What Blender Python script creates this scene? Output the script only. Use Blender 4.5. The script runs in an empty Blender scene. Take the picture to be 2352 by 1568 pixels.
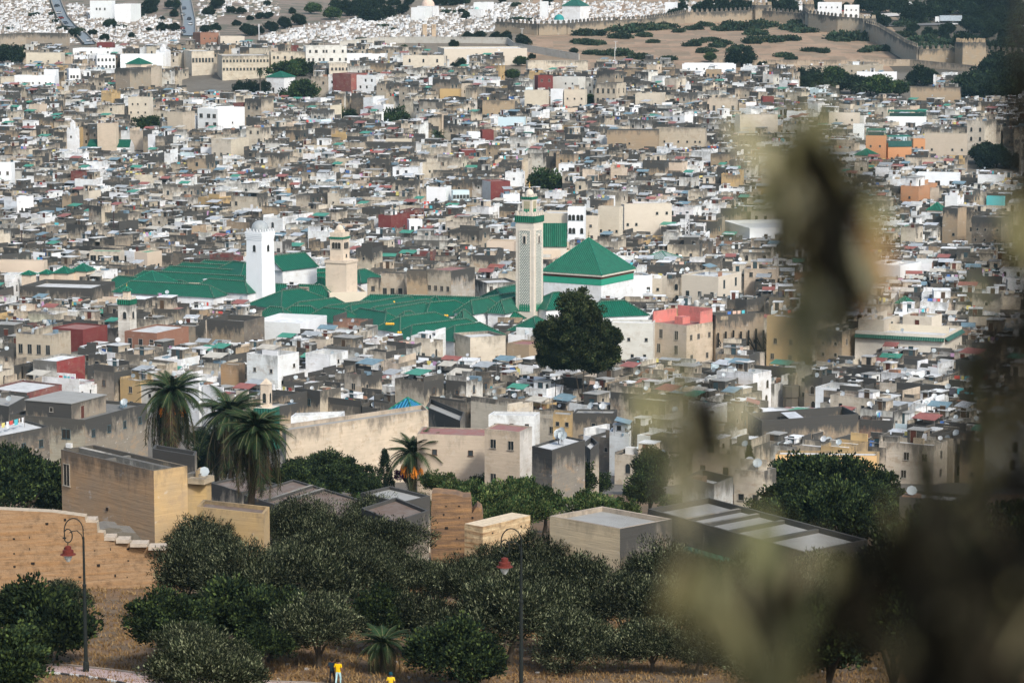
import bpy, math, random
import numpy as np
from mathutils import Vector, Matrix
R = math.radians
random.seed(7); np.random.seed(7)
SC = bpy.context.scene; COL = SC.collection

# ------------------------------------------------------------------ camera, sky, sun, exposure
CZ = 120.0; PITCH = 7.8; F = 6536.0            # camera height, downward pitch, focal length in 2352-wide pixels
cd = bpy.data.cameras.new('camera'); cam = bpy.data.objects.new('camera', cd); COL.objects.link(cam)
cam.location = (0, 0, CZ); cam.rotation_euler = (R(90-PITCH), 0, 0)
cd.sensor_width = 36.0; cd.lens = 36.0*F/2352.0; cd.clip_start = 0.2; cd.clip_end = 9000
cd.dof.use_dof = True; cd.dof.focus_distance = 650; cd.dof.aperture_fstop = 2.8
SC.camera = cam
W = bpy.data.worlds.new('World'); SC.world = W; W.use_nodes = True
wn = W.node_tree.nodes; wl = W.node_tree.links
sky = wn.new('ShaderNodeTexSky'); sky.sky_type = 'NISHITA'; sky.sun_disc = False
sky.sun_elevation = R(42); sky.sun_rotation = R(150); sky.air_density = 1.0; sky.dust_density = 2.5; sky.ozone_density = 1.5
wn['Background'].inputs[1].default_value = 0.15
hs_ = wn.new('ShaderNodeHueSaturation'); hs_.inputs['Saturation'].default_value = .85      # thin cloud whitens the sky
wl.new(sky.outputs[0], hs_.inputs['Color']); wl.new(hs_.outputs[0], wn['Background'].inputs[0])
sl = bpy.data.lights.new('sun', 'SUN'); sun = bpy.data.objects.new('sun', sl); COL.objects.link(sun)
sl.energy = 2.6; sl.angle = R(7); sl.color = (1.0, 0.965, 0.90)
_e, _a = R(42), R(150)
sdir = Vector((math.sin(_a)*math.cos(_e), math.cos(_a)*math.cos(_e), math.sin(_e)))
sun.rotation_euler = sdir.to_track_quat('Z', 'Y').to_euler()
SC.view_settings.view_transform = 'Standard'; SC.view_settings.look = 'None'
SC.view_settings.exposure = 0.44; SC.view_settings.gamma = 1.0; SC.view_settings.use_curve_mapping = False
SC.cycles.max_bounces = 5; SC.cycles.diffuse_bounces = 2; SC.cycles.glossy_bounces = 2
SC.cycles.transmission_bounces = 2; SC.cycles.volume_bounces = 0; SC.cycles.transparent_max_bounces = 6
SC.cycles.use_denoising = True

# ------------------------------------------------------------------ picture <-> place
CP, SP = math.cos(R(PITCH)), math.sin(R(PITCH))
def ray(x, y):
    u = (x-1176)/F; v = (784-y)/F
    return u, CP+v*SP, -SP+v*CP
def P(x, y, d):                                 # the point at distance d (along +Y) seen at picture point x, y
    a, b, c = ray(x, y); t = d/b
    return Vector((a*t, d, CZ+c*t))
def PZ(x, y, z):                                # the point at height z
    a, b, c = ray(x, y); t = (z-CZ)/c
    return Vector((a*t, b*t, z))
def PX(p):                                      # world -> picture
    dy, dz = p[1], p[2]-CZ
    f = dy*CP-dz*SP; up = dy*SP+dz*CP
    return 1176+F*p[0]/f, 784-F*up/f
PROF = [(1700,160),(1560,178),(1500,190),(1350,225),(1240,305),(1100,445),(1000,510),(900,572),(800,636),(715,692),
        (600,790),(500,890),(400,990),(300,1100),(200,1230),(150,1310),(100,1400),(60,1490),(0,1640)]
_pd = [0., 60., 110.]; _pz = [CZ-1.9, CZ-16.5, CZ-29.]
for y, d in PROF:
    _pd.append(float(d)); _pz.append(P(1176, y, d).z)
_pd += [2000., 2600., 4200., 7000.]; _pz += [CZ-6, CZ+45, CZ+170, CZ+260]
_pd = np.array(_pd); _pz = np.array(_pz)
def gzv(x, y):
    z = np.interp(y, _pd, _pz)
    k = np.clip((y-430)/200, 0, 1)
    z = z+k*(1.3*np.sin(x/47+y/90)*np.sin(y/61+1)+0.8*np.sin(x/23+2)*np.cos(y/37))
    k2 = np.clip((330-y)/150, 0, 1)*np.clip((y-150)/20, 0, 1)
    return z+k2*0.35*np.sin(x/6+1)*np.sin(y/8)
def gz(x, y): return float(gzv(np.float64(x), np.float64(y)))
_gd = np.concatenate([np.arange(120., 700, 4), np.arange(700., 3500, 8)])
def G(x, y, h=0.0, d0=120., d1=3500.):          # first point of the ray that is h above the ground
    a, b, c = ray(x, y)
    t = _gd/b; k = np.nonzero(CZ+c*t < gzv(a*t, _gd)+h)[0]; k = int(k[0]) if len(k) else len(_gd)-1
    lo, hi = (_gd[max(k-1, 0)], _gd[k]); 
    for _ in range(2):
        q = np.linspace(lo, hi, 17); t = q/b; j = np.nonzero(CZ+c*t < gzv(a*t, q)+h)[0]; j = int(j[0]) if len(j) else 16
        lo, hi = q[max(j-1, 0)], q[j]
    hi = float(hi)
    t = hi/b
    return Vector((a*t, hi, CZ+c*t))
def mpp(d): return d/F

# ------------------------------------------------------------------ materials
MATS = {}
def nm(name):
    m = bpy.data.materials.new(name); m.use_nodes = True; MATS[name] = m
    nt = m.node_tree; b = nt.nodes['Principled BSDF']
    return m, nt.nodes, nt.links, b
def mth(N, L, op, a, b=None, clamp=False):
    n = N.new('ShaderNodeMath'); n.operation = op; n.use_clamp = clamp
    for i, v in enumerate((a, b)):
        if v is None: continue
        if isinstance(v, (int, float)): n.inputs[i].default_value = v
        else: L.new(v, n.inputs[i])
    return n.outputs[0]
def noise(N, L, vec, scale, detail=3, rough=.55, sc=(1, 1, 1)):
    mp = N.new('ShaderNodeMapping'); mp.inputs['Scale'].default_value = sc; L.new(vec, mp.inputs[0])
    n = N.new('ShaderNodeTexNoise'); n.inputs['Scale'].default_value = scale; n.inputs['Detail'].default_value = detail
    n.inputs['Roughness'].default_value = rough; L.new(mp.outputs[0], n.inputs['Vector'])
    return n.outputs['Fac']
def ramp(N, L, f, a, b):
    n = N.new('ShaderNodeMapRange'); n.inputs[1].default_value = a; n.inputs[2].default_value = b; L.new(f, n.inputs[0])
    return n.outputs[0]
def mixc(N, L, f, a, b, mode='MIX'):
    n = N.new('ShaderNodeMix'); n.data_type = 'RGBA'; n.blend_type = mode
    for i, v in ((0, f), (6, a), (7, b)):
        if isinstance(v, (int, float)): n.inputs[i].default_value = v
        elif isinstance(v, tuple): n.inputs[i].default_value = (*v, 1)
        else: L.new(v, n.inputs[i])
    return n.outputs[2]
def attr(N):
    a = N.new('ShaderNodeAttribute'); a.attribute_name = 'col'; return a
def bump(N, L, b, h, s, dist=.05):
    n = N.new('ShaderNodeBump'); n.inputs['Strength'].default_value = s; n.inputs['Distance'].default_value = dist
    L.new(h, n.inputs['Height']); L.new(n.outputs[0], b.inputs['Normal'])

# wall: render and rammed earth; dark algae runs down from the parapet, the more the dirtier (alpha of col)
m, N, L, B = nm('wall_render')
at = attr(N); uv = N.new('ShaderNodeUVMap'); uv.uv_map = 'uv'
geo = N.new('ShaderNodeNewGeometry')
sp = N.new('ShaderNodeSeparateXYZ'); L.new(uv.outputs[0], sp.inputs[0])
streak = noise(N, L, uv.outputs[0], 1.0, 5, .7, (.95, .3, 1))
blot = noise(N, L, geo.outputs['Position'], .45, 4, .6)
lift = noise(N, L, uv.outputs[0], 1.0, 3, .6, (.22, 3.2, 1))
depth = mth(N, L, 'MULTIPLY', sp.outputs[1], -.34)
s1 = mth(N, L, 'ADD', mth(N, L, 'MULTIPLY', streak, 2.6), depth)
s1 = mth(N, L, 'ADD', s1, mth(N, L, 'MULTIPLY', at.outputs['Alpha'], 1.7))
patch = noise(N, L, geo.outputs['Position'], .16, 3, .55)
s1 = mth(N, L, 'ADD', s1, mth(N, L, 'MULTIPLY', patch, 2.4))
s1 = mth(N, L, 'SUBTRACT', s1, 2.95)
s1 = mth(N, L, 'MULTIPLY', s1, 1.5, True)
s1 = mth(N, L, 'MULTIPLY', s1, mth(N, L, 'MULTIPLY', at.outputs['Alpha'], 1.15, True))
b2 = ramp(N, L, blot, .35, .72)
s2 = mth(N, L, 'MULTIPLY', mth(N, L, 'MULTIPLY', b2, at.outputs['Alpha']), .8, True)
fl = noise(N, L, uv.outputs[0], 1., 5, .75, (.42, .55, 1)); s3 = mth(N, L, 'MULTIPLY', ramp(N, L, fl, .54, .60), mth(N, L, 'MULTIPLY', at.outputs['Alpha'], .75, True), True)
fl2 = noise(N, L, uv.outputs[0], 1., 5, .75, (.6, .7, 1)); s4 = mth(N, L, 'MULTIPLY', ramp(N, L, fl2, .60, .66), mth(N, L, 'MULTIPLY', at.outputs['Alpha'], .6, True), True)
c = mixc(N, L, ramp(N, L, lift, .3, .75), at.outputs['Color'], (.62, .58, .5), 'MULTIPLY')
c = mixc(N, L, mth(N, L, 'MULTIPLY', at.outputs['Alpha'], .6, True), at.outputs['Color'], c)
c = mixc(N, L, s2, c, (.27, .235, .18)); c = mixc(N, L, s3, c, (.33, .235, .145)); c = mixc(N, L, s4, c, (.62, .60, .55))
c = mixc(N, L, s1, c, (.055, .052, .046))
L.new(c, B.inputs['Base Color']); B.inputs['Roughness'].default_value = .92
bump(N, L, B, mth(N, L, 'ADD', lift, blot), .35, .12)
# roof screed
m, N, L, B = nm('roof_screed')
at = attr(N); geo = N.new('ShaderNodeNewGeometry')
b1 = ramp(N, L, noise(N, L, geo.outputs['Position'], .6, 5, .65), .42, .72)
b3 = ramp(N, L, noise(N, L, geo.outputs['Position'], 3.5, 3, .6), .3, .8)
c = mixc(N, L, mth(N, L, 'MULTIPLY', b1, .5), at.outputs['Color'], (.2, .19, .17))
c = mixc(N, L, mth(N, L, 'MULTIPLY', b3, .3), c, (.3, .28, .25))
L.new(c, B.inputs['Base Color']); B.inputs['Roughness'].default_value = .9
bump(N, L, B, b3, .2, .03)
# glazed green tile: rows of half-round tiles down the slope (uv.x across, uv.y down)
m, N, L, B = nm('glazed_tile')
at = attr(N); uv = N.new('ShaderNodeUVMap'); uv.uv_map = 'uv'; geo = N.new('ShaderNodeNewGeometry')
sp = N.new('ShaderNodeSeparateXYZ'); L.new(uv.outputs[0], sp.inputs[0])
rib = mth(N, L, 'SINE', mth(N, L, 'MULTIPLY', sp.outputs[0], 2*math.pi/.52))
v = ramp(N, L, noise(N, L, geo.outputs['Position'], .9, 5, .7), .35, .75)
v2 = ramp(N, L, noise(N, L, uv.outputs[0], 1, 2, .5, (2.4, 6, 1)), .55, .8)
c = mixc(N, L, mth(N, L, 'MULTIPLY', v, .6), at.outputs['Color'], (.004, .045, .028))
c = mixc(N, L, mth(N, L, 'MULTIPLY', v2, .35), c, (.04, .26, .16))
c = mixc(N, L, mth(N, L, 'MULTIPLY', ramp(N, L, rib, -.2, -1.), .55), c, (.002, .03, .02))  # grooves between tile rows darkened, their shade put into the colour
L.new(c, B.inputs['Base Color']); B.inputs['Roughness'].default_value = .5
B.inputs['Specular IOR Level'].default_value = .3
bump(N, L, B, rib, .8, .09)
# plain coloured, slightly worn
def plain(name, rough=.8, spec=.3, metal=0., nz=.25, sc=2.):
    m, N, L, B = nm(name); at = attr(N); geo = N.new('ShaderNodeNewGeometry')
    f = ramp(N, L, noise(N, L, geo.outputs['Position'], sc, 4, .6), .35, .75)
    c = mixc(N, L, mth(N, L, 'MULTIPLY', f, nz), at.outputs['Color'], (.3, .3, .3), 'MULTIPLY')
    L.new(c, B.inputs['Base Color']); B.inputs['Roughness'].default_value = rough
    B.inputs['Specular IOR Level'].default_value = spec; B.inputs['Metallic'].default_value = metal
    return m, N, L, B
plain('paint'); plain('metal_sheet', .5, .4, .15, .5, 1.); plain('window_glass', .12, .6, 0, .2)
plain('stone', .95, .2, 0, .5, 3.); plain('cloth', .95, .1, 0, .15); plain('bark', .95, .1, 0, .6, 6.)
m, N, L, B = nm('leaf'); at = attr(N)
hs = N.new('ShaderNodeObjectInfo'); hv = N.new('ShaderNodeHueSaturation')
hv.inputs['Hue'].default_value = .5; L.new(mth(N, L, 'ADD', mth(N, L, 'MULTIPLY', hs.outputs['Random'], .5), .75), hv.inputs['Value'])
L.new(at.outputs['Color'], hv.inputs['Color'])
L.new(hv.outputs[0], B.inputs['Base Color']); B.inputs['Roughness'].default_value = .75; B.inputs['Specular IOR Level'].default_value = .08
m, N, L, B = nm('lamp_glass'); B.inputs['Base Color'].default_value = (.55, .6, .58, 1); B.inputs['Roughness'].default_value = .25
# rammed earth of the near walls: lifts and weathering, position based
m, N, L, B = nm('rammed_earth'); at = attr(N); geo = N.new('ShaderNodeNewGeometry')
l1 = noise(N, L, geo.outputs['Position'], 1, 4, .65, (.25, .25, 3.2))
l2 = noise(N, L, geo.outputs['Position'], 1.6, 5, .7)
c = mixc(N, L, ramp(N, L, l1, .38, .68), at.outputs['Color'], (.30, .165, .07))
c = mixc(N, L, mth(N, L, 'MULTIPLY', ramp(N, L, l2, .48, .75), .75), c, (.10, .06, .032))
L.new(c, B.inputs['Base Color']); B.inputs['Roughness'].default_value = .97
bump(N, L, B, mth(N, L, 'ADD', l1, l2), .7, .12)
# ground
m, N, L, B = nm('earth'); at = attr(N); geo = N.new('ShaderNodeNewGeometry')
n1 = ramp(N, L, noise(N, L, geo.outputs['Position'], .5, 6, .7), .35, .7)
n2 = ramp(N, L, noise(N, L, geo.outputs['Position'], .07, 5, .6), .4, .65)
c = mixc(N, L, mth(N, L, 'MULTIPLY', n1, .55), at.outputs['Color'], (.5, .42, .32), 'MULTIPLY')
c = mixc(N, L, mth(N, L, 'MULTIPLY', n2, .4), c, (.45, .4, .33), 'MULTIPLY')
L.new(c, B.inputs['Base Color']); B.inputs['Roughness'].default_value = 1.
bump(N, L, B, n1, .5, .2)
# paving of the path
m, N, L, B = nm('paver'); at = attr(N); geo = N.new('ShaderNodeNewGeometry')
bk = N.new('ShaderNodeTexBrick'); mp = N.new('ShaderNodeMapping'); L.new(geo.outputs['Position'], mp.inputs[0])
bk.inputs['Scale'].default_value = 2.2; bk.inputs['Color1'].default_value = (.48, .40, .38, 1); bk.inputs['Color2'].default_value = (.55, .50, .48, 1)
bk.inputs['Mortar'].default_value = (.36, .2, .17, 1); bk.inputs['Mortar Size'].default_value = .05; L.new(mp.outputs[0], bk.inputs[0])
L.new(mixc(N, L, 1., bk.outputs[0], at.outputs['Color'], 'MULTIPLY'), B.inputs['Base Color']); B.inputs['Roughness'].default_value = .9
MIDX = {k: i for i, k in enumerate(MATS)}
MLIST = list(MATS.values())

# ------------------------------------------------------------------ mesh building
class MB:
    def __init__(s, pos=None, phi=0.):
        s.v = []; s.f = []; s.c = []; s.uv = []; s.m = []; s.set(pos, phi)
    def set(s, pos=None, phi=0.):
        s.o = tuple(pos) if pos is not None else (0., 0., 0.); s.cs = math.cos(phi); s.sn = math.sin(phi); s.id = pos is None and phi == 0
    def T(s, p):
        if s.id: return (p[0], p[1], p[2])
        return (s.o[0]+p[0]*s.cs-p[1]*s.sn, s.o[1]+p[0]*s.sn+p[1]*s.cs, s.o[2]+p[2])
    def face(s, pts, col, mat, uv=None):
        n = len(s.v); s.v.extend(s.T(p) for p in pts); s.f.append(tuple(range(n, n+len(pts))))
        s.c.append(col if len(col) == 4 else (*col, .2)); s.m.append(MIDX[mat])
        s.uv.append(uv if uv else [(p[0], p[1]) for p in pts])
    def quadwall(s, a, b, z0a, z0b, z1a, z1b, col, mat, u0=0.):
        l = math.hypot(b[0]-a[0], b[1]-a[1])
        s.face([(a[0], a[1], z0a), (b[0], b[1], z0b), (b[0], b[1], z1b), (a[0], a[1], z1a)], col, mat,
               [(u0, z1a-z0a), (u0+l, z1b-z0b), (u0+l, 0), (u0, 0)])
    def prism(s, poly, z0, z1, col, mat, top=None, topmat=None, bottom=False):   # poly counter-clockwise
        n = len(poly); u = random.random()*50
        for i in range(n):
            a, b = poly[i], poly[(i+1) % n]
            s.quadwall(a, b, z0, z0, z1, z1, col, mat, u); u += math.hypot(b[0]-a[0], b[1]-a[1])
        if top is not False: s.face([(p[0], p[1], z1) for p in poly], top or col, topmat or mat)
        if bottom: s.face([(p[0], p[1], z0) for p in reversed(poly)], col, mat)
    def box(s, x0, y0, z0, x1, y1, z1, col, mat, top=None, topmat=None, bottom=False):
        s.prism([(x0, y0), (x1, y0), (x1, y1), (x0, y1)], z0, z1, col, mat, top, topmat, bottom)
    def obox(s, c, t, l, w, z0, z1, col, mat, bottom=False):            # box centred on c, long axis along t
        n = (-t[1], t[0])
        q = [(c[0]+t[0]*a*l/2+n[0]*b*w/2, c[1]+t[1]*a*l/2+n[1]*b*w/2) for a, b in ((-1, -1), (1, -1), (1, 1), (-1, 1))]
        s.prism(q, z0, z1, col, mat, bottom=bottom)
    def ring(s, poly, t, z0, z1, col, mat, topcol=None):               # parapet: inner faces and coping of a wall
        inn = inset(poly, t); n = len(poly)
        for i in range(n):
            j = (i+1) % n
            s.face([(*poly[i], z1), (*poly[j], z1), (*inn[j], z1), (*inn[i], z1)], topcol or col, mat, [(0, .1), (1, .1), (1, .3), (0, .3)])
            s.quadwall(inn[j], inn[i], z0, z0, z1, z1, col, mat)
        return inn
    def tube(s, a, b, r0, r1, col, mat, n=6, cap=False):
        a = Vector(a); b = Vector(b); d = (b-a).normalized(); u = d.orthogonal().normalized(); w = d.cross(u)
        A = [a+(u*math.cos(k*2*math.pi/n)+w*math.sin(k*2*math.pi/n))*r0 for k in range(n)]
        Bq = [b+(u*math.cos(k*2*math.pi/n)+w*math.sin(k*2*math.pi/n))*r1 for k in range(n)]
        for k in range(n):
            j = (k+1) % n; s.face([A[k], A[j], Bq[j], Bq[k]], col, mat)
        if cap: s.face(Bq, col, mat)
    def lathe(s, cx, cy, prof, col, mat, n=12, ph=0.):                   # prof: (r, z) from the bottom up
        for (r0, z0), (r1, z1) in zip(prof, prof[1:]):
            for k in range(n):
                a0 = ph+k*2*math.pi/n; a1 = ph+(k+1)*2*math.pi/n
                q = [(cx+r0*math.cos(a0), cy+r0*math.sin(a0), z0), (cx+r0*math.cos(a1), cy+r0*math.sin(a1), z0),
                     (cx+r1*math.cos(a1), cy+r1*math.sin(a1), z1), (cx+r1*math.cos(a0), cy+r1*math.sin(a0), z1)]
                if r1 < 1e-4: q = q[:3]
                elif r0 < 1e-4: q = [q[0], q[2], q[3]]
                s.face(q, col, mat)
    def roofface(s, pts, col, mat='glazed_tile'):                        # pts[0]->pts[1] is the eave
        a, b = Vector(pts[0]), Vector(pts[1]); t = (b-a).normalized(); nrm = t.cross(Vector(pts[-1])-a).normalized(); w = nrm.cross(t)
        s.face(pts, col, mat, [((Vector(p)-a).dot(t), (Vector(p)-a).dot(w)) for p in pts])
    def mesh(s, name):
        me = bpy.data.meshes.new(name); me.from_pydata(s.v, [], s.f)
        used = sorted(set(s.m)); mp = {k: i for i, k in enumerate(used)}
        for k in used: me.materials.append(MLIST[k])
        me.polygons.foreach_set('material_index', [mp[k] for k in s.m])
        a = me.attributes.new('col', 'FLOAT_COLOR', 'FACE'); a.data.foreach_set('color', [x for c in s.c for x in c])
        ul = me.uv_layers.new(name='uv'); ul.data.foreach_set('uv', [x for f in s.uv for p in f for x in p])
        return me
def inset(poly, t):
    n = len(poly); out = []
    for i in range(n):
        p0 = Vector(poly[i-1][:2]); p = Vector(poly[i][:2]); p1 = Vector(poly[(i+1) % n][:2])
        a = (p-p0).normalized(); b = (p1-p).normalized()
        na = Vector((-a.y, a.x)); nb = Vector((-b.y, b.x)); bi = na+nb
        k = max(bi.dot(na), .3); out.append(tuple(p+bi*(t/k)))
    return out
def link(name, data, parent=None, loc=(0, 0, 0), rz=0.):
    o = bpy.data.objects.new(name, data); COL.objects.link(o); o.location = loc
    if rz: o.rotation_euler = (0, 0, rz)
    if parent: o.parent = parent
    return o
def obj(name, mb, parent=None, loc=(0, 0, 0), rz=0.): return link(name, mb.mesh(name), parent, loc, rz)
def tag(o, label=None, cat=None, group=None, kind=None):
    if label: o['label'] = label
    if cat: o['category'] = cat
    if group: o['group'] = group
    if kind: o['kind'] = kind
    return o
def thing(name, label, cat, loc, rz=0., group=None):
    return tag(link(name, None, None, loc, rz), label, cat, group)
def copy_tree(o, parent=None):
    c = o.copy(); COL.objects.link(c)
    if parent: c.parent = parent
    for ch in KIDS.get(o.name, ()): copy_tree(ch, c)
    return c
KIDS = {}

# ------------------------------------------------------------------ unique labels by what stands next to a thing
LM = []      # (phrase, x, y) landmarks
ORD = ['first','second','third','fourth','fifth','sixth','seventh','eighth','ninth','tenth','eleventh','twelfth','thirteenth','fourteenth','fifteenth','sixteenth','seventeenth','eighteenth','nineteenth','twentieth']
LABQ = {}
def locate(o, desc, noun, x, y, opts=None):
    LABQ.setdefault(noun, []).append((o, desc, x, y))
def flush_labels():
    for noun, L_ in LABQ.items():
        cells = {}
        for o, desc, x, y in L_:
            best = min(LM, key=lambda m: math.hypot(m[1]-x, (m[2]-y)*1.6))
            dx, dy = x-best[1], y-best[2]
            dr = ('right of' if dx > 0 else 'left of') if abs(dx) > abs(dy)*1.4 else ('above' if dy < 0 else 'below')
            cells.setdefault((best[0], dr), []).append((math.hypot(dx, dy), o, desc))
        for (ph0, dr), it in cells.items():
            ph = ph0
            it.sort(key=lambda t: t[0]); cnt = {}
            for _, o, desc in it: cnt[desc] = cnt.get(desc, 0)+1
            seen = {}
            for _, o, desc in it:
                ph = ph0
                if cnt[desc] > 1 and len(f'{desc} {dr} the {ph}, x from it'.split()) > 16: ph = {'short green-banded minaret': 'green-banded minaret', 'street lamp before olives': 'middle lamp', 'street lamp by ochre wall': 'left lamp', 'flat-roofed house in the olives': 'olive-side house'}.get(ph, ' '.join(ph.split()[-2:]))
                if cnt[desc] == 1: o['label'] = f'{desc} {dr} the {ph}'
                else:
                    k = seen.get(desc, 0); seen[desc] = k+1; ph = {'short green-banded minaret': 'green-banded minaret', 'street lamp before olives': 'middle street lamp', 'street lamp by ochre wall': 'left street lamp'}.get(ph, ph)
                    o['label'] = f'{desc} {dr} the {ph}, {ORD[min(k,19)]} from it'
                q = o['label'].split()
                if len(q) > 16: o['label'] = ' '.join(w for w in q if w not in ('stained', 'tin', 'rooftop'))
                if len(o['label'].split()) > 16: o['label'] = ' '.join(o['label'].split()[1:])
# ------------------------------------------------------------------ the terrain
def terrain():
    xs = np.concatenate([np.linspace(-3500, -420, 12)[:-1], np.linspace(-420, 420, 106), np.linspace(420, 3500, 12)[1:]])
    ys = np.concatenate([np.linspace(-60, 150, 22)[:-1], np.linspace(150, 420, 110)[:-1], np.linspace(420, 1250, 90)[:-1], np.linspace(1250, 1900, 110)[:-1], np.linspace(1900, 7000, 30)])
    X, Y = np.meshgrid(xs, ys); Z = gzv(X, Y)
    Z = np.where(Y < 0, CZ-1.9, Z)
    v = np.stack([X.ravel(), Y.ravel(), Z.ravel()], 1); nx, ny = len(xs), len(ys)
    ii = (np.arange(ny-1)[:, None]*nx+np.arange(nx-1)[None]).ravel()
    f = np.stack([ii, ii+1, ii+nx+1, ii+nx], 1)
    me = bpy.data.meshes.new('ground'); me.from_pydata(v.tolist(), [], f.tolist()); me.materials.append(MATS['earth'])
    cols = []
    for q in f:
        p = v[q].mean(0); sx, sy = PX(p) if p[1] > 120 else (0, 9999)
        d = p[1]; r = random.random()
        if d < 400: c = (.20, .125, .066) if r < .6 else (.16, .11, .064)
        elif d < 1280: c = (.16, .145, .12)
        elif sx < 880 and sy < 105: c = (.24, .19, .15) if r < .6 else (.15, .14, .10)
        elif sx > 1180 and sx < 2050 and sy < 185: c = (.36, .25, .165) if r < .55 else (.28, .21, .14)
        elif sx >= 2050: c = (.10, .085, .06)
        else: c = (.20, .17, .13)
        cols.append((*c, 1))
    a = me.attributes.new('col', 'FLOAT_COLOR', 'FACE'); a.data.foreach_set('color', [x for c in cols for x in c])
    me.polygons.foreach_set('use_smooth', [True]*len(me.polygons))
    tag(link('ground', me), kind='structure')
terrain()

# ------------------------------------------------------------------ houses
PAL = dict(wh=(.78, .80, .80, .4), ww=(.66, .65, .60, .8), cr=(.60, .53, .42, .65), be=(.47, .40, .305, .9), tn=(.38, .28, .175, 1.),
           gy=(.30, .25, .19, 1.), dg=(.12, .10, .08, 1.), oc=(.50, .34, .15, .5), pk=(.52, .24, .21, .5), rd=(.155, .026, .024, .5), br=(.26, .12, .075, .8),
           og=(.50, .24, .11, .4), pc=(.60, .49, .375, .5), lb=(.55, .68, .72, .3), tq=(.10, .50, .50, .2), vt=(.55, .475, .37, 1.))
WORD = dict(wh='white', ww='off-white', cr='cream', be='beige', tn='tan', gy='grey', dg='dark grey', oc='ochre', pk='pink', rd='dark red', br='brick red',
            og='orange', pc='peach', lb='pale blue', tq='turquoise', vt='stained cream')
RPAL = dict(lt=(.58, .59, .58, .3), wh=(.78, .80, .80, .2), gr=(.30, .30, .28, .5), dk=(.12, .12, .11, .5), rd=(.26, .09, .075, .3), sn=(.48, .40, .30, .3), gn=(.05, .28, .16, .3), bw=(.11, .065, .042, .4))
RWORD = dict(lt='pale', wh='white', gr='grey', dk='dark', rd='red', sn='sandy', gn='green', bw='brown')
GLS = [(.02, .025, .028, 0), (.035, .03, .025, 0), (.05, .06, .065, 0)]
FRM = [(.30, .27, .22, 0), (.42, .39, .34, 0), (.12, .07, .04, 0), (.36, .32, .26, 0), (.06, .12, .14, 0)]
WK = {'small': (.6, .7), 'mid': (.8, 1.15), 'arch': (.8, 1.5), 'door': (.95, 2.05), 'tall': (.9, 1.9), 'big': (1.5, 1.5)}
def winfaces(mb, kind, fi, cheap=False, w=None, h=None):        # stands proud on a wall facing -y, foot at z = 0
    w0, h0 = WK[kind]; w = w or w0; h = h or h0; fc = FRM[fi % len(FRM)]; gc = GLS[fi % len(GLS)]
    if kind == 'door': gc = [(.08, .05, .03, 0), (.03, .03, .03, 0), (.04, .07, .08, 0), (.10, .03, .02, 0)][fi % 4]
    mat = 'paint' if kind == 'door' else 'window_glass'
    if kind == 'arch':
        pts = [(-w/2, 0), (w/2, 0), (w/2, h-w/2)]+[(w/2*math.cos(a*math.pi/6), h-w/2+w/2*math.sin(a*math.pi/6)) for a in range(1, 6)]+[(-w/2, h-w/2)]
    else: pts = [(-w/2, 0), (w/2, 0), (w/2, h), (-w/2, h)]
    mb.face([(x, -.015, z) for x, z in pts], gc, mat)
    if cheap:
        mb.box(-w/2-.08, -.09, h, w/2+.08, 0, h+.1, fc, 'paint'); return
    t = .045
    if kind == 'arch':
        o = [(x*(1+2*t/w), z if z == 0 else z+t) for x, z in pts]; n = len(pts)
        for i in range(1, n):
            j = (i+1) % n
            if j == 0 or i == 0: pass
            mb.face([(o[i][0], -.06, o[i][1]), (o[j][0], -.06, o[j][1]), (pts[j][0], -.06, pts[j][1]), (pts[i][0], -.06, pts[i][1])][::-1], fc, 'paint')
    else:
        mb.box(-w/2-t, -.06, 0, -w/2, 0, h, fc, 'paint'); mb.box(w/2, -.06, 0, w/2+t, 0, h, fc, 'paint')
        mb.box(-w/2-t, -.07, h, w/2+t, 0, h+t, fc, 'paint')
        if kind in ('mid', 'big', 'tall'): mb.box(-.025, -.04, 0, .025, 0, h, fc, 'paint')
    if kind != 'door': mb.box(-w/2-.12, -.13, -.07, w/2+.12, 0, 0, fc, 'paint')
_wm = {}
def winmesh(kind, fi):
    k = (kind, fi % 5)
    if k not in _wm:
        mb = MB(); winfaces(mb, kind, fi % 5); _wm[k] = mb.mesh('door' if kind == 'door' else 'window')
    return _wm[k]
def jit(c, a=.07, rnd=random):
    k = 1+rnd.uniform(-a, a); c = (*c[:3], min(1., max(0., c[3]*rnd.uniform(.55, 1.25)))); return (min(c[0]*k, .82), min(c[1]*k, .82), min(c[2]*k*(1+rnd.uniform(-.03, .03)), .82), c[3])

class Sink:
    """collects one house either as a thing with parts or into the mass of far houses"""
    def __init__(s, root=None, mass=None, org=(0, 0, 0)):
        s.root = root; s.mass = mass; s.org = Vector(org); s.last = None
    def part(s, name):
        if s.root is not None: return MB()
        s.mass.set(s.org, 0); return s.mass
    def end(s, name, mb, parent=None):
        if s.root is not None: return obj(name, mb, parent or s.root)
        return None
    def window(s, kind, fi, p, phi, parent=None, cheap=True):
        if s.root is not None:
            return link('door' if kind == 'door' else 'window', winmesh(kind, fi), parent or s.root, p, phi)
        s.mass.set(s.org+Vector(p), phi); winfaces(s.mass, kind, fi, True); s.mass.set(s.org, 0)

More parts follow.
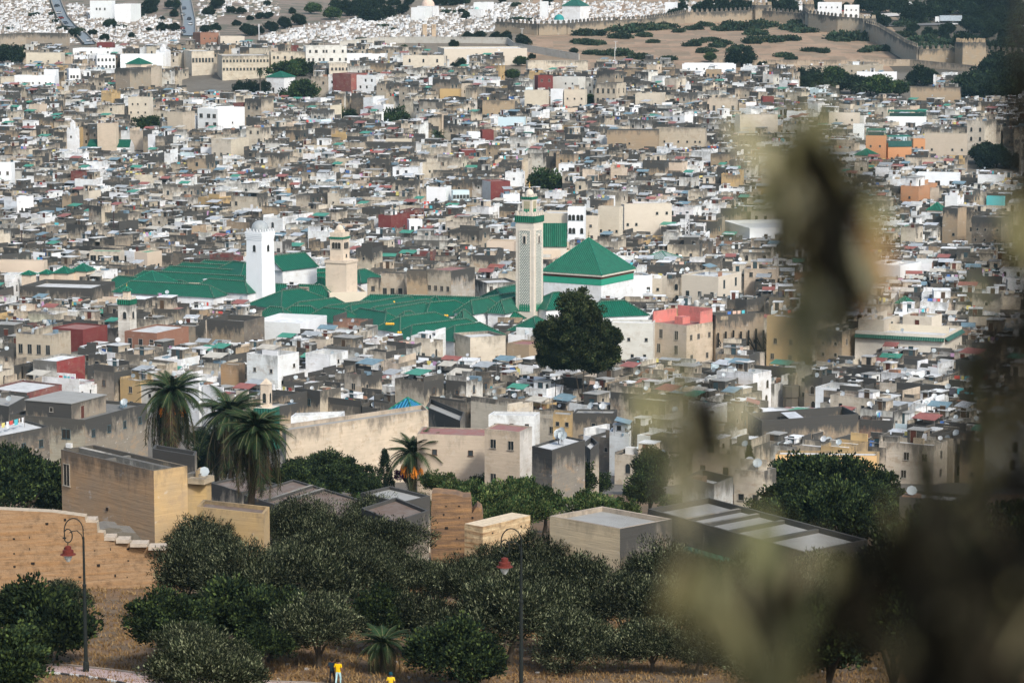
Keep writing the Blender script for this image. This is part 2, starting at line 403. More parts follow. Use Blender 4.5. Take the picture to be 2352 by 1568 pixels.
def vis_edges(poly, org):
    out = []
    for i in range(len(poly)):
        a, b = poly[i], poly[(i+1) % len(poly)]
        nx, ny = b[1]-a[1], -(b[0]-a[0]); l = math.hypot(nx, ny)
        mx, my = (a[0]+b[0])/2+org[0], (a[1]+b[1])/2+org[1]
        if l > .8 and (nx*mx+ny*my)/l/math.hypot(mx, my) < -.08: out.append((i, l))
    return out
def rows_on(sk, a, b, H, floors, cols, kind, fi, z_first=None, dz=3.0, rnd=random, skip=.15, zlow=1.0, parent=None):
    L_ = math.hypot(b[0]-a[0], b[1]-a[1]); phi = math.atan2(b[1]-a[1], b[0]-a[0]); z = (z_first if z_first is not None else H-2.6)
    for fl in range(floors):
        zz = z-fl*dz
        if zz < zlow: break
        for k in range(cols):
            if rnd.random() < skip: continue
            t = (k+.5)/cols+rnd.uniform(-.06, .06)*(skip > 0)
            sk.window(kind, fi, (a[0]+(b[0]-a[0])*t, a[1]+(b[1]-a[1])*t, zz), phi, parent)

def build_house(sk, poly, H, wc, rc, par, rnd, win=None, rooms=None, fi=None, far=False, wcs=None):
    """poly: local, counter-clockwise; H: top of the parapet above the ground"""
    fi = rnd.randrange(5) if fi is None else fi
    mb = sk.part('wall'); u = rnd.random()*60; n = len(poly); inn = inset(poly, .24); zr = H-par
    for i in range(n):
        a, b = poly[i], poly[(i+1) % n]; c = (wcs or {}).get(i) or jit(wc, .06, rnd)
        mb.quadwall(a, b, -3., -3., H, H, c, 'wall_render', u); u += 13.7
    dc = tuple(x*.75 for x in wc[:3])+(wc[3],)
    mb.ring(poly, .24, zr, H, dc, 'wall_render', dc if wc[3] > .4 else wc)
    sk.end('wall', mb)
    if wcs is None and win is None:
        for i in range(n):
            if rnd.random() < .30:
                a, b = Vector(poly[i]), Vector(poly[(i+1) % n]); f0 = rnd.choice([0, 0, .35, .5]); f1 = 1 if f0 else rnd.choice([1, 1, .6]); t = (b-a).normalized(); nn = Vector((-t.y, t.x)); A, B_ = a+(b-a)*f0, a+(b-a)*f1
                mb = sk.part('screen_wall'); cc = (A+B_)/2+nn*.125; mb.obox(tuple(cc), tuple(t), (B_-A).length-.01, .22, H-.01, H+rnd.choice([.35, .6, .9, 1.2]), jit(wc, .1, rnd), 'wall_render'); sk.end('screen_wall', mb)
    mb = sk.part('roof'); mb.face([(*p, zr+.004) for p in inn], rc, 'roof_screed'); rf = sk.end('roof', mb)
    ve = vis_edges(poly, sk.org)
    for i, l in ve:
        a, b = poly[i], poly[(i+1) % n]
        if win is not None:
            w = win.get(i) if isinstance(win, dict) else win
            if w: rows_on(sk, a, b, H, w[0], w[1], w[2], fi, w[3] if len(w) > 3 else None, w[4] if len(w) > 4 else 3.0, rnd, w[5] if len(w) > 5 else 0)
        elif rnd.random() < .85:
            k = rnd.choice(['small', 'small', 'mid', 'mid', 'arch'] if not far else ['small', 'mid', 'mid'])
            cols = max(1, min(4, int(l/rnd.uniform(2.2, 4.5)))); rows_on(sk, a, b, H, 2 if H > 6 else 1, cols, k, fi, H-rnd.uniform(2.0, 3.4), 2.8, rnd, .3)
    return zr, inn
def roof_room(sk, cx, cy, w, d, h, phi, zr, wc, rc, rnd, door=True, win=False, name='roof_room'):
    cs, sn = math.cos(phi), math.sin(phi)
    pl = [(cx+x*cs-y*sn, cy+x*sn+y*cs) for x, y in ((-w/2, -d/2), (w/2, -d/2), (w/2, d/2), (-w/2, d/2))]
    mb = sk.part(name); u = rnd.random()*40
    for i in range(4): mb.quadwall(pl[i], pl[(i+1) % 4], zr, zr, zr+h, zr+h, jit(wc, .08, rnd), 'wall_render', u+i*9)
    ov = inset(pl, -.12)
    mb.prism(ov, zr+h, zr+h+.14, rc, 'roof_screed', bottom=True)
    o = sk.end(name, mb)
    for i, l in vis_edges(pl, sk.org):
        a, b = pl[i], pl[(i+1) % 4]; ph = math.atan2(b[1]-a[1], b[0]-a[0]); t = rnd.uniform(.3, .7)
        p = (a[0]+(b[0]-a[0])*t, a[1]+(b[1]-a[1])*t, zr+.03)
        if door: sk.window('door', rnd.randrange(4), p, ph, o); door = False
        elif win or rnd.random() < .5: sk.window('small', rnd.randrange(5), (p[0], p[1], zr+h*.45), ph, o)
    return o
DISHES = []; LINES = []; TANKS = []          # (world point, ...)
CLOTH = [(.75, .75, .75, 0), (.6, .1, .08, 0), (.08, .18, .45, 0), (.1, .45, .5, 0), (.7, .6, .2, 0), (.5, .3, .45, 0), (.08, .08, .1, 0), (.65, .45, .35, 0)]
def clutter(sk, poly, inn, zr, H, rnd, wc, rc, near):
    """rooftop room, upper storey, awning, pergola, low walls, dishes, laundry"""
    c = (0., 0.)
    ax = Vector(poly[1])-Vector(poly[0]); w = ax.length; ay = Vector(poly[-1])-Vector(poly[0]); d = ay.length
    phi = math.atan2(ax.y, ax.x); feats = []
    def at(u, v): p = Vector(poly[0])+ax*u+ay*v; return p.x, p.y
    if rnd.random() < .13 and w > 5.5:                                  # upper storey over part of the house
        uw = rnd.uniform(.42, .62); side = rnd.choice([0, 1]); u = uw/2+.03 if side == 0 else 1-uw/2-.03
        x, y = at(u, rnd.uniform(.5, .62)); k = rnd.choice(['wh', 'ww', 'cr', 'be', 'gy', 'vt'])
        hh = rnd.uniform(2.0, 3.0)
        roof_room(sk, x, y, w*uw-.5, d*.62, hh, phi, zr, PAL[k], RPAL[rnd.choice(['lt', 'gr', 'wh', 'gr'])], rnd, True, True, 'upper_storey'); feats.append('an upper storey')
        if rnd.random() < .5: DISHES.append((sk.org+Vector((x, y, zr+hh+.14)), near, 1))
    elif rnd.random() < .45:
        x, y = at(rnd.uniform(.25, .75), rnd.uniform(.4, .75)); k = rnd.choice(['wh', 'wh', 'ww', 'cr', 'be', 'gy', 'pc'])
        hh = rnd.uniform(1.2, 2.1)
        roof_room(sk, x, y, rnd.uniform(1.8, min(3.6, w*.5)), rnd.uniform(1.8, 3), hh, phi, zr, PAL[k], RPAL[rnd.choice(['lt', 'gr', 'wh'])], rnd); feats.append('a rooftop room')
    q = rnd.random()
    if q < .16:                                                         # tin lean-to on posts
        x, y = at(rnd.uniform(.3, .7), rnd.uniform(.3, .7)); ww, dd = rnd.uniform(2.5, 4.5), rnd.uniform(2, 3.5)
        mb = sk.part('awning'); cs, sn = math.cos(phi), math.sin(phi); z0, z1 = zr+1.9, zr+2.5
        cc = rnd.choice([(.55, .57, .58, 0), (.42, .44, .44, 0), (.60, .55, .45, 0), (.2, .3, .34, 0), (.07, .3, .2, 0), (.35, .12, .09, 0)])
        Q = [(x+a*cs-b*sn, y+a*sn+b*cs) for a, b in ((-ww/2, -dd/2), (ww/2, -dd/2), (ww/2, dd/2), (-ww/2, dd/2))]
        mb.face([(*Q[0], z0), (*Q[1], z0), (*Q[2], z1), (*Q[3], z1)], cc, 'metal_sheet')
        mb.face([(*Q[0], z0-.06), (*Q[3], z1-.06), (*Q[2], z1-.06), (*Q[1], z0-.06)], cc, 'metal_sheet')
        for i, zz in ((0, z0), (1, z0), (2, z1), (3, z1)): mb.tube((*Q[i], zr), (*Q[i], zz-.02), .05, .05, (.2, .19, .18, 0), 'paint', 4)
        sk.end('awning', mb); feats.append('a tin awning')
    elif q < .30:
        a = at(rnd.uniform(.1, .3), rnd.uniform(.3, .6)); b = at(rnd.uniform(.6, .9), rnd.uniform(.3, .6)); LINES.append((sk.org+Vector((*a, zr)), sk.org+Vector((*b, zr)), near))
        feats.append('washing') if False else None
    for _ in range(rnd.choice([0, 1, 1, 2, 3])):                       # crates, hutches and heaps
        x, y = at(rnd.uniform(.12, .88), rnd.uniform(.12, .88)); a_ = rnd.uniform(.3, 1.1); b_ = rnd.uniform(.3, .8); hh_ = rnd.uniform(.3, 1.2)
        mb = sk.part('roof_hutch'); tt = (math.cos(phi+rnd.uniform(-.3, .3)), math.sin(phi)); l_ = math.hypot(*tt); mb.obox((x, y), (tt[0]/l_, tt[1]/l_), a_*2, b_*2, zr, zr+hh_, rnd.choice([(.5, .47, .4, .6), (.3, .27, .22, .8), (.66, .66, .64, .3), (.16, .14, .12, .8), (.34, .16, .09, .5), (.12, .2, .26, .2), (.45, .36, .24, .5)]), 'wall_render'); sk.end('roof_hutch', mb)
    if rnd.random() < .6:                                              # low wall between two terraces
        a, b = at(.03, .5), at(.97, .5)
        if rnd.random() < .5: u = rnd.uniform(.3, .7); a, b = at(u, .04), at(u, .96)
        mb = sk.part('terrace_wall'); A = Vector(a); Bv = Vector(b); t = (Bv-A).normalized()
        mb.obox(tuple((A+Bv)/2), tuple(t), (Bv-A).length, .2, zr, zr+rnd.uniform(.5, 1.5), jit(wc, .15, rnd), 'wall_render'); sk.end('terrace_wall', mb)
    for _ in range(rnd.choice([0, 1, 1, 2, 2, 3])):
        x, y = at(rnd.uniform(.08, .92), rnd.uniform(.08, .9)); DISHES.append((sk.org+Vector((x, y, zr)), near, 0))
    if rnd.random() < .07:
        x, y = at(rnd.uniform(.2, .8), rnd.uniform(.2, .8)); TANKS.append((sk.org+Vector((x, y, zr)), near))
    return feats

BLK = []          # explicit buildings, filled from the tables below
def tblock(x0, xc, x1, y, h, th=28, **k):
    C = G(xc, y, h); s = mpp(C.y); t = R(th)
    if th >= 0:
        wl = (xc-x0)*s/math.cos(t); wr = min(max((x1-xc)*s/max(math.sin(t), .2), 3.), 16.)
        L = C+Vector((-math.cos(t), math.sin(t), 0))*wl; Rr = C+Vector((math.sin(t), math.cos(t), 0))*wr
    else:
        t = -t; wr = (x1-xc)*s/math.cos(t); wl = min(max((xc-x0)*s/max(math.sin(t), .12), 3.), 26.)
        Rr = C+Vector((math.cos(t), math.sin(t), 0))*wr; L = C+Vector((-math.sin(t), math.cos(t), 0))*wl
    addblk(L, C, Rr, h, **k)
def pblock(L, C, Rr, h, **k):
    c = G(C[0], C[1], h); addblk(PZ(*L, c.z), c, PZ(*Rr, c.z), h, **k)
def addblk(L, C, Rr, h, **k):
    Q = L+Rr-C; ctr = (L+Rr)/2; poly = [(p.x-ctr.x, p.y-ctr.y) for p in (C, Rr, Q, L)]
    xs = [PX(p)[0] for p in (L, C, Rr, Q)]; ys = [PX(p)[1] for p in (L, C, Rr, Q)]
    g = gz(ctr.x, ctr.y)
    k.update(poly=poly, org=Vector((ctr.x, ctr.y, C.z-h)), H=h, x0=min(xs), x1=max(xs), yt=min(ys), y=C.y, yb=k.get('yb', PX(C)[1]+8), rad=max((L-Q).length, (Rr-Q).length)*.5)
    BLK.append(k)
HOUSE_N = 0
# ------------------------------------------------------------------ buildings that the photograph shows singly
# near row, by the picture positions of three roof corners: left, near, right; h = height of the wall top
T, PB = tblock, pblock
PB((140,1032),(353,1081),(430,1069),9.5, wc='oc', rc='lt', par=.5, yb=1250, mat='rammed_earth', win={3:(1,1,'mid',6.3,3)}, winpos={3:[.06]}, ridge=1, rm=0, lab='ochre rammed earth block with pale concrete roof and bare pipes on its wall', lm='ochre block', cat='house', dirt=.8, wcs={3:(.46,.29,.155,.62),0:(.52,.35,.165,.55)})
PB((429,1101),(474,1101),(485,1094),8.3, wc='oc', rc='gr', par=.3, yb=1215, win={}, lab='low ochre annex with sagging pale awning stuck to the big ochre block', cat='house', dirt=.9)
PB((350,1030),(447,1046),(452,1036),9.6, wc='gy', rc='gr', par=1.6, yb=1100, win={}, lab='grey walled open roof yard behind the ochre block', cat='house', rm=0)
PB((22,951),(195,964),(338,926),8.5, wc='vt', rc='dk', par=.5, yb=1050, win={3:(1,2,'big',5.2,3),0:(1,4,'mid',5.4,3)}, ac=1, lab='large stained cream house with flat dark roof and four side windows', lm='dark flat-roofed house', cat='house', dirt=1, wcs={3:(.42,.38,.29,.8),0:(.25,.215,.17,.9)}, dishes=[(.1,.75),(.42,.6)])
PB((-70,985),(-8,1003),(113,979),7.2, wc='dg', rc='lt', par=.4, yb=1050, win={0:(1,3,'mid',4.2,3)}, lab='dark weathered house with pale roof and two big dishes at the edge of the town', cat='house', dishes=[(.5,.2),(.85,.3)])
PB((-30,892),(62,902),(142,882),7.2, wc='rd', rc='lt', par=.3, yb=940, win={}, lab='dark red house with white canopy roof and reed screens', cat='house', wcs={3:(.28,.22,.15,.8),0:(.20,.03,.03,.5)}, rm=0)
PB((-60,921),(20,933),(66,908),6.4, wc='vt', rc='gr', par=.3, yb=950, win={}, lab='plain stained house corner below the dark red house', cat='house')
PB((648,975),(657,988),(984,941),8.6, wc='pc', rc='gr', par=.6, yb=1085, win={}, rm=0, lab='long blank cream wall of a large building above the trees', lm='long cream wall', cat='building', dirt=.45, wcs={0:(.62,.51,.38,.55)})
PB((978,934),(1057,966),(1067,946),9.3, wc='gy', rc='gr', par=.8, yb=985, win={}, rm=0, lab='bare grey gabled wall beside the long cream wall', cat='house')
PB((958,996),(1119,1001),(1128,984),9.0, wc='pc', rc='rd', par=.15, yb=1090, win={3:(2,2,'small',6.2,4.2,.3)}, rm=0, lab='cream house with low red tiled terrace facing the gardens', cat='house', dirt=.5)
PB((1113,984),(1194,992),(1222,979),9.9, wc='pc', rc='rd', par=.15, yb=1095, win={3:(2,2,'mid',7.4,4.6,0)}, rm=0, lab='tall cream house with red flat roof and four small windows', lm='red-roofed cream house', cat='house', dirt=.45, wcs={0:(.70,.66,.60,.5)})
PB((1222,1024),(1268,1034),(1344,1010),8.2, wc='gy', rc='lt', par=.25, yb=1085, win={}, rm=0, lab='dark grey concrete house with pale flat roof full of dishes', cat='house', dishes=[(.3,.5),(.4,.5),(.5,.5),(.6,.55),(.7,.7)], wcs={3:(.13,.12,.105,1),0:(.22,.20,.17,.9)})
PB((1338,1018),(1356,1032),(1376,1016),7.8, wc='vt', rc='lt', par=.7, yb=1080, win={}, rm=0, lab='narrow stained house with a blue washed roof edge', cat='house')
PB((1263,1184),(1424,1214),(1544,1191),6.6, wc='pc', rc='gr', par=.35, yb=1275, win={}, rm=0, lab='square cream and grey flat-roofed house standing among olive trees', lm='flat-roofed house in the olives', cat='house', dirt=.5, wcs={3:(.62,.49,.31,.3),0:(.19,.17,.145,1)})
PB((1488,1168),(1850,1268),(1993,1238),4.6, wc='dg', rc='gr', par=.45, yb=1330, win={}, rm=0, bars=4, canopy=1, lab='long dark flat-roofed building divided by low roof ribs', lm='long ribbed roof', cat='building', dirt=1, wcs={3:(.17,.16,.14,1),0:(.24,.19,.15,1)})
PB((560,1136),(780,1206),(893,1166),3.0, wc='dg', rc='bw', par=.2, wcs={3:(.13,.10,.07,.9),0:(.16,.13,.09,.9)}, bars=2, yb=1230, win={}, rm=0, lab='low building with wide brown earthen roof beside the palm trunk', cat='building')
PB((483,1108),(556,1130),(640,1112),3.8, wc='vt', rc='bw', par=.25, yb=1180, win={}, rm=0, lab='low brown-roofed building behind the tall palm', cat='building')
PB((452,1163),(606,1180),(619,1163),5.6, wc='oc', rc='bw', par=.3, yb=1230, win={}, rm=0, lab='ochre walled yard building around the foot of the palm', cat='building', mat='rammed_earth')
PB((828,1131),(921,1154),(988,1138),5.2, wc='vt', rc='gr', par=.3, yb=1180, win={}, rm=0, lab='low grey-roofed building behind the ruined wall', cat='building')
PB((830,1166),(905,1198),(985,1172),4.4, wc='dg', rc='bw', par=.3, yb=1210, win={}, rm=0, lab='small brown-roofed shed between the olive trees', cat='shed')
PB((668,956),(782,952),(792,944),7.2, wc='wh', rc='wh', par=.5, yb=978, win={3:(1,3,'small',5.4,3)}, rm=0, lab='bright white house with a red shutter above the cream wall', cat='house')
PB((1122,952),(1228,954),(1240,946),7.4, wc='wh', rc='lt', par=.3, yb=985, win={3:(1,3,'small',5.2,3)}, rm=0, lab='white house with dark trousers hanging by its window', cat='house')
PB((1270,950),(1313,953),(1316,944),7.4, wc='oc', rc='gr', par=.3, yb=1000, win={3:(2,2,'small',5.4,2.4)}, rm=0, lab='small ochre house with two tiny windows', cat='house')
PB((1316,948),(1410,949),(1418,940),7.0, wc='gy', rc='gr', par=.3, yb=990, win={3:(1,1,'small',4.6,3)}, rm=0, lab='grey stone house with a single window beside the ochre house', cat='house', dishes=[(.3,.3),(.6,.4)])
PB((1400,990),(1445,996),(1450,988),7., wc='wh', rc='lt', par=.4, yb=1030, win={}, lab='white walled terrace behind the cypress', cat='house')
PB((1781,1043),(2014,1046),(2020,1036),7.6, wc='oc', rc='lt', par=.3, yb=1110, win={}, rm=0, balc=1, lab='yellow ochre house with striped balcony above the dark trees', lm='yellow house', cat='house', wcs={3:(.66,.43,.20,.15)})
PB((1687,1078),(1752,1082),(1783,1074),7.4, wc='cr', rc='lt', par=.3, yb=1140, win={3:(1,2,'small',4,3)}, lab='cream house with white tin roof left of the balcony', cat='house')
PB((1568,1095),(1640,1112),(1684,1094),6.6, wc='ww', rc='lt', par=.9, yb=1150, win={}, lab='pale house with sandy roof yard beside the cypress', cat='house')
PB((2066,1140),(2190,1150),(2220,1135),6., wc='dg', rc='lt', par=.3, yb=1200, win={}, lab='dim house with pale tin roof at the dark edge of town', cat='house')
PB((1718,948),(1750,966),(1972,950),8.6, wc='dg', rc='dk', par=2.6, yb=1008, win={}, rm=1, lab='dark roofless courtyard house with deep walls', lm='dark courtyard house', cat='house', wcs={0:(.27,.20,.13,1)})
PB((1706,940),(1746,962),(1752,940),8.3, wc='tn', rc='gr', par=1., yb=990, win={3:(1,3,'small',6,3)}, lab='tan lean house against the dark courtyard house', cat='house')
PB((1974,962),(2047,966),(2052,958),8., wc='br', rc='lt', par=.6, yb=1000, win={}, lab='brick red walled house with a pale sheet roof', cat='house')
# middle distance
T(1500,1577,1643,748,9.5,42, wc='pc', rc='rd', par=.3, yb=832, win={3:(2,2,'tall',6.2,3.2,.2),0:(2,3,'mid',6.2,4.4,.1)}, rm=0, pink=1, lab='peach four-storey house with pink painted roof terrace', lm='pink terrace house', cat='house', dirt=.5)
T(1640,1644,1760,724,11.,-24, wc='tn', rc='gr', par=1.1, yb=770, win={0:(1,4,'small',4.4,3,.4)}, scaf=1, lab='high blind brown wall braced by dark timber scaffolding', lm='scaffolded wall', cat='building', dirt=.9, wcs={0:(.34,.26,.18,.8)})
T(1765,1832,1872,730,11,35, wc='oc', rc='lt', par=.3, yb=840, win={3:(2,2,'mid',5,3.4,.2),0:(2,2,'mid',7,4,.3)}, lab='big yellow ochre house with terrace steps', lm='yellow ochre house', cat='house', wcs={3:(.66,.46,.22,.2)})
T(1880,1934,1990,762,9,30, wc='tn', rc='gr', par=.6, yb=830, win={3:(2,2,'small',6,2.4,0),0:(1,2,'mid',6,3,0)}, lab='tan house with four square windows', cat='house')
T(1972,2170,2292,770,9,22, wc='cr', rc='lt', par=.5, yb=805, win={0:(1,4,'small',5,3,.2)}, green=1, lab='long cream house with green tiled cornice', lm='green cornice house', cat='building', dirt=.2, wcs={3:(.72,.66,.56,.2)})
T(1975,2030,2078,735,11,30, wc='cr', rc='lt', par=.4, yb=765, win={0:(1,1,'mid',9,3,0)}, lab='cream upper terrace block with small lantern window', cat='house', dirt=.2)
T(2078,2140,2172,728,11.5,30, wc='cr', rc='lt', par=.4, yb=770, win={3:(1,1,'door',8.6,3,0)}, lab='cream roof pavilion with brown door', cat='house', dirt=.2)
T(1995,2068,2128,610,9,36, wc='wh', rc='lt', par=.6, yb=640, win={0:(1,2,'mid',5,3,0)}, lab='white walled house with dark roof railings', lm='white railed house', cat='house', dirt=.15)
T(1675,1722,1880,524,7,-14, wc='wh', rc='wh', par=.9, yb=548, win={}, rm=0, lab='very wide white hall with shallow roof', lm='wide white hall', cat='building', dirt=.12)
T(1568,1650,1712,636,11,30, wc='cr', rc='lt', par=.5, yb=680, win={3:(1,3,'mid',6,3,0),0:(2,2,'tall',8,3.4,0)}, lab='cream modern house with balconies and a red shutter', lm='cream balcony house', cat='house', dirt=.2)
T(1690,1715,1760,688,8,40, wc='dg', rc='gr', par=1.5, yb=725, win={}, lab='dark ruined roof room above the scaffolded wall', cat='house')
T(2168,2200,2228,478,13,30, wc='tn', rc='gr', par=.5, yb=560, win={3:(1,2,'small',5,3,.3)}, rm=0, lab='tall tan tower house with flaking walls', lm='tan tower house', cat='house', dirt=.9)
T(2238,2300,2340,500,12,30, wc='dg', rc='dk', par=.5, yb=560, win={3:(2,3,'small',8,3,.2)}, lab='wide dark weathered house next to the tower house', cat='house')
T(2268,2305,2312,452,9,20, wc='tq', rc='tq', par=.4, yb=480, win={}, rm=0, lab='bright turquoise rooftop house', lm='turquoise house', cat='house', dirt=.05)
T(2072,2110,2168,428,8,30, wc='og', rc='gr', par=.4, yb=465, win={3:(1,1,'small',4,3,0)}, lab='salmon walled house below the white arcade', cat='house', dirt=.4)
T(2108,2203,2215,400,9,12, wc='wh', rc='wh', par=.4, yb=428, win={3:(1,3,'big',5.2,3,0)}, rm=0, lab='white arcaded house on the right slope', cat='house', dirt=.1)
T(1055,1184,1200,697,8,10, wc='cr', rc='lt', par=.3, yb=737, win={3:(1,3,'mid',4.4,3,0)}, rm=0, lab='low cream wing with three small windows beside the lattice minaret', lm='cream mosque wing', cat='building', dirt=.25)
T(1190,1245,1290,690,8.5,30, wc='pc', rc='lt', par=.3, yb=740, win={3:(1,3,'small',6,3,0)}, rm=0, lab='peach wing at the foot of the lattice minaret', cat='building', dirt=.2)
T(1404,1430,1500,635,10,-20, wc='wh', rc='lt', par=.5, yb=690, win={0:(2,3,'mid',6,3.2,.3)}, lab='white house against the green pyramid hall', cat='house', dirt=.2)
T(1440,1520,1535,640,9,14, wc='cr', rc='lt', par=.6, yb=692, win={3:(1,3,'small',6,3,.3)}, lab='cream house right of the green pyramid hall', cat='house', dirt=.3)
T(1190,1200,1315,576,8,-10, wc='pc', rc='lt', par=.5, yb=600, win={}, rm=0, lab='low peach wall behind the lattice minaret', cat='building', dirt=.15)
T(1118,1180,1190,555,9,10, wc='pc', rc='sn', par=.5, yb=575, win={}, rm=0, lab='peach terrace wall left of the lattice minaret', cat='building', dirt=.15)
T(1246,1306,1320,490,15,10, wc='cr', rc='lt', par=.4, yb=540, win={3:(1,4,'small',10,3,.1)}, rm=0, lab='plain cream block with two windows behind the minaret', cat='house', dirt=.15)
T(1304,1342,1345,476,17,10, wc='wh', rc='lt', par=.4, yb=545, win={3:(3,4,'arch',13.4,3.6,.1)}, rm=0, lab='white house with pairs of arched windows', lm='arched-window white house', cat='house', dirt=.1)
T(1343,1374,1378,497,14,10, wc='cr', rc='lt', par=.4, yb=540, win={3:(3,1,'small',11,3,.1)}, rm=0, lab='narrow beige house beside the arched windows', cat='house', dirt=.2)
T(1374,1422,1432,476,16,20, wc='cr', rc='lt', par=.4, yb=540, win={3:(2,3,'small',9,3,.3)}, rm=0, lab='tall blank cream block', cat='house', dirt=.15)
T(1428,1434,1545,470,15,-14, wc='cr', rc='lt', par=.4, yb=520, win={0:(3,5,'small',12,3,.3)}, rm=0, lab='long cream house with scattered small windows', lm='long cream house', cat='house', dirt=.15)
T(843,870,876,640,9,12, wc='be', rc='lt', par=.3, yb=685, win={3:(2,1,'mid',6,3,0)}, rm=0, lab='narrow beige house at the edge of the green roofs', cat='house')
T(874,928,934,628,10,12, wc='be', rc='lt', par=.3, yb=676, win={3:(1,3,'tall',4.4,3,0)}, rm=0, lab='beige house with three tall windows and washing on the roof', cat='house')
T(934,980,984,622,11.5,10, wc='tn', rc='gr', par=.4, yb=680, win={3:(1,2,'small',5,3,0)}, rm=0, lab='tan rammed earth house with two small windows', cat='house')
T(978,1036,1090,622,12,34, wc='vt', rc='rd', par=.4, yb=680, win={3:(1,4,'mid',7,3,0)}, rm=0, lab='tall stained cream house with red terrace and sheet roof', lm='stained corner house', cat='house', dirt=.7, wcs={0:(.40,.37,.33,.95)})
T(1088,1118,1190,650,8,-20, wc='ww', rc='lt', par=.5, yb=688, win={0:(2,4,'mid',6,3,.3)}, rm=0, lab='patchy white house behind the green roofs', cat='house')
T(403,560,566,655,8,10, wc='pc', rc='sn', par=.9, yb=700, win={3:(1,4,'small',4.4,3,.2)}, rm=1, lab='large peach house with stepped terraces', lm='peach terraced house', cat='house', dirt=.2)
T(470,520,565,676,8,20, wc='cr', rc='lt', par=.5, yb=700, win={3:(1,3,'small',4.4,3,.2)}, rm=0, lab='cream house wing under the peach terraces', cat='house')
T(717,757,842,672,8,-12, wc='cr', rc='lt', par=.7, yb=692, win={}, rm=0, lab='cream terrace base around the peach minaret', cat='building', dirt=.1)
T(38,210,245,662,8.5,14, wc='gy', rc='lt', par=1.0, yb=690, win={}, rm=0, lab='long dark grey enclosure wall below small green roofs', cat='building')
T(203,275,282,578,9,10, wc='cr', rc='gn', par=.2, yb=600, win={3:(1,4,'big',6.4,3,0)}, rm=0, lab='cream gallery house with four square windows and a planted roof', lm='gallery house', cat='house', dirt=.4)
T(306,338,366,580,10,30, wc='pc', rc='gn', par=.3, yb=612, win={3:(1,2,'small',6,3,0),0:(1,2,'small',6,3,0)}, rm=0, lab='peach house with a green tiled rim', cat='house', dirt=.15)
T(-10,100,106,600,9,8, wc='pc', rc='lt', par=.6, yb=625, win={}, rm=0, lab='pale peach wall at the edge of the photo', cat='building', dirt=.1)
T(868,898,936,495,10,30, wc='rd', rc='rd', par=.5, yb=530, win={3:(1,1,'small',5,3,0),0:(1,2,'small',6,3,0)}, lab='dark red house with a raised red stair tower', lm='dark red house', cat='house', dirt=.2)
T(934,940,970,505,9,-12, wc='wh', rc='lt', par=.4, yb=528, win={0:(1,2,'mid',6,3,0)}, rm=0, lab='white house joined to the dark red house', cat='house', dirt=.15)
T(1107,1127,1172,417,11,-25, wc='rd', rc='rd', par=.3, yb=455, win={0:(1,1,'small',6,3,0)}, rm=0, lab='tall dark red house with a white side wall', lm='tall red house', cat='house', dirt=.2, wcs={3:(.6,.58,.55,.3)})
T(979,1024,1036,430,10,16, wc='wh', rc='wh', par=.6, yb=465, win={3:(1,1,'arch',5,3,0)}, lab='white house with an arched rooftop niche', cat='house', dirt=.1)
T(1036,1040,1078,438,9,-10, wc='lb', rc='wh', par=.5, yb=462, win={0:(1,5,'mid',6.5,3,0)}, rm=0, lab='pale blue glazed veranda house', lm='blue veranda house', cat='house', dirt=.1)
T(1150,1156,1194,446,8,-10, wc='wh', rc='wh', par=.4, yb=464, win={0:(1,4,'small',5,3,0)}, lab='white house with four small square windows', cat='house', dirt=.1)
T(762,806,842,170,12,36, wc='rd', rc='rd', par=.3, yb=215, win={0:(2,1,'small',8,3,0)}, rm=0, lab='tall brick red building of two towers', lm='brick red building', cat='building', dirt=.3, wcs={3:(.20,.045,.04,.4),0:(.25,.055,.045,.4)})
T(1228,1236,1270,174,10,-12, wc='rd', rc='rd', par=.3, yb=207, win={0:(2,2,'mid',7.4,3.4,0)}, rm=0, lab='dark red two-storey house with four windows', lm='dark red villa', cat='house', dirt=.1)
T(1270,1328,1346,178,9,24, wc='ww', rc='lt', par=.4, yb=208, win={3:(2,3,'small',6,3,.3)}, lab='pale house joined to the dark red villa', cat='house', dirt=.2)
T(1750,1752,1778,222,9,-10, wc='rd', rc='rd', par=.3, yb=240, win={}, rm=0, lab='small dark red house on the right slope', lm='small red house', cat='house', dirt=.1)
T(1102,1108,1134,299,8,-12, wc='rd', rc='rd', par=.3, yb=321, win={}, rm=0, lab='dark red wall of a roof terrace', lm='red roof terrace', cat='house', dirt=.1)
T(1071,1076,1103,304,8,-10, wc='wh', rc='wh', par=.4, yb=322, win={0:(1,3,'mid',4.5,3,0)}, rm=0, lab='white house with dark glazed front', cat='house', dirt=.1)
T(1052,1060,1096,345,8,-10, wc='rd', rc='lt', par=.3, yb=357, win={}, rm=0, lab='long low red rooftop wall', cat='house', dirt=.1)
T(438,460,500,76,10,-25, wc='br', rc='rd', par=.3, yb=100, win={0:(2,3,'small',7,3,.2)}, rm=0, lab='brick red building at the foot of the cemetery hill', lm='brick building', cat='building', dirt=.4)
T(498,506,560,84,9,-14, wc='cr', rc='lt', par=.3, yb=102, win={0:(1,4,'small',6,3,.2)}, rm=0, lab='cream house by the brick building', cat='house', dirt=.2)
T(222,258,262,98,8,8, wc='rd', rc='rd', par=.3, yb=104, win={}, rm=0, lab='dark red roof wall above the white rooftops', cat='house', dirt=.1)
T(488,510,616,128,11,-12, wc='cr', rc='lt', par=.4, yb=158, win={0:(2,14,'mid',8,3.6,0)}, rm=0, lab='very long cream school building with two rows of windows', lm='long cream school', cat='building', dirt=.5)
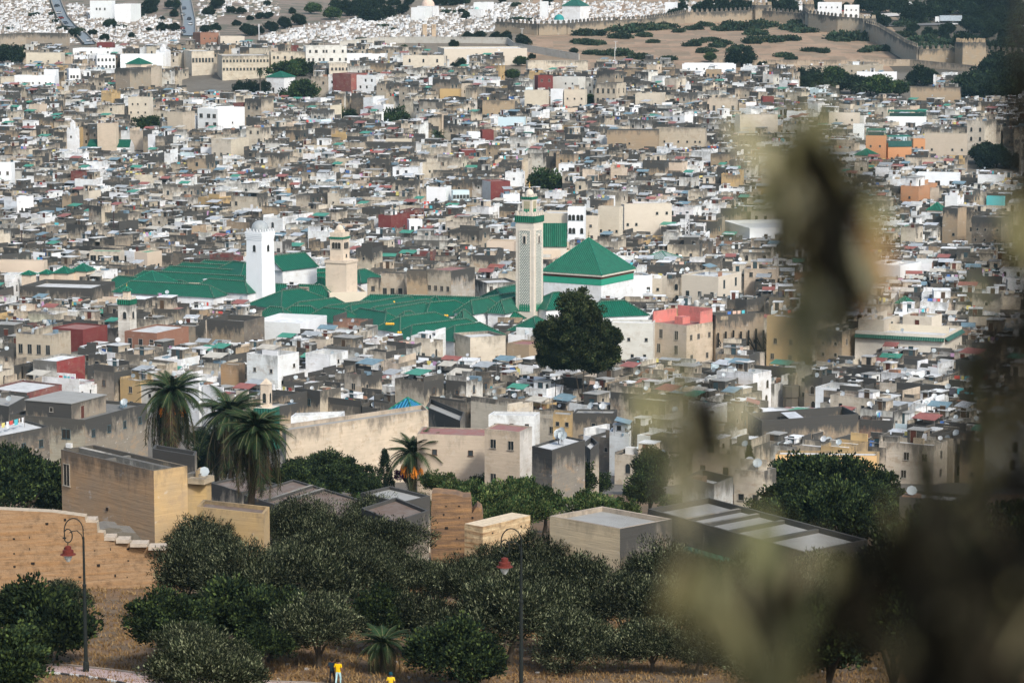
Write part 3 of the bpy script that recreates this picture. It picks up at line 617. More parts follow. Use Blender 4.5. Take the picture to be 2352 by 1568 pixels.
T(410,440,490,118,11,-16, wc='cr', rc='lt', par=.4, yb=142, win={0:(1,7,'tall',6,3.6,0)}, rm=0, lab='curved cream building with narrow windows', cat='building', dirt=.4)
T(615,622,700,120,11,-10, wc='cr', rc='lt', par=.4, yb=150, win={0:(2,6,'mid',8,3.6,.1)}, rm=0, lab='stained cream block between school and white block', cat='building', dirt=.6)
T(693,702,795,106,13,-10, wc='ww', rc='lt', par=.4, yb=150, win={0:(3,8,'mid',10,3.6,.05)}, rm=0, lab='large white public building with rows of hooded windows', lm='white public building', cat='building', dirt=.4)
T(745,756,800,146,11,-10, wc='cr', rc='lt', par=.4, yb=172, win={0:(2,5,'mid',8,3.4,.05)}, rm=0, lab='cream flats above the brick red building', cat='building', dirt=.4)
T(262,276,372,128,9,-6, wc='wh', rc='wh', par=.6, yb=158, win={}, rm=0, lab='broad plain white mosque wall', cat='building', dirt=.05)
T(215,222,264,128,9,-10, wc='wh', rc='wh', par=.6, yb=158, win={0:(2,5,'mid',6.5,3,0)}, rm=0, lab='white house with two rows of windows near the far mosque', cat='house', dirt=.1)
T(165,258,270,112,8,10, wc='wh', rc='wh', par=.4, yb=126, win={3:(1,3,'small',6,3,.4)}, lab='long low white house under the cemetery', cat='house', dirt=.1)
T(58,140,146,122,10,8, wc='cr', rc='lt', par=.4, yb=147, win={3:(1,4,'small',6,3,.2)}, lab='cream rambling house near the dark trees', cat='house', dirt=.3)
T(30,125,132,174,9,8, wc='wh', rc='lt', par=.5, yb=198, win={3:(1,6,'small',5.5,3,.1)}, lab='long white house with a row of small windows', lm='long white house', cat='house', dirt=.15)
T(100,128,132,160,10,10, wc='wh', rc='wh', par=.4, yb=180, win={}, lab='white cube house above the long white house', cat='house', dirt=.1)
T(0,26,30,176,10,10, wc='cr', rc='lt', par=.4, yb=200, win={3:(1,3,'mid',6,3,0)}, lab='cream house at the photo edge below dark trees', cat='house', dirt=.4)
T(150,158,182,158,10,-20, wc='wh', rc='rd', par=.4, yb=190, win={0:(1,3,'mid',6,3,.1)}, lab='white gabled house with a red roof edge', cat='house', dirt=.2)
T(262,298,338,158,15,30, wc='tn', rc='gr', par=.4, yb=205, win={}, rm=0, lab='massive windowless brown stone block', lm='brown stone block', cat='building', dirt=.95, wcs={3:(.29,.235,.18,.95),0:(.33,.28,.21,.9)})
T(336,366,370,152,12,10, wc='be', rc='lt', par=.5, yb=200, win={}, lab='beige tower house beside the brown stone block', cat='house')
T(293,342,348,224,13,12, wc='cr', rc='lt', par=.4, yb=270, win={3:(3,3,'small',10,3.2,.05)}, rm=0, lab='tall cream house with nine small windows', lm='nine-window house', cat='house', dirt=.35)
T(382,420,442,258,13,24, wc='be', rc='lt', par=.5, yb=300, win={3:(1,1,'mid',6,3,0)}, lab='twin beige house with deep light shaft', cat='house', dirt=.5)
T(450,500,556,250,11,34, wc='wh', rc='wh', par=.5, yb=295, win={3:(2,3,'big',7.4,3.2,.1),0:(1,3,'small',5,3,.2)}, lab='white modern house with deep balconies', lm='white balcony villa', cat='house', dirt=.15)
T(560,600,624,228,12,26, wc='be', rc='gr', par=.5, yb=260, win={3:(2,2,'mid',8,3.4,.1)}, lab='beige ruinous house under the tall thin palm', cat='house')
T(-12,26,30,374,12,12, wc='wh', rc='wh', par=.5, yb=420, win={3:(1,2,'mid',8,3,0)}, rm=0, lab='tall plain white house at the photo edge', lm='plain white edge house', cat='house', dirt=.08)
T(222,266,270,284,12,10, wc='pc', rc='lt', par=.4, yb=320, win={}, rm=0, lab='high blank peach wall behind the small green mosque', cat='house', dirt=.3)
T(483,530,565,320,12,26, wc='cr', rc='lt', par=.4, yb=360, win={3:(1,3,'mid',6,3,0)}, rm=0, lab='cream house with three tiny middle windows', cat='house', dirt=.4)
T(930,1020,1210,112,8,-8, wc='cr', rc='wh', par=.5, yb=128, win={}, rm=0, lab='long pale warehouse roof below the cypresses', lm='pale warehouse', cat='building', dirt=.1)
T(788,884,892,124,8,6, wc='wh', rc='lt', par=.5, yb=138, win={3:(1,5,'small',5,3,.3)}, lab='long white house above the terrace of arches', cat='house', dirt=.1)
T(925,1020,1026,128,11,8, wc='cr', rc='lt', par=.5, yb=158, win={3:(2,3,'arch',8,3.6,0)}, lab='cream house with tall arched bays', cat='house', dirt=.2)
T(1208,1212,1350,140,7,-6, wc='cr', rc='wh', par=.5, yb=165, win={}, rm=0, lab='wide blank pale warehouse wall by the dry hill', cat='building', dirt=.5)
T(838,950,956,328,9,8, wc='be', rc='gr', par=.6, yb=347, win={3:(1,4,'tall',5,3,.1)}, lab='colonnaded grey house left of the solitary palm', cat='house')
T(885,942,946,320,9,10, wc='cr', rc='lt', par=.5, yb=340, win={3:(1,3,'arch',4,3,0)}, rm=0, lab='cream house with three black arches', lm='three-arch house', cat='house', dirt=.15)
T(1108,1180,1184,232,12,8, wc='tn', rc='gr', par=.5, yb=262, win={}, rm=0, lab='wide blank tan wall in the middle of the old town', lm='blank tan wall', cat='building', dirt=.6)
T(1205,1256,1262,208,13,10, wc='cr', rc='lt', par=.5, yb=243, win={}, rm=0, lab='high blank pale wall', cat='building', dirt=.25)
T(1265,1292,1296,205,12,10, wc='wh', rc='lt', par=.5, yb=240, win={}, rm=0, lab='narrow white blank house', cat='house', dirt=.15)
T(1296,1344,1350,206,12,10, wc='cr', rc='lt', par=.5, yb=236, win={3:(1,3,'small',8,3,0)}, lab='cream house with two small windows', cat='house', dirt=.2)
T(1368,1416,1440,192,13,24, wc='vt', rc='gr', par=.5, yb=232, win={3:(2,4,'tall',9,3.8,0),0:(2,2,'tall',9,3.8,0)}, rm=0, lab='old hotel front with tall shuttered windows', lm='shuttered old hotel', cat='building', dirt=.7)
T(1460,1520,1530,215,11,12, wc='cr', rc='lt', par=.5, yb=240, win={3:(1,4,'small',6,3,.2)}, lab='cream house beneath a white roofed terrace', cat='house', dirt=.3)
T(1144,1205,1210,270,9,8, wc='lb', rc='wh', par=.5, yb=291, win={3:(1,4,'small',5,3,.1)}, lab='pale blue house with white rooftops', lm='pale blue house', cat='house', dirt=.1)
T(1010,1056,1060,205,10,8, wc='oc', rc='lt', par=.4, yb=228, win={}, rm=0, lab='small plain yellow house', lm='small yellow house', cat='house', dirt=.1)
T(1395,1510,1520,300,13,8, wc='tn', rc='gr', par=.5, yb=335, win={3:(1,5,'small',8,3,.4)}, rm=0, lab='very wide dark tan wall of an old palace', lm='old palace wall', cat='building', dirt=.9)
T(1505,1620,1630,296,13,8, wc='be', rc='lt', par=.5, yb=328, win={3:(1,6,'small',8,3,.2)}, rm=0, lab='beige palace wing with a row of slit windows', cat='building', dirt=.6)
T(1690,1700,1790,265,13,-22, wc='cr', rc='lt', par=.5, yb=305, win={0:(1,7,'arch',5,3,0)}, rm=0, lab='old cream palace with a row of tall arched windows', lm='arcaded palace', cat='building', dirt=.5, wcs={3:(.66,.62,.55,.3)})
T(1630,1690,1700,225,11,10, wc='be', rc='lt', par=.5, yb=260, win={3:(1,3,'tall',6,3,.1)}, lab='beige house with three tall openings', cat='house', dirt=.6)
T(1905,1975,1980,260,10,8, wc='cr', rc='lt', par=.4, yb=292, win={3:(1,2,'small',7,3,0)}, rm=0, lab='pale yellow long house behind the blurred leaves', cat='house', dirt=.1)
T(1808,1850,1856,256,10,10, wc='wh', rc='wh', par=.5, yb=272, win={3:(1,4,'arch',6,3,0)}, lab='white house with four small arched windows', cat='house', dirt=.1)
T(1960,1984,1990,286,13,10, wc='wh', rc='wh', par=.4, yb=318, win={3:(2,1,'small',9,4,0)}, rm=0, lab='tall narrow white house by the orange hotel', cat='house', dirt=.05)
T(1990,2034,2040,312,15,12, wc='og', rc='gr', par=.3, yb=362, win={3:(3,2,'small',11,3.2,.3)}, rm=0, hotel=1, lab='orange hotel wing with carved corner window', lm='orange hotel', cat='building', dirt=.05)
T(2036,2040,2096,330,12,-14, wc='og', rc='gn', par=.3, yb=356, win={0:(1,4,'mid',6,3,.2)}, rm=0, hotel=2, lab='orange hotel front with painted sign and green terrace canopy', cat='building', dirt=.05)
T(2095,2098,2126,319,12,-10, wc='og', rc='gn', par=.3, yb=350, win={0:(2,2,'mid',8,3.4,0)}, rm=0, lab='orange hotel end block with four windows', cat='building', dirt=.05)
T(2040,2128,2132,268,10,6, wc='wh', rc='gn', par=.3, yb=286, win={3:(1,3,'big',5,3,0)}, rm=0, gterr=1, lab='green roofed restaurant terrace with white pillars', lm='green restaurant terrace', cat='building', dirt=.1)
T(2126,2222,2230,308,12,10, wc='be', rc='lt', par=.4, yb=352, win={3:(1,4,'small',6,3,.1)}, rm=0, lab='pale beige palace wall right of the orange hotel', cat='building', dirt=.35)
T(2225,2262,2300,278,12,30, wc='cr', rc='lt', par=.4, yb=310, win={3:(2,2,'arch',8,3.4,0)}, lab='old cream house with arched windows at the right edge', cat='house', dirt=.6)
T(2095,2205,2215,202,10,12, wc='tn', rc='gr', par=.5, yb=235, win={}, lab='large brown walled enclosure below the bushes', cat='building', dirt=.8)
T(1932,2010,2090,150,8,20, wc='be', rc='lt', par=.4, yb=172, win={3:(1,4,'small',5,3,.2)}, lab='beige house at the foot of the city rampart', cat='house', dirt=.5)
T(1970,2060,2066,166,8,8, wc='wh', rc='wh', par=.4, yb=176, win={3:(1,6,'small',5,3,.2)}, lab='row of low white houses behind the garden trees', cat='house', dirt=.1)
T(1840,1944,1950,152,7,8, wc='be', rc='lt', par=.4, yb=165, win={}, lab='low beige wall beside the dry hill', cat='house', dirt=.5)
T(1568,1690,1694,148,8,6, wc='wh', rc='wh', par=.5, yb=170, win={3:(1,6,'small',5.6,3,.3)}, lab='low white houses at the lower edge of the dry hill', cat='house', dirt=.2)
T(1622,1655,1660,160,10,10, wc='tn', rc='lt', par=.4, yb=178, win={3:(1,3,'mid',7,3,0)}, lab='tan brick house with three windows below the hill', cat='house', dirt=.3)
T(505,548,560,838,9.6,18, wc='tn', rc='gr', par=.3, yb=890, win={}, rm=0, lab='square brick tower stump between palm and white lantern', cat='tower', dirt=.5, wcs={3:(.36,.22,.11,.5),0:(.3,.19,.1,.5)})
T(1040,1080,1162,775,9.5,-26, wc='cr', rc='lt', par=.6, yb=835, win={0:(1,2,'small',4.5,3,0)}, rm=0, lab='big cream house with flaking side and pergola roof', lm='flaking cream house', cat='house', dirt=.6)
T(1163,1215,1252,792,8,30, wc='tn', rc='rd', par=.3, yb=830, win={0:(1,4,'small',4,3,0)}, rm=0, lab='tan house with four shutters beside the giant tree', cat='house', dirt=.4)
T(1400,1500,1512,742,10,8, wc='ww', rc='wh', par=.5, yb=830, win={3:(2,3,'small',6,3.6,.3)}, rm=0, lab='plain off-white house between giant tree and pink terrace', cat='house', dirt=.35)
T(70,130,180,830,8,26, wc='ww', rc='wh', par=.4, yb=870, win={}, rm=0, lab='whitewashed brick house with crenellated rim', cat='house', dirt=.6, wcs={0:(.25,.03,.03,.3)})
T(30,120,150,770,10,20, wc='be', rc='gr', par=.4, yb=830, win={3:(1,4,'tall',6,3,0)}, lab='beige house with tall barred windows', lm='barred-window house', cat='house', dirt=.6)
T(110,190,235,757,8.5,28, wc='rd', rc='rd', par=.3, yb=790, win={}, rm=0, lab='dark red terrace house with cream water cabins', lm='red terrace house', cat='house', dirt=.1)
T(280,360,420,765,8.5,26, wc='br', rc='lt', par=.3, yb=800, win={3:(1,3,'door',5,3,0)}, rm=0, lab='reddish house under a wide pale sheet roof', cat='house', dirt=.2)
T(470,560,600,738,10,24, wc='dg', rc='gr', par=1.2, yb=790, win={}, rm=0, lab='great dark stained house with flaking tan walls', lm='dark stained house', cat='house', wcs={3:(.30,.23,.15,1)})
T(576,690,742,742,8.5,20, wc='wh', rc='wh', par=1., yb=765, win={0:(1,2,'small',6,3,0)}, rm=0, lab='white walled roof terrace with dark doorway', lm='white roof terrace', cat='house', dirt=.12)
# ------------------------------------------------------------------ mosques, minarets and green roofs
CON = []          # keep houses in front from hiding what stands free: (x0, x1, distance, lowest picture y left clear)
FOOT = []         # circles where no other house stands: (x, y, r)
GT = (.005, .125, .07, .2); WHT = (.76, .77, .77, .3); CRM = (.68, .61, .51, .2); PCH = (.68, .56, .43, .25)
def merlons(root, half, z, w, h, step, col, phi_name='merlon'):
    mb = MB(); mb.prism([(-w/2, -w*.3), (w/2, -w*.3), (w/2, w*.3), (-w/2, w*.3)], 0, h*.6, col, 'stone')
    mb.prism([(-w/4, -w*.3), (w/4, -w*.3), (w/4, w*.3), (-w/4, w*.3)], h*.6, h, col, 'stone'); me = mb.mesh(phi_name)
    n = max(2, int(2*half/step)); k = [(-half+(i+.5)*2*half/n) for i in range(n)]
    for t in k:
        link(phi_name, me, root, (t, -half, z)); link(phi_name, me, root, (t, half, z))
        link(phi_name, me, root, (-half, t, z), R(90)); link(phi_name, me, root, (half, t, z), R(90))
def finial(root, z, col=(.7, .45, .12, 0), s=1.):
    mb = MB(); mb.tube((0, 0, z), (0, 0, z+2.2*s), .05*s, .03*s, (.3, .25, .15, 0), 'paint', 5)
    for zz, r in ((.5, .28), (1.05, .2), (1.5, .13)): mb.lathe(0, 0, [(0, z+(zz-r)*s), (r*s*.9, z+(zz-r*.4)*s), (r*s*.9, z+(zz+r*.4)*s), (0, z+(zz+r)*s)], col, 'paint', 8)
    obj('finial', mb, root)
def pyramid(root, half, z0, h, col=GT, over=.3, name='tiled_roof'):
    mb = MB(); H_ = half+over; q = [(-H_, -H_, z0), (H_, -H_, z0), (H_, H_, z0), (-H_, H_, z0)]
    for i in range(4): mb.roofface([q[i], q[(i+1) % 4], (0, 0, z0+h)], col)
    mb.face(q[::-1], CRM, 'stone'); o = obj(name, mb, root)
    mb = MB()
    for p in q: mb.tube(p, (0, 0, z0+h+.05), .14, .10, (.03, .26, .16, .2), 'glazed_tile', 5)
    obj('ridge_tile', mb, o); return o
def lattice(root, half, z0, z1, w, face, pitch=.62):
    """open net of interlaced lozenges standing proud of a darker ground"""
    mb = MB(); t = .075; n = max(3, round(w/pitch)); pu = w/n; pv = pu*1.25; rows = int((z1-z0)/pv)
    mb.face([(-w/2, -.02, z0), (w/2, -.02, z0), (w/2, -.02, z1), (-w/2, -.02, z1)], (.20, .27, .22, 0), 'paint')
    def bar(x0, a, x1, b):
        d = Vector((x1-x0, b-a)).normalized(); nn = Vector((-d.y, d.x))*t
        q = [(x0+nn.x, a+nn.y), (x0-nn.x, a-nn.y), (x1-nn.x, b-nn.y), (x1+nn.x, b+nn.y)]
        mb.face([(x, -.10, z) for x, z in q], (.70, .68, .60, 0), 'paint')
        mb.face([(q[1][0], -.1, q[1][1]), (q[1][0], 0, q[1][1]), (q[2][0], 0, q[2][1]), (q[2][0], -.1, q[2][1])], (.70, .68, .60, 0), 'paint')
    for r in range(rows):
        za = z0+r*(z1-z0)/rows; zb = z0+(r+1)*(z1-z0)/rows; zm = (za+zb)/2
        for i in range(n):
            xa = -w/2+i*pu; xm = xa+pu/2; xb = xa+pu
            bar(xa, zm, xm, zb); bar(xm, zb, xb, zm); bar(xa, zm, xm, za); bar(xm, za, xb, zm)
    for x in (-w/2, w/2): mb.box(x-.07, -.13, z0, x+.07, 0, z1, (.66, .6, .5, 0), 'paint')
    mb.box(-w/2, -.13, z1-.08, w/2, 0, z1+.08, (.66, .6, .5, 0), 'paint')
    for i in range(n):                                                      # green arcade at the foot
        xa = -w/2+i*pu; mb.face([(xa+.04, -.14, z0), (xa+pu-.04, -.14, z0), (xa+pu-.04, -.14, z0+1.1), (xa+pu/2, -.14, z0+1.9), (xa+.04, -.14, z0+1.1)], (.02, .22, .12, 0), 'paint')
    ph = {0: 0, 1: R(90), 3: R(-90)}[face]; p = {0: (0, -half, 0), 1: (half, 0, 0), 3: (-half, 0, 0)}[face]
    return obj('lattice_panel', mb, root, p, ph)
def minaret_place(xc, d, phi):
    p = P(xc, 600, d); g = gz(p.x, d); return (p.x, d, g)
def zz(x, y, d, g): return P(x, y, d).z-g          # local height of picture row y at distance d
def hip_roof(root, A, Bp, Wd, dz, ext=None, col=GT, wall=3.2, wallcol=WHT, org=(0, 0, 0)):
    """hipped tile roof over the ridge A-B; eaves Wd apart, dz below; low walls beneath"""
    o = Vector(org); A = Vector(A)-o; Bp = Vector(Bp)-o; t = (Bp-A); t.z = 0; t.normalize(); n = Vector((-t.y, t.x, 0)); e = Wd/2 if ext is None else ext
    zt = A.z; ze = zt-dz
    a, b, c, d = [Vector((q.x, q.y, ze)) for q in (A-t*e-n*Wd/2, Bp+t*e-n*Wd/2, Bp+t*e+n*Wd/2, A-t*e+n*Wd/2)]
    A.z = Bp.z = zt; mb = MB()
    mb.roofface([a, b, Bp, A], col); mb.roofface([c, d, A, Bp], col)
    if e > .2: mb.roofface([b, c, Bp], col); mb.roofface([d, a, A], col)
    else: mb.face([b, c, Bp], wallcol, 'wall_render'); mb.face([d, a, A], wallcol, 'wall_render')
    r = obj('tiled_roof', mb, root); mb = MB(); rc = (.09, .17, .115, .2)
    up = Vector((0, 0, .05))
    mb.tube(A+up, Bp+up, .22, .22, rc, 'glazed_tile', 5)
    for p, q in ((a, A), (b, Bp), (c, Bp), (d, A)): mb.tube(p+up, q+up, .17, .17, rc, 'glazed_tile', 5)
    obj('ridge_tile', mb, r)
    mb = MB(); q = [tuple(p.xy) for p in (a, b, c, d)]; q = inset(q, .35); mb.prism(q, ze-wall, ze-.03, wallcol, 'wall_render'); obj('wall', mb, r)
    return r

# tall lattice minaret of the shrine
D0 = 640.; x, y, g = minaret_place(1216, D0, 0); ph = R(-28); s = mpp(D0)
rt = thing('minaret', 'tall square lattice-patterned minaret with green bands and small gold finial', 'minaret', (x, y, g), ph); hw = 2.28
zt = zz(1216, 509, D0, g); mb = MB(); mb.box(-hw, -hw, -3, hw, hw, zt, CRM, 'wall_render'); obj('shaft', mb, rt)
zb_ = zz(1216, 712, D0, g); zl = zz(1216, 527, D0, g)
lattice(rt, hw, zb_, zl, 2.8, 0, .56); lattice(rt, hw, zb_, zl, 2.8, 1, .56)
for f, pos, a in ((0, (0, -hw-.16, zl-2.9), 0), (1, (hw+.16, 0, zl-2.9), R(90))):
    mb = MB(); mb.box(-.55, 0, -.2, .55, .12, 2.1, CRM, 'paint'); winfaces(mb, 'arch', 0, False, .6, 1.6); obj('window', mb, rt, pos, a)
gb0, gb1 = zz(1216, 509, D0, g), zz(1216, 494, D0, g); mb = MB(); mb.box(-hw-.2, -hw-.2, gb0, hw+.2, hw+.2, gb1, (.012, .17, .09, .3), 'glazed_tile', bottom=True, top=CRM, topmat='stone'); obj('tile_band', mb, rt)
merlons(rt, hw+.1, gb1, .5, 1.0, .85, CRM)
lh = 1.25; z1 = gb1; z2 = zz(1216, 457, D0, g); mb = MB(); mb.box(-lh, -lh, z1, lh, lh, z2, CRM, 'wall_render'); obj('lantern', mb, rt)
for f, pos, a in ((0, (0, -lh, 0), 0), (1, (lh, 0, 0), R(90))):
    mb = MB(); w = 1.5; q0 = zz(1216, 486, D0, g); q1 = zz(1216, 461, D0, g)
    mb.box(-w/2, -.06, q0, w/2, 0, q1, (.55, .47, .3, 0), 'paint')
    for i in range(6):
        for j in range(6): mb.box(-w/2+.1+i*w/6, -.09, q0+.7+j*.3, -w/2+.26+i*w/6, -.06, q0+.82+j*.3, (.16, .18, .14, 0), 'paint')
    for i in range(3): mb.face([(-.7+i*.48, -.12, q0), (-.3+i*.48, -.12, q0), (-.3+i*.48, -.12, q0+.55), (-.5+i*.48, -.12, q0+.85), (-.7+i*.48, -.12, q0+.55)], (.02, .22, .12, 0), 'paint')
    obj('lattice_panel', mb, rt, pos, a)
z3 = zz(1216, 451, D0, g); mb = MB(); mb.box(-lh-.15, -lh-.15, z2, lh+.15, lh+.15, z3, (.012, .17, .09, .3), 'glazed_tile', top=CRM, topmat='stone', bottom=True); obj('tile_band', mb, rt)
merlons(rt, lh, z3, .45, .6, .75, CRM)
mb = MB(); mb.lathe(0, 0, [(.95, z3), (.98, z3+.5), (.85, z3+1.1), (.5, z3+1.5), (0, z3+1.7)], CRM, 'wall_render', 14); obj('dome', mb, rt); finial(rt, z3+1.7, s=.9)
CON.append((1180, 1252, D0, 716)); FOOT.append((x, y, 6)); LM.append(('lattice minaret', 1216, 580))

# hall with the big green pyramid roof
D1 = 662.; c0 = PZ(1382, 632, P(1382, 632, D1).z); th = 31; s = mpp(D1); half = 8.1
ctr = c0+Vector((-math.cos(R(th)), math.sin(R(th)), 0))*half+Vector((math.sin(R(th)), math.cos(R(th)), 0))*half
g = gz(ctr.x, ctr.y); ze = c0.z-g
rt = thing('shrine_hall', 'large pale hall under a big green tiled pyramid roof', 'shrine', (ctr.x, ctr.y, g), R(-th)); hf = half-.25
mb = MB(); mb.box(-hf, -hf, -3, hf, hf, ze-2.55, WHT, 'wall_render'); obj('wall', mb, rt)
mb = MB(); mb.box(-hf-.06, -hf-.06, ze-2.5, hf+.06, hf+.06, ze-1.0, (.03, .30, .19, .2), 'paint', bottom=True); obj('tile_band', mb, rt)
mb = MB(); mb.box(-hf-.12, -hf-.12, ze-1.0, hf+.12, hf+.12, ze-.45, (.09, .04, .025, 0), 'paint'); mb.box(-half-.15, -half-.15, ze-.45, half+.15, half+.15, ze-.02, CRM, 'stone', bottom=True); obj('eaves', mb, rt)
ap = P(1357, 546, (ctr.y)).z-g
pyramid(rt, half, ze, ap-ze, (.007, .16, .085, .2), .25); finial(rt, ap, (.25, .2, .12, 0), 1.)
CON.append((1258, 1462, D1-2, 690)); FOOT.append((ctr.x, ctr.y, 13)); LM.append(('green pyramid hall', 1360, 600))

# white minaret with the glass dome
D2 = 668.; x, y, g = minaret_place(598, D2, 0); ph = R(-34); rt = thing('minaret', 'stout white minaret topped by a clear glass dome', 'minaret', (x, y, g), ph); hw = 2.28
zt = zz(598, 531, D2, g); mb = MB(); W2 = (.80, .82, .82, .06)
mb.face([(-hw-.35, -hw-.35, -3), (hw+.35, -hw-.35, -3), (hw, -hw, zt-2.5), (-hw, -hw, zt-2.5)], W2, 'wall_render', [(0, 9), (5, 9), (5, 6), (0, 6)])
mb.face([(hw+.35, -hw-.35, -3), (hw+.35, hw+.35, -3), (hw, hw, zt-2.5), (hw, -hw, zt-2.5)], W2, 'wall_render', [(0, 9), (5, 9), (5, 6), (0, 6)])
mb.face([(hw+.35, hw+.35, -3), (-hw-.35, hw+.35, -3), (-hw, hw, zt-2.5), (hw, hw, zt-2.5)], W2, 'wall_render')
mb.face([(-hw-.35, hw+.35, -3), (-hw-.35, -hw-.35, -3), (-hw, -hw, zt-2.5), (-hw, hw, zt-2.5)], W2, 'wall_render')
mb.box(-hw, -hw, zt-2.5, hw, hw, zt-1.9, W2, 'wall_render')
for k in range(3): mb.box(-hw-.07*(k+1), -hw-.07*(k+1), zt-1.9+k*.45, hw+.07*(k+1), hw+.07*(k+1), zt-1.45+k*.45, W2, 'wall_render', bottom=True)
mb.box(-hw-.25, -hw-.25, zt-.55, hw+.25, hw+.25, zt, W2, 'wall_render', bottom=True); obj('shaft', mb, rt)
merlons(rt, hw+.12, zt, .42, .7, .82, WHT)
for pos, a in (((.1, -hw-.02, zt-4.6), 0), ((hw+.02, .1, zt-4.6), R(90))): link('window', winmesh('arch', 0), rt, pos, a)
mb = MB(); r = 2.05; mb.lathe(0, 0, [(r*.9, zt)]+[(r*math.cos(a*math.pi/16-.15), zt+.55+r*math.sin(a*math.pi/16-.15)) for a in range(0, 9)]+[(0, zt+.55+r)], (.62, .66, .66, 0), 'paint', 18)
dm = obj('glass_dome', mb, rt)
gm = bpy.data.materials.new('dome_glass'); gm.use_nodes = True; gb = gm.node_tree.nodes['Principled BSDF']; gb.inputs['Base Color'].default_value = (.42, .45, .45, 1); gb.inputs['Roughness'].default_value = .15; gb.inputs['Alpha'].default_value = .7
dm.data.materials.clear(); dm.data.materials.append(gm)
mb = MB()
for k in range(9):
    a = k*math.pi/4.5
    for j in range(6):
        q = lambda t: (r*math.cos(t)*math.cos(a), r*math.cos(t)*math.sin(a), zt+.55+r*math.sin(t)); mb.tube(q(j*.26), q((j+1)*.26), .02, .02, (.4, .4, .38, 0), 'paint', 4)
mb.lathe(0, 0, [(.9, zt), (.8, zt+1.2), (0, zt+1.5)], (.7, .68, .64, 0), 'paint', 8); obj('dome_ribs', mb, rt)
CON.append((560, 634, D2, 668)); FOOT.append((x, y, 5)); LM.append(('white minaret', 598, 590))

# peach minaret on its two-stage base
D3 = 676.; x, y, g = minaret_place(784, D3, 0); rt = thing('minaret', 'peach minaret with narrow lantern on a wide blank tower base', 'minaret', (x, y, g), R(-24)); hw = 2.8
zt = zz(790, 602, D3, g); mb = MB(); mb.box(-hw, -hw, -3, hw, hw, zt, PCH, 'wall_render'); mb.box(-hw-.2, -hw-.2, zt, hw+.2, hw+.2, zt+.6, PCH, 'wall_render', bottom=True); obj('base', mb, rt)
hw = 1.72; z2 = zz(784, 548, D3, g); mb = MB(); mb.box(-hw-.5, -hw+.2, zt+.6, hw-.5, hw+.2, z2, PCH, 'wall_render'); obj('shaft', mb, rt)
mb = MB(); mb.box(-hw-.65, -hw+.05, z2, hw-.35, hw+.35, z2+.5, (.03, .22, .13, 0), 'glazed_tile', bottom=True); obj('tile_band', mb, rt)
mb = MB(); mb.box(-hw-.5, -hw+.2, z2+.5, hw-.5, hw+.2, z2+1.5, PCH, 'wall_render')
for k in range(5):
    for sx in (-hw+.2, hw-.2): pass
obj('parapet', mb, rt)
for t in (-.75, 0, .75): link('window', winmesh('arch', 1), rt, (-.5+t, -hw+.18, z2-2.3)); link('window', winmesh('arch', 1), rt, (hw-.48, .2+t, z2-2.3), R(90))
link('window', winmesh('small', 0), rt, (hw-.48, .2, z2-4.4), R(90))
mb = MB(); z3 = zz(784, 528, D3, g); mb.box(-.95-.5, -.75, z2+1.5, .95-.5, 1.15, z3, PCH, 'wall_render'); mb.lathe(-.5, .2, [(1.05, z3), (1.0, z3+.2), (.75, z3+.8), (.3, z3+1.1), (0, z3+1.2)], PCH, 'wall_render', 12); obj('lantern', mb, rt)
CON.append((750, 830, D3, 655)); FOOT.append((x, y, 6)); LM.append(('peach minaret', 785, 590))

# small minaret with green band, lower left
D4 = 600.; x, y, g = minaret_place(290, D4, 0); rt = thing('minaret', 'short stained white minaret with green tile band and tiny lantern', 'minaret', (x, y, g), R(-22)); hw = 1.42
zt = zz(290, 698, D4, g); mb = MB(); mb.box(-hw, -hw, -3, hw, hw, zt, (.70, .67, .6, .6), 'wall_render'); obj('shaft', mb, rt)
mb = MB(); mb.box(-hw-.12, -hw-.12, zt, hw+.12, hw+.12, zt+1.1, (.012, .17, .09, .3), 'glazed_tile', bottom=True, top=CRM, topmat='stone'); obj('tile_band', mb, rt)
merlons(rt, hw, zt+1.1, .35, .6, .58, CRM)
mb = MB(); z2 = zz(290, 668, D4, g); mb.box(-.62, -.62, zt+1.1, .62, .62, z2, PCH, 'wall_render'); obj('lantern', mb, rt); pyramid(rt, .62, z2, .9, over=.25); finial(rt, z2+.85, s=.45)
link('window', winmesh('arch', 0), rt, (.2, -hw-.01, zt-3)); link('window', winmesh('arch', 0), rt, (hw+.01, 0, zt-3), R(90))
CON.append((266, 314, D4, 752)); FOOT.append((x, y, 4)); LM.append(('short green-banded minaret', 290, 710))

# the great mosque: rows of long green roofs round the two minarets
zr_ = P(700, 640, 690).z
rt = thing('mosque', 'sprawling great mosque of many parallel green tiled roofs', 'mosque', (0, 0, 0)); LM.append(('green mosque roofs', 880, 705))
ZT = CZ-79.0
def HR(x0, y0, x1, y1, Wd=7., dz=2.7, h=0., **k):
    a, b = PZ(x0, y0, ZT+h), PZ(x1, y1, ZT+h); hip_roof(rt, a, b, Wd, dz, **k); m = (a+b)/2
    n = max(1, int((b-a).length/8))
    for i in range(n+1): q = a+(b-a)*(i/n); FOOT.append((q.x, q.y, Wd/2+1.5))
for r_ in [(685,694,769,684,7),(753,702,847,691,7),(805,701,937,680,8),(860,705,982,687,7),(886,710,977,694,7),(988,695,1044,690,10),(851,677,1000,680,8),(1000,680,1104,683,8),
           (826,708,888,718,8),(920,727,998,717,9),(946,747,1071,732,8),(1045,748,1102,741,8),(743,706,793,711,7),(670,703,714,703,8),(620,704,648,706,6),(928,716,944,714,5),(1062,712,1068,711,4)]:
    HR(*r_[:4], Wd=r_[4])
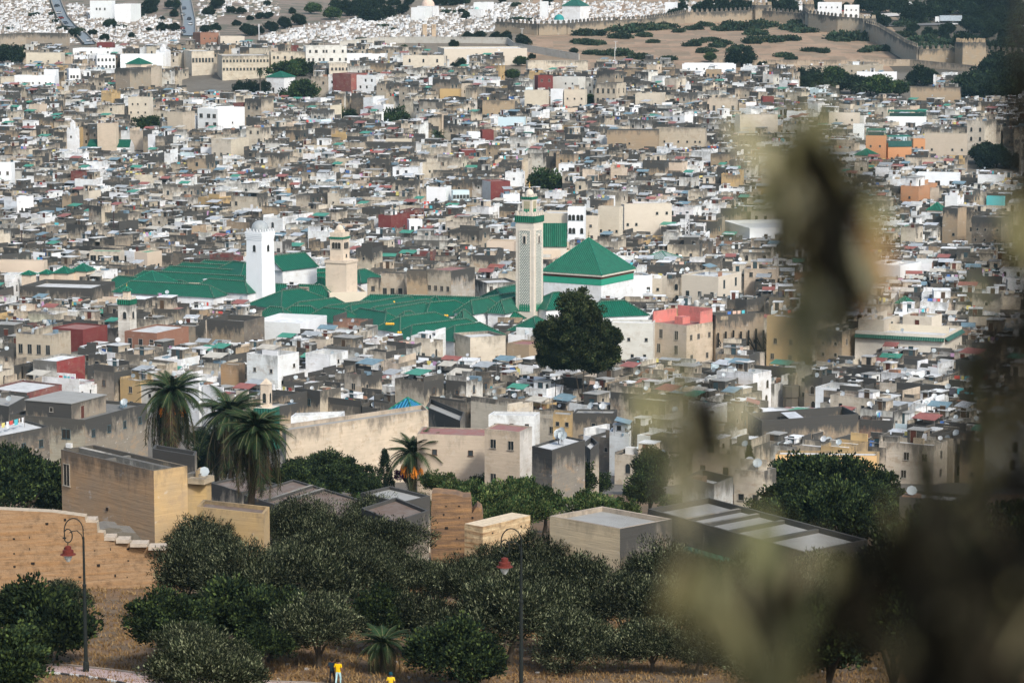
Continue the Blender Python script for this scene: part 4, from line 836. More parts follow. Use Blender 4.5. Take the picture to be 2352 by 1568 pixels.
for r_ in [(1082,690,1120,684,6),(1114,683,1180,672,8),(1140,664,1180,655,9),(1150,690,1180,683,5)]: HR(*r_[:4], Wd=r_[4], h=1.2)
for r_ in [(1270,672,1284,671,10,3.2)]: HR(*r_[:4], Wd=r_[4], dz=r_[5], h=2.2)
HR(1380, 692, 1434, 690, Wd=9, dz=3, h=1.); HR(1226, 728, 1232, 727, Wd=10, dz=3.4, h=-.5); HR(1160, 717, 1183, 716, Wd=4, dz=1.4, h=-1.5)
# behind: long rows left and right of the white minaret, and the raised gabled nave
for i, (x0, y0, x1, y1) in enumerate([(272,634,420,645),(330,622,560,634),(390,611,560,621),(420,603,562,611),(470,598,562,603),(300,645,480,655),(480,640,562,646)]): HR(x0, y0, x1, y1, Wd=6.6, dz=2.5, h=.4*i-.5)
for i, (x0, y0, x1, y1) in enumerate([(636,622,752,617),(640,630,748,626),(650,640,744,638),(620,652,740,655)]): HR(x0, y0, x1, y1, Wd=6.4, dz=2.5, h=.2)
HR(824, 620, 838, 618, Wd=8, h=1.); HR(648, 668, 690, 663, Wd=12, dz=3.2, h=1.6)
HR(618, 589, 700, 580, Wd=9.5, dz=3.2, h=6.2, ext=.1, wall=6)
HR(536, 600, 562, 604, Wd=9, dz=3, h=2)
CON += [(262, 566, 655, 650), (620, 860, 640, 700), (640, 1060, 590, 762), (1060, 1200, 600, 700)]
# separate pavilions
def pavilion(xc, y, half, h, lab, wallh=4., col=GT, th=28, wc=PCH, yb=None, name='pavilion', cat='pavilion', over=.3, dirt=None, hgt=7.):
    c = G(xc, y, hgt); g = gz(c.x, c.y); z = c.z-g; r = thing(name, lab, cat, (c.x, c.y, g), R(-th))
    mb = MB(); mb.box(-half, -half, -2, half, half, z, wc, 'wall_render'); obj('wall', mb, r); pyramid(r, half, z, h, col, over)
    FOOT.append((c.x, c.y, half*1.2)); CON.append((xc-half/mpp(c.y), xc+half/mpp(c.y), c.y, yb or y+8)); return r, z
pavilion(350, 656, 5.4, 3.6, 'green pyramid-roofed ablution pavilion beside the long mosque roofs', hgt=7.5, yb=662)
pavilion(148, 626, 1.9, 1.5, 'small green pyramid roof at the middle of the grey enclosure', th=20, hgt=8.8); pavilion(191, 621, 2.1, 1.7, 'larger small green pyramid roof nearest the gallery house', th=20, hgt=9.2)
pavilion(107, 628, 1.3, .9, 'tiny green pyramid roof left of the middle one', th=20, hgt=8.8); pavilion(66, 630, 1.3, .9, 'tiny green pyramid roof at the left end of the grey enclosure', th=20, hgt=8.8)
pavilion(319, 147, 4.0, 2.6, 'green pyramid roof in front of the far white mosque wall', hgt=9, yb=158)
pavilion(1990, 356, 3.1, 2.2, 'green pyramid roof below the orange hotel', hgt=9, yb=368)
pavilion(2152, 482, 2.2, 2.2, 'dark green pyramid roof below the turquoise house', hgt=9, yb=490)
pavilion(1520, 592, 3.6, 1.7, 'pale grey-green pyramid skylight right of the green pyramid hall', col=(.38, .45, .42, .1), hgt=8.5, yb=602)
pavilion(2078, 696, 1.5, 1.6, 'little green pyramid on a dark wall at the right', hgt=8.5)
pavilion(936, 941, 2.1, 2.0, 'bright blue pyramid roof over a court', col=(.02, .22, .42, .1), hgt=11., yb=948)
r, z = pavilion(645, 177, 4.4, 2.4, 'white garden kiosk with green pyramid roof among trees', wc=WHT, hgt=8, yb=208)
link('door', winmesh('door', 1), r, (-1, -4.42, 1.5)); LM.append(('white garden kiosk', 645, 185))
pavilion(1322, 14, 5.2, 4.2, 'tall white tomb with green pyramid roof in the cemetery', wc=WHT, hgt=9, yb=38, col=(.02, .13, .10, .2), cat='tomb', name='tomb'); LM.append(('green-roofed tomb', 1322, 20))
def domed(xc, y, half, r_, lab, hgt, col, wc=WHT, th=20):
    c = G(xc, y, hgt); g = gz(c.x, c.y); z = c.z-g; r = thing('tomb', lab, 'tomb', (c.x, c.y, g), R(-th)); mb = MB(); mb.box(-half, -half, -2, half, half, z, wc, 'wall_render'); obj('wall', mb, r)
    mb = MB(); mb.lathe(0, 0, [(r_, z)]+[(r_*math.cos(a*math.pi/12), z+.2+r_*math.sin(a*math.pi/12)) for a in range(6)]+[(0, z+.2+r_)], col, 'paint', 14); obj('dome', mb, r); return r
domed(1284, 46, 3.6, 2.6, 'small tomb with green dome by the rampart', 6, (.03, .25, .24, 0))
domed(983, 14, 4.5, 3.6, 'tomb with pale sandy dome at the upper edge of the cemetery', 6, (.66, .5, .4, 0))
domed(1095, 22, 3.6, 1.2, 'flat-topped white tomb with greenish cap left of the tall tomb', 4, (.3, .5, .45, 0))
mb0 = None

# green panel roof behind the lattice minaret
a, b = G(1247, 567, 9), G(1302, 567, 9); rt = thing('court_roof', 'upright green ribbed tile roof between minaret and pyramid hall', 'roof', tuple((a+b)/2))
o = (a+b)/2; L_ = (b-a).length; hgt = (567-536)*mpp(a.y)+3
mb = MB(); mb.roofface([(-L_/2, 0, 0), (L_/2, 0, 0), (L_/2, 3.4, hgt-.6), (-L_/2, 3.4, hgt-.6)], (.005, .10, .053, .2)); mb.roofface([(L_/2, 6.8, 0), (-L_/2, 6.8, 0), (-L_/2, 3.4, hgt-.6), (L_/2, 3.4, hgt-.6)], GT)
rr = obj('tiled_roof', mb, rt); mb = MB()
for k in range(27): xk = -L_/2+.1+k*(L_-.2)/26; mb.tube((xk, -.05, 0), (xk, 3.35, hgt-.55), .07, .07, (.012, .2, .11, 0), 'glazed_tile', 4)
obj('tile_rib', mb, rt); mb = MB(); mb.box(-L_/2+.05, .3, -9, L_/2-.05, 6.5, -.05, CRM, 'wall_render'); obj('wall', mb, rt); FOOT.append((o.x, o.y+3, 6)); CON.append((1245, 1304, o.y, 566))

# white mosque with green roof and minaret, upper left
c = G(252, 350, 1.); g = gz(c.x, c.y); rt = thing('mosque', 'small white mosque with long green roof below the cemetery slope', 'mosque', (c.x, c.y, g), R(-4)); LM.append(('small white mosque', 240, 330)); s = mpp(c.y)
z0 = 3.; z1 = zz(252, 337, c.y, g); mb = MB(); mb.box(-52*s, -2.5, -3, 50*s, 6, z1, WHT, 'wall_render'); obj('wall', mb, rt)
zt = zz(252, 321, c.y, g); mb = MB(); mb.roofface([(-50*s, -2.7, z1), (50*s, -2.7, z1), (48*s, 1.8, zt), (-48*s, 1.8, zt)], (.005, .10, .053, .2)); mb.roofface([(50*s, 6.2, z1), (-50*s, 6.2, z1), (-48*s, 1.8, zt), (48*s, 1.8, zt)], GT); mb.face([(-50*s, -2.7, z1), (-48*s, 1.8, zt), (-50*s, 6.2, z1)], WHT, 'wall_render'); mb.face([(50*s, -2.7, z1), (50*s, 6.2, z1), (48*s, 1.8, zt)], WHT, 'wall_render'); obj('tiled_roof', mb, rt)
for k in range(3): link('window', winmesh('arch', 0), rt, ((-20+k*26)*s, -2.53, z1-2.2))
FOOT += [(c.x-6, c.y+2, 7), (c.x+6, c.y+2, 7)]; CON.append((160, 335, c.y, 350))
def simple_minaret(xc, d, hw, y_top, y_lan, lab, yb, col=WHT):
    x, y, g = minaret_place(xc, d, 0); r = thing('minaret', lab, 'minaret', (x, y, g), R(-18)); z = zz(xc, y_top, d, g); mb = MB(); mb.box(-hw, -hw, -3, hw, hw, z, col, 'wall_render'); obj('shaft', mb, r)
    merlons(r, hw-.1, z, hw*.3, .6, hw*.5, col); mb = MB(); z2 = zz(xc, y_lan, d, g); mb.box(-hw*.42, -hw*.42, z, hw*.42, hw*.42, z2, col, 'wall_render'); mb.lathe(0, 0, [(hw*.4, z2), (hw*.3, z2+hw*.3), (0, z2+hw*.5)], col, 'wall_render', 8); obj('lantern', mb, r)
    link('window', winmesh('small', 0), r, (0, -hw-.01, z-3)); CON.append((xc-hw/mpp(d), xc+hw/mpp(d), d, yb)); FOOT.append((x, y, hw+1)); return r
simple_minaret(174, 1035, 1.7, 297, 281, 'slim white minaret of the small mosque below the cemetery', 345)
simple_minaret(383, 1290, 2.5, 118, 108, 'plain white minaret beside the far white mosque wall', 158); LM.append(('far white minaret', 383, 135))
simple_minaret(1577, 1150, .9, 197, 189, 'tiny white minaret among grey rooftops', 208)
# lantern turret and koubba over a green base, lower left
c = G(612, 934, 7.5); g = gz(c.x, c.y); rt = thing('lantern_turret', 'white arched lantern turret on a green tiled base behind the palm', 'turret', (c.x, c.y, g), R(-20)); z = c.z-g
mb = MB(); mb.box(-1.7, -1.7, -2, 1.7, 1.7, z, (.03, .15, .10, .4), 'glazed_tile', top=CRM, topmat='stone'); obj('base', mb, rt); zt = zz(612, 882, c.y, g)
mb = MB(); mb.box(-.75, -.75, z, .75, .75, zt, PCH, 'wall_render'); obj('lantern', mb, rt)
mb = MB(); q = [(-.85, -.85, zt), (.85, -.85, zt), (.85, .85, zt), (-.85, .85, zt)]
for i in range(4): mb.face([q[i], q[(i+1) % 4], (0, 0, zt+1.1)], PCH, 'wall_render')
obj('roof_cap', mb, rt); mb = MB(); winfaces(mb, 'arch', 0, False, .6, 1.7); obj('window', mb, rt, (0, -.77, z+.8)); mb = MB(); winfaces(mb, 'arch', 0, False, .6, 1.7); obj('window', mb, rt, (.77, 0, z+.8), R(90))
FOOT.append((c.x, c.y, 3)); CON.append((595, 630, c.y, 935)); LM.append(('white lantern turret', 612, 900))
# octagonal tower stump, lower right
c = G(1817, 938, 2.); g = gz(c.x, c.y); rt = thing('tower', 'octagonal tan minaret stump with broken lantern', 'minaret', (c.x, c.y, g)); zt = zz(1817, 885, c.y, g)
mb = MB(); mb.lathe(0, 0, [(1.6, -2), (1.5, zt-2.2), (1.7, zt-2.1), (1.7, zt), (0, zt+.05)], (.42, .33, .22, .7), 'wall_render', 8); obj('shaft', mb, rt)
mb = MB(); mb.lathe(0, 0, [(.6, zt), (.6, zt+1.2), (.75, zt+1.3), (.7, zt+2.0), (0, zt+2.2)], (.42, .33, .22, .7), 'wall_render', 8); obj('lantern', mb, rt); FOOT.append((c.x, c.y, 3)); CON.append((1790, 1845, c.y, 935))

# ------------------------------------------------------------------ city ramparts
def rampart(pts, h, t, lab, col, step=2.6, mer=True, nm_='city_rampart', mat='wall_render', hs=None):
    W_ = [G(x, y, 0.3) for x, y in pts]; o = W_[0]; rt = thing(nm_, lab, 'wall', (o.x, o.y, 0)); mb = MB(); ml = []
    for i in range(len(W_)-1):
        a, b = W_[i], W_[i+1]; ha, hb = (hs[i], hs[i+1]) if hs else (h, h); za, zb = gz(a.x, a.y)+ha, gz(b.x, b.y)+hb; A = Vector((a.x-o.x, a.y-o.y)); Bq = Vector((b.x-o.x, b.y-o.y)); d = (Bq-A).normalized(); n = Vector((d.y, -d.x))
        p = [A+n*t/2, Bq+n*t/2, Bq-n*t/2, A-n*t/2]
        mb.quadwall(p[0], p[1], za-h-4, zb-h-4, za, zb, col, mat, i*20.); mb.quadwall(p[2], p[3], zb-h-4, za-h-4, zb, za, col, mat, i*20.+9)
        mb.quadwall(p[1], p[2], zb-h-4, zb-h-4, zb, zb, col, mat); mb.quadwall(p[3], p[0], za-h-4, za-h-4, za, za, col, mat)
        mb.face([(*p[0], za), (*p[1], zb), (*p[2], zb), (*p[3], za)], col, mat)
        L_ = (Bq-A).length; k = max(1, int(L_/step))
        for j in range(k):
            f = (j+.5)/k; q = A+(Bq-A)*f+n*(t/2-.35); ml.append((q.x, q.y, za+(zb-za)*f, math.atan2(d.y, d.x)))
    obj('wall', mb, rt)
    if mer:
        mm = MB(); w = step*.26; mm.prism([(-w, -.3), (w, -.3), (w, .3), (-w, .3)], -.1, 1.25, col, mat, top=False)
        mm.face([(-w, -.3, 1.25), (w, -.3, 1.25), (0, 0, 1.9)], col, mat); mm.face([(w, -.3, 1.25), (w, .3, 1.25), (0, 0, 1.9)], col, mat); mm.face([(w, .3, 1.25), (-w, .3, 1.25), (0, 0, 1.9)], col, mat); mm.face([(-w, .3, 1.25), (-w, -.3, 1.25), (0, 0, 1.9)], col, mat)
        me = mm.mesh('merlon')
        for q in ml: link('merlon', me, rt, q[:3], q[3])
    return rt, W_
def wall_tower(x, y, w, h, lab, col, th=-10):
    c = G(x, y, .2); g = gz(c.x, c.y); r = thing('wall_tower', lab, 'tower', (c.x, c.y, g), R(-th)); mb = MB(); mb.box(-w/2, -w/2, -4, w/2, w/2, h, col, 'wall_render'); obj('wall', mb, r); merlons(r, w/2-.35, h, 1.2, 1.7, 2.2, col); return r
RC = (.34, .27, .19, .8)
rampart([(1140,74),(1180,76),(1236,80),(1300,78),(1370,72),(1470,68),(1545,58),(1570,52),(1640,50),(1735,46),(1845,54),(1850,62)], 5.5, 2, 'crenellated earthen rampart between the cemetery and the dry hill', RC)
rampart([(1847,56),(1860,68),(1925,76),(1985,80),(1994,92),(2020,100),(2050,118),(2085,140),(2110,150)], 8.5, 2, 'tall stepped rampart descending the hill', (.38,.32,.24,.8))
rampart([(2108,150),(2200,147),(2260,150),(2352,156),(2480,160)], 7.5, 2, 'crenellated rampart running out at the right edge', (.34,.26,.17,.8))
wall_tower(1749, 46, 9, 8, 'square rampart tower with merlons left of the white mosque roofs', RC); wall_tower(1856, 58, 5, 11, 'narrow rampart tower where the wall turns downhill', RC)
wall_tower(2228, 152, 11, 11, 'broad square rampart tower on the lower right wall', (.34,.26,.17,.8)); wall_tower(975, 86, 2.2, 5, 'left gate tower at the cemetery edge', (.50,.38,.26,.4)); wall_tower(996, 86, 2.2, 5, 'right gate tower at the cemetery edge', (.50,.38,.26,.4)); wall_tower(1992, 88, 7, 10, 'rampart corner tower at the head of the descending wall', (.38,.32,.24,.8))
LM += [('square rampart tower', 1749, 30), ('broad rampart tower', 2228, 120), ('twin gate towers', 985, 78)]
rampart([(780,108),(860,100),(930,98),(1000,98),(1166,100),(1180,112),(1330,138)], 3.2, .4, 'plain grey boundary wall below the cemetery', (.5,.48,.43,.4), mer=False, nm_='boundary_wall')
rampart([(0,106),(60,102),(160,104)], 6, .8, 'old earth wall below the left cemetery', (.34,.29,.23,.8), mer=False, nm_='boundary_wall')
rampart([(1640,150),(1830,152),(2090,150),(2250,166)], 3.0, .6, 'low retaining wall along the foot of the dry hill', (.42,.33,.24,.6), mer=False, nm_='boundary_wall')
# ------------------------------------------------------------------ the town: explicit houses first, then the fill
IND_LIMIT = 300
def finish_block(b):
    k = b; rnd = random.Random(int(k['x0']*7+k['yt']*3)); org = k['org']; wc = PAL[k['wc']]; wc = (*wc[:3], k.get('dirt', wc[3])); rc = RPAL[k['rc']] if k['rc'] in RPAL else PAL[k['rc']]
    r = thing(k['cat'] if k['cat'] != 'building' else 'large_building', k['lab'], k['cat'], org); sk = Sink(root=r, org=org); near = org.y < 620
    win = k.get('win'); wcs = k.get('wcs'); wp = k.get('winpos')
    zr, inn = build_house(sk, k['poly'], k['H'], wc, rc, k['par'], rnd, None if wp else (win if win is not None else None), fi=rnd.randrange(5), wcs=wcs) if not wp else build_house(sk, k['poly'], k['H'], wc, rc, k['par'], rnd, {}, wcs=wcs)
    p = k['poly']; V = lambda i: Vector(p[i])
    if wp:
        a, b_ = V(3), V(0); q = a+(b_-a)*wp[3][0]; link('window', winmesh('tall', 3), r, (q.x, q.y, k['H']-3.1), math.atan2((b_-a).y, (b_-a).x))
    if k.get('mat'):
        for c in bpy.data.objects[r.name].children if False else []: pass
    if k.get('rm', 1):
        clutter(sk, p, inn, zr, k['H'], rnd, wc, rc, near)
    if k.get('ridge'):
        mb = MB(); A = V(3)+(V(2)-V(3))*.55; B_ = V(0)+(V(1)-V(0))*.55
        mb.obox(tuple((A+B_)/2), tuple((B_-A).normalized()), (B_-A).length-.5, .45, zr, zr+.5, (.40, .38, .33, .7), 'wall_render'); obj('roof_rib', mb, r)
        mb = MB(); A = V(3)+(V(0)-V(3))*.42; B_ = V(2)+(V(1)-V(2))*.42
        mb.obox(tuple((A+B_)/2), tuple((B_-A).normalized()), (B_-A).length-.5, .35, zr, zr+.35, (.40, .38, .33, .7), 'wall_render'); obj('roof_rib', mb, r)
        t = (V(0)-V(3)).normalized(); n = Vector((t.y, -t.x))
        for f, z in ((.36, 4.1), (.62, 3.2), (.70, 3.6), (.5, 5.2), (.45, 2.6)):
            q = V(3)+(V(0)-V(3))*f; mb = MB()
            if f in (.36, .62): mb.tube((0, 0, 0), (n.x*.25-t.x*1.1, n.y*.25-t.y*1.1, -.45), .09, .09, (.03, .025, .02, 0), 'paint', 6, True); obj('drain_pipe', mb, r, (q.x, q.y, z))
            else: mb.box(-.14, -.05, -.14, .14, .02, .14, (.03, .02, .015, 0), 'paint'); obj('putlog_hole', mb, r, (q.x+n.x*.02, q.y+n.y*.02, z), math.atan2(t.y, t.x))
    if k.get('bars'):
        for i in range(k['bars']):
            f = [.22, .34, .5, .71, .86][i]; A = V(3)+(V(0)-V(3))*f; B_ = V(2)+(V(1)-V(2))*f
            mb = MB(); mb.obox(tuple((A+B_)/2), tuple((B_-A).normalized()), (B_-A).length-.5, .4, zr, zr+.3, (.20, .195, .18, .9), 'wall_render'); obj('roof_rib', mb, r)
        if not k.get('canopy'): k['H'] = -50
        mb = MB(); A, B_ = V(3), V(0); t = (B_-A).normalized(); n = Vector((t.y, -t.x)); c = A+(B_-A)*.62+n*.5
        mb.obox(tuple(c), tuple(t), (B_-A).length*.7, 1.0, k['H']-2.3, k['H']-2.15, (.04, .16, .10, .4), 'glazed_tile', True); (obj('tile_canopy', mb, r) if k['H'] > 0 else None)
    if k.get('ac'):
        a, b_ = V(3), V(0); t = (b_-a).normalized(); n = Vector((t.y, -t.x)); q = a+(b_-a)*.8+n*.3; mb = MB(); mb.box(-.5, -.3, 0, .5, .25, .7, (.72, .72, .7, 0), 'paint', bottom=True); mb.lathe(0, -.31, [(.25, .34), (.26, .36)], (.2, .2, .2, 0), 'paint', 10)
        obj('air_conditioner', mb, r, (q.x, q.y, 3.8), math.atan2(t.y, t.x))
    for u, v in k.get('dishes', ()):
        q = V(0)+(V(1)-V(0))*v+(V(3)-V(0))*u; DISHES.append((org+Vector((q.x, q.y, zr)), True, 2))
    if k.get('pink'):
        A = V(0)+(V(3)-V(0))*.0; t = (V(1)-V(0)).normalized(); t2 = (V(3)-V(0)).normalized(); L_ = (V(1)-V(0)).length; W_ = (V(3)-V(0)).length
        mb = MB(); c = (V(1)+V(2))/2*.93+V(1)*.0; col = (.66, .20, .17, .35)
        mb.obox(tuple((V(1)+V(2))/2-t*.2), tuple(t2), (V(2)-V(1)).length*.98, .35, zr, zr+3.2, col, 'wall_render'); mb.obox(tuple((V(3)*.55+V(2)*.45)-t2*.25), tuple(t), L_*.85, .35, zr, zr+2.6, col, 'wall_render')
        mb.obox(tuple((V(0)*.25+V(1)*.75)+t2*.25), tuple(t), L_*.45, .35, zr, zr+2.9, col, 'wall_render'); mb.obox(tuple((V(0)+V(1)+V(2)+V(3))/4), tuple(t), 2.6, 2.2, zr, zr+1.5, col, 'wall_render'); obj('pink_screen_wall', mb, r)
    if k.get('green'):
        A, B_ = V(0), V(1)
        if k['poly']:
            for (A, B_) in ((V(0), V(1)), (V(3), V(0))):
                t = (B_-A).normalized(); n = Vector((t.y, -t.x)); mb = MB(); c = (A+B_)/2+n*.3; L_ = (B_-A).length
                q = [A+n*.02, B_+n*.02, B_+n*.75, A+n*.75]
                mb.roofface([(*q[3], k['H']-1.3), (*q[2], k['H']-1.3), (*q[1], k['H']-.6), (*q[0], k['H']-.6)], (.03, .12, .08, .2)); mb.face([(*q[0], k['H']-1.35), (*q[1], k['H']-1.35), (*q[2], k['H']-1.35), (*q[3], k['H']-1.35)], (.1, .06, .04, 0), 'paint'); obj('tile_cornice', mb, r)
    if k.get('balc'):
        A, B_ = V(3), V(0); t = (B_-A).normalized(); n = Vector((t.y, -t.x)); ph_ = math.atan2(t.y, t.x); s = mpp(org.y); q = A+t*.3
        br = thing('x', None, None, (0, 0, 0)); bpy.data.objects.remove(br)
        w = 52*s; mb = MB(); mb.box(0, -2., 4.6, w, 0, 4.85, (.66, .43, .20, .15), 'wall_render', bottom=True); mb.box(0, -2., -2, .3, -1.7, 4.6, (.66, .43, .20, .15), 'wall_render'); mb.box(w-.4, -2., -2, w, -1.6, 4.6, (.66, .43, .20, .15), 'wall_render'); mb.box(.4, -.03, 1.5, w-.5, .0, 4.5, (.02, .02, .02, 0), 'paint')
        bo = obj('balcony', mb, r, (q.x, q.y, 0), ph_); sm = None
        for i in range(14):
            if sm is None: mb = MB(); mb.box(-.09, -.03, 0, .09, .03, .95, (.55, .5, .48, 0), 'paint'); sm = mb.mesh('rail_slat'); mb = MB(); mb.box(-.09, -.03, 0, .09, .03, .95, (.2, .04, .05, 0), 'paint'); sm2 = mb.mesh('rail_slat')
            link('rail_slat', sm if i % 2 else sm2, bo, (.12+i*(w-.9)/14, -1.95, 4.85))
    if k.get('scaf'):
        A, B_ = V(0), V(1); t = (B_-A).normalized(); n = Vector((t.y, -t.x)); L_ = (B_-A).length; dk = (.025, .024, .022, 0); ph_ = math.atan2(t.y, t.x)
        st = thing('timber_scaffold', 'dark timber scaffold props bracing the high brown wall', 'scaffold', (org.x+A.x+n.x*.4, org.y+A.y+n.y*.4, org.z), ph_)
        pm = MB(); pm.box(-.16, -.16, -3, .16, .16, 7.2, dk, 'bark'); pm = pm.mesh('post')
        for i in range(8):
            xk = .3+i*(L_+1.2)/7.; link('post', pm, st, (xk, -.3, .2*(i % 3)))
            for (x1, z1, x2, y2, z2) in ((0, 6., 1.5, -2.2, 1.0), (0, 4.2, -1.2, -2.0, .5), (0, 5, 1.9, -.4, 2.2)):
                mb = MB(); mb.tube((0, 0, z1), (x2, y2, z2), .13, .13, dk, 'bark', 4); obj('brace', mb, st, (xk, -.4, 0))
        mb = MB(); mb.box(-.2, -.5, 2.6, L_+1.2, -.3, 2.9, dk, 'bark'); obj('beam', mb, st); mb = MB(); mb.box(-.2, -1.6, .8, 4., -1.4, 1.1, dk, 'bark'); obj('beam', mb, st)
    if k.get('hotel') == 2:
        A, B_ = V(0), V(1); t = (B_-A).normalized(); n = Vector((t.y, -t.x)); ph_ = math.atan2(t.y, t.x); L_ = (B_-A).length
        tc = bpy.data.curves.new('lettering', 'FONT'); tc.body = 'PALAIS DE FES'; tc.size = 1.25; tc.extrude = .02; tc.align_x = 'CENTER'; tm = MATS['paint'].copy(); 
        o = bpy.data.objects.new('lettering', tc); COL.objects.link(o); dg_ = bpy.context.evaluated_depsgraph_get(); me = bpy.data.meshes.new_from_object(o.evaluated_get(dg_)); bpy.data.objects.remove(o)
        at_ = me.attributes.new('col', 'FLOAT_COLOR', 'FACE'); at_.data.foreach_set('color', [.28, .10, .03, 0]*len(me.polygons)); me.materials.clear(); me.materials.append(MATS['paint'])
        q = A+(B_-A)*.42+n*.06; o = link('lettering', me, r, (q.x, q.y, 5.4)); o.rotation_euler = (R(90), 0, ph_)
        mb = MB(); mb.lathe(0, 0, [(.0, 0), (.5, .5), (.5, .8), (0, 1.4)], (.28, .10, .03, 0), 'paint', 6); e = obj('emblem', mb, r, (q.x, q.y, 7.0), ph_)
        mb = MB(); mb.box(0, -.1, k['H'], L_, .0, k['H']+.2, (.04, .12, .09, 0), 'paint')
        mb.face([(0, -.2, k['H']+2.3), (L_, -.2, k['H']+2.3), (L_, 3, k['H']+2.7), (0, 3, k['H']+2.7)], (.03, .15, .11, 0), 'cloth'); mb.face([(0, -.18, k['H']-1.2), (L_, -.18, k['H']-1.2), (L_, -.18, k['H']+.9), (0, -.18, k['H']+.9)], (.03, .10, .09, 0), 'window_glass')
        for i in range(6): mb.box(L_*i/5-.06, -.2, k['H'], L_*i/5+.06, -.1, k['H']+2.3, (.03, .1, .08, 0), 'paint')
        obj('canopy', mb, r, (A.x, A.y, 0), ph_)
    if k.get('hotel') == 1 or k.get('gterr'):
        c = sum((V(i) for i in range(4)), Vector((0, 0)))/4; mb = MB(); q = inset([tuple(v) for v in p], .2); mb.prism(q, k['H']+1.7, k['H']+2.3, (.03, .14, .10, 0), 'cloth', bottom=True)
        for v in q: mb.box(v[0]-.1, v[1]-.1, k['H']-.4, v[0]+.1, v[1]+.1, k['H']+1.7, (.03, .12, .09, 0), 'paint')
        mb.prism(inset(q, .5), k['H']-.2, k['H']+1.2, (.02, .06, .05, 0), 'window_glass'); obj('canopy', mb, r)
    hv = k.get('lm')
    if hv: LM.append((hv, (k['x0']+k['x1'])/2, (k['yt']+k['yb'])/2))
    return r
for b in BLK:
    n = len(b['poly']); c = b['org']; p = b['poly']
    L1 = (Vector(p[1])-Vector(p[0])).length; L2 = (Vector(p[3])-Vector(p[0])).length; ns = max(1, int(max(L1, L2)/7))
    a, e = (Vector(p[0])+Vector(p[3]))/2, (Vector(p[1])+Vector(p[2]))/2
    if L2 > L1: a, e = (Vector(p[0])+Vector(p[1]))/2, (Vector(p[2])+Vector(p[3]))/2
    for i in range(ns+1): q = a+(e-a)*(i/ns); FOOT.append((c.x+q.x, c.y+q.y, min(L1, L2)/2+1.5))
    CON.append((b['x0']-2, b['x1']+2, b['y'], b['yb']))
CON.append((1255, 1410, 515, 836))

FARX = [-100, 0, 200, 620, 850, 1200, 1600, 1900, 2200, 2500]; FARY = [150, 150, 138, 132, 146, 172, 188, 205, 212, 225]
NEARX = [-100, 0, 330, 640, 700, 980, 1230, 1400, 1500, 1750, 2050, 2500]; NEARY = [940, 940, 960, 1010, 1000, 1010, 1030, 1075, 1140, 1130, 1190, 1230]
GREEN = [(520,190,110,45),(690,205,50,40),(645,165,40,25),(2035,205,120,35),(1880,185,50,30),(1180,178,35,12),(1248,430,44,12),(1345,240,22,10),(340,292,32,10),(914,275,36,8),(807,268,22,8),(1005,322,22,10),(2280,365,60,22),(2185,355,36,12),(2290,190,90,40),(25,135,45,22),(1200,148,20,8),(1050,152,20,8)]
for e_ in GREEN+[(2270,215,80,20),(30,135,45,20),(2275,390,60,14)]: CON.append((e_[0]-e_[2]*.85, e_[0]+e_[2]*.85, G(e_[0], min(e_[1]+e_[3], 1200)).y, e_[1]+e_[3]*.55))
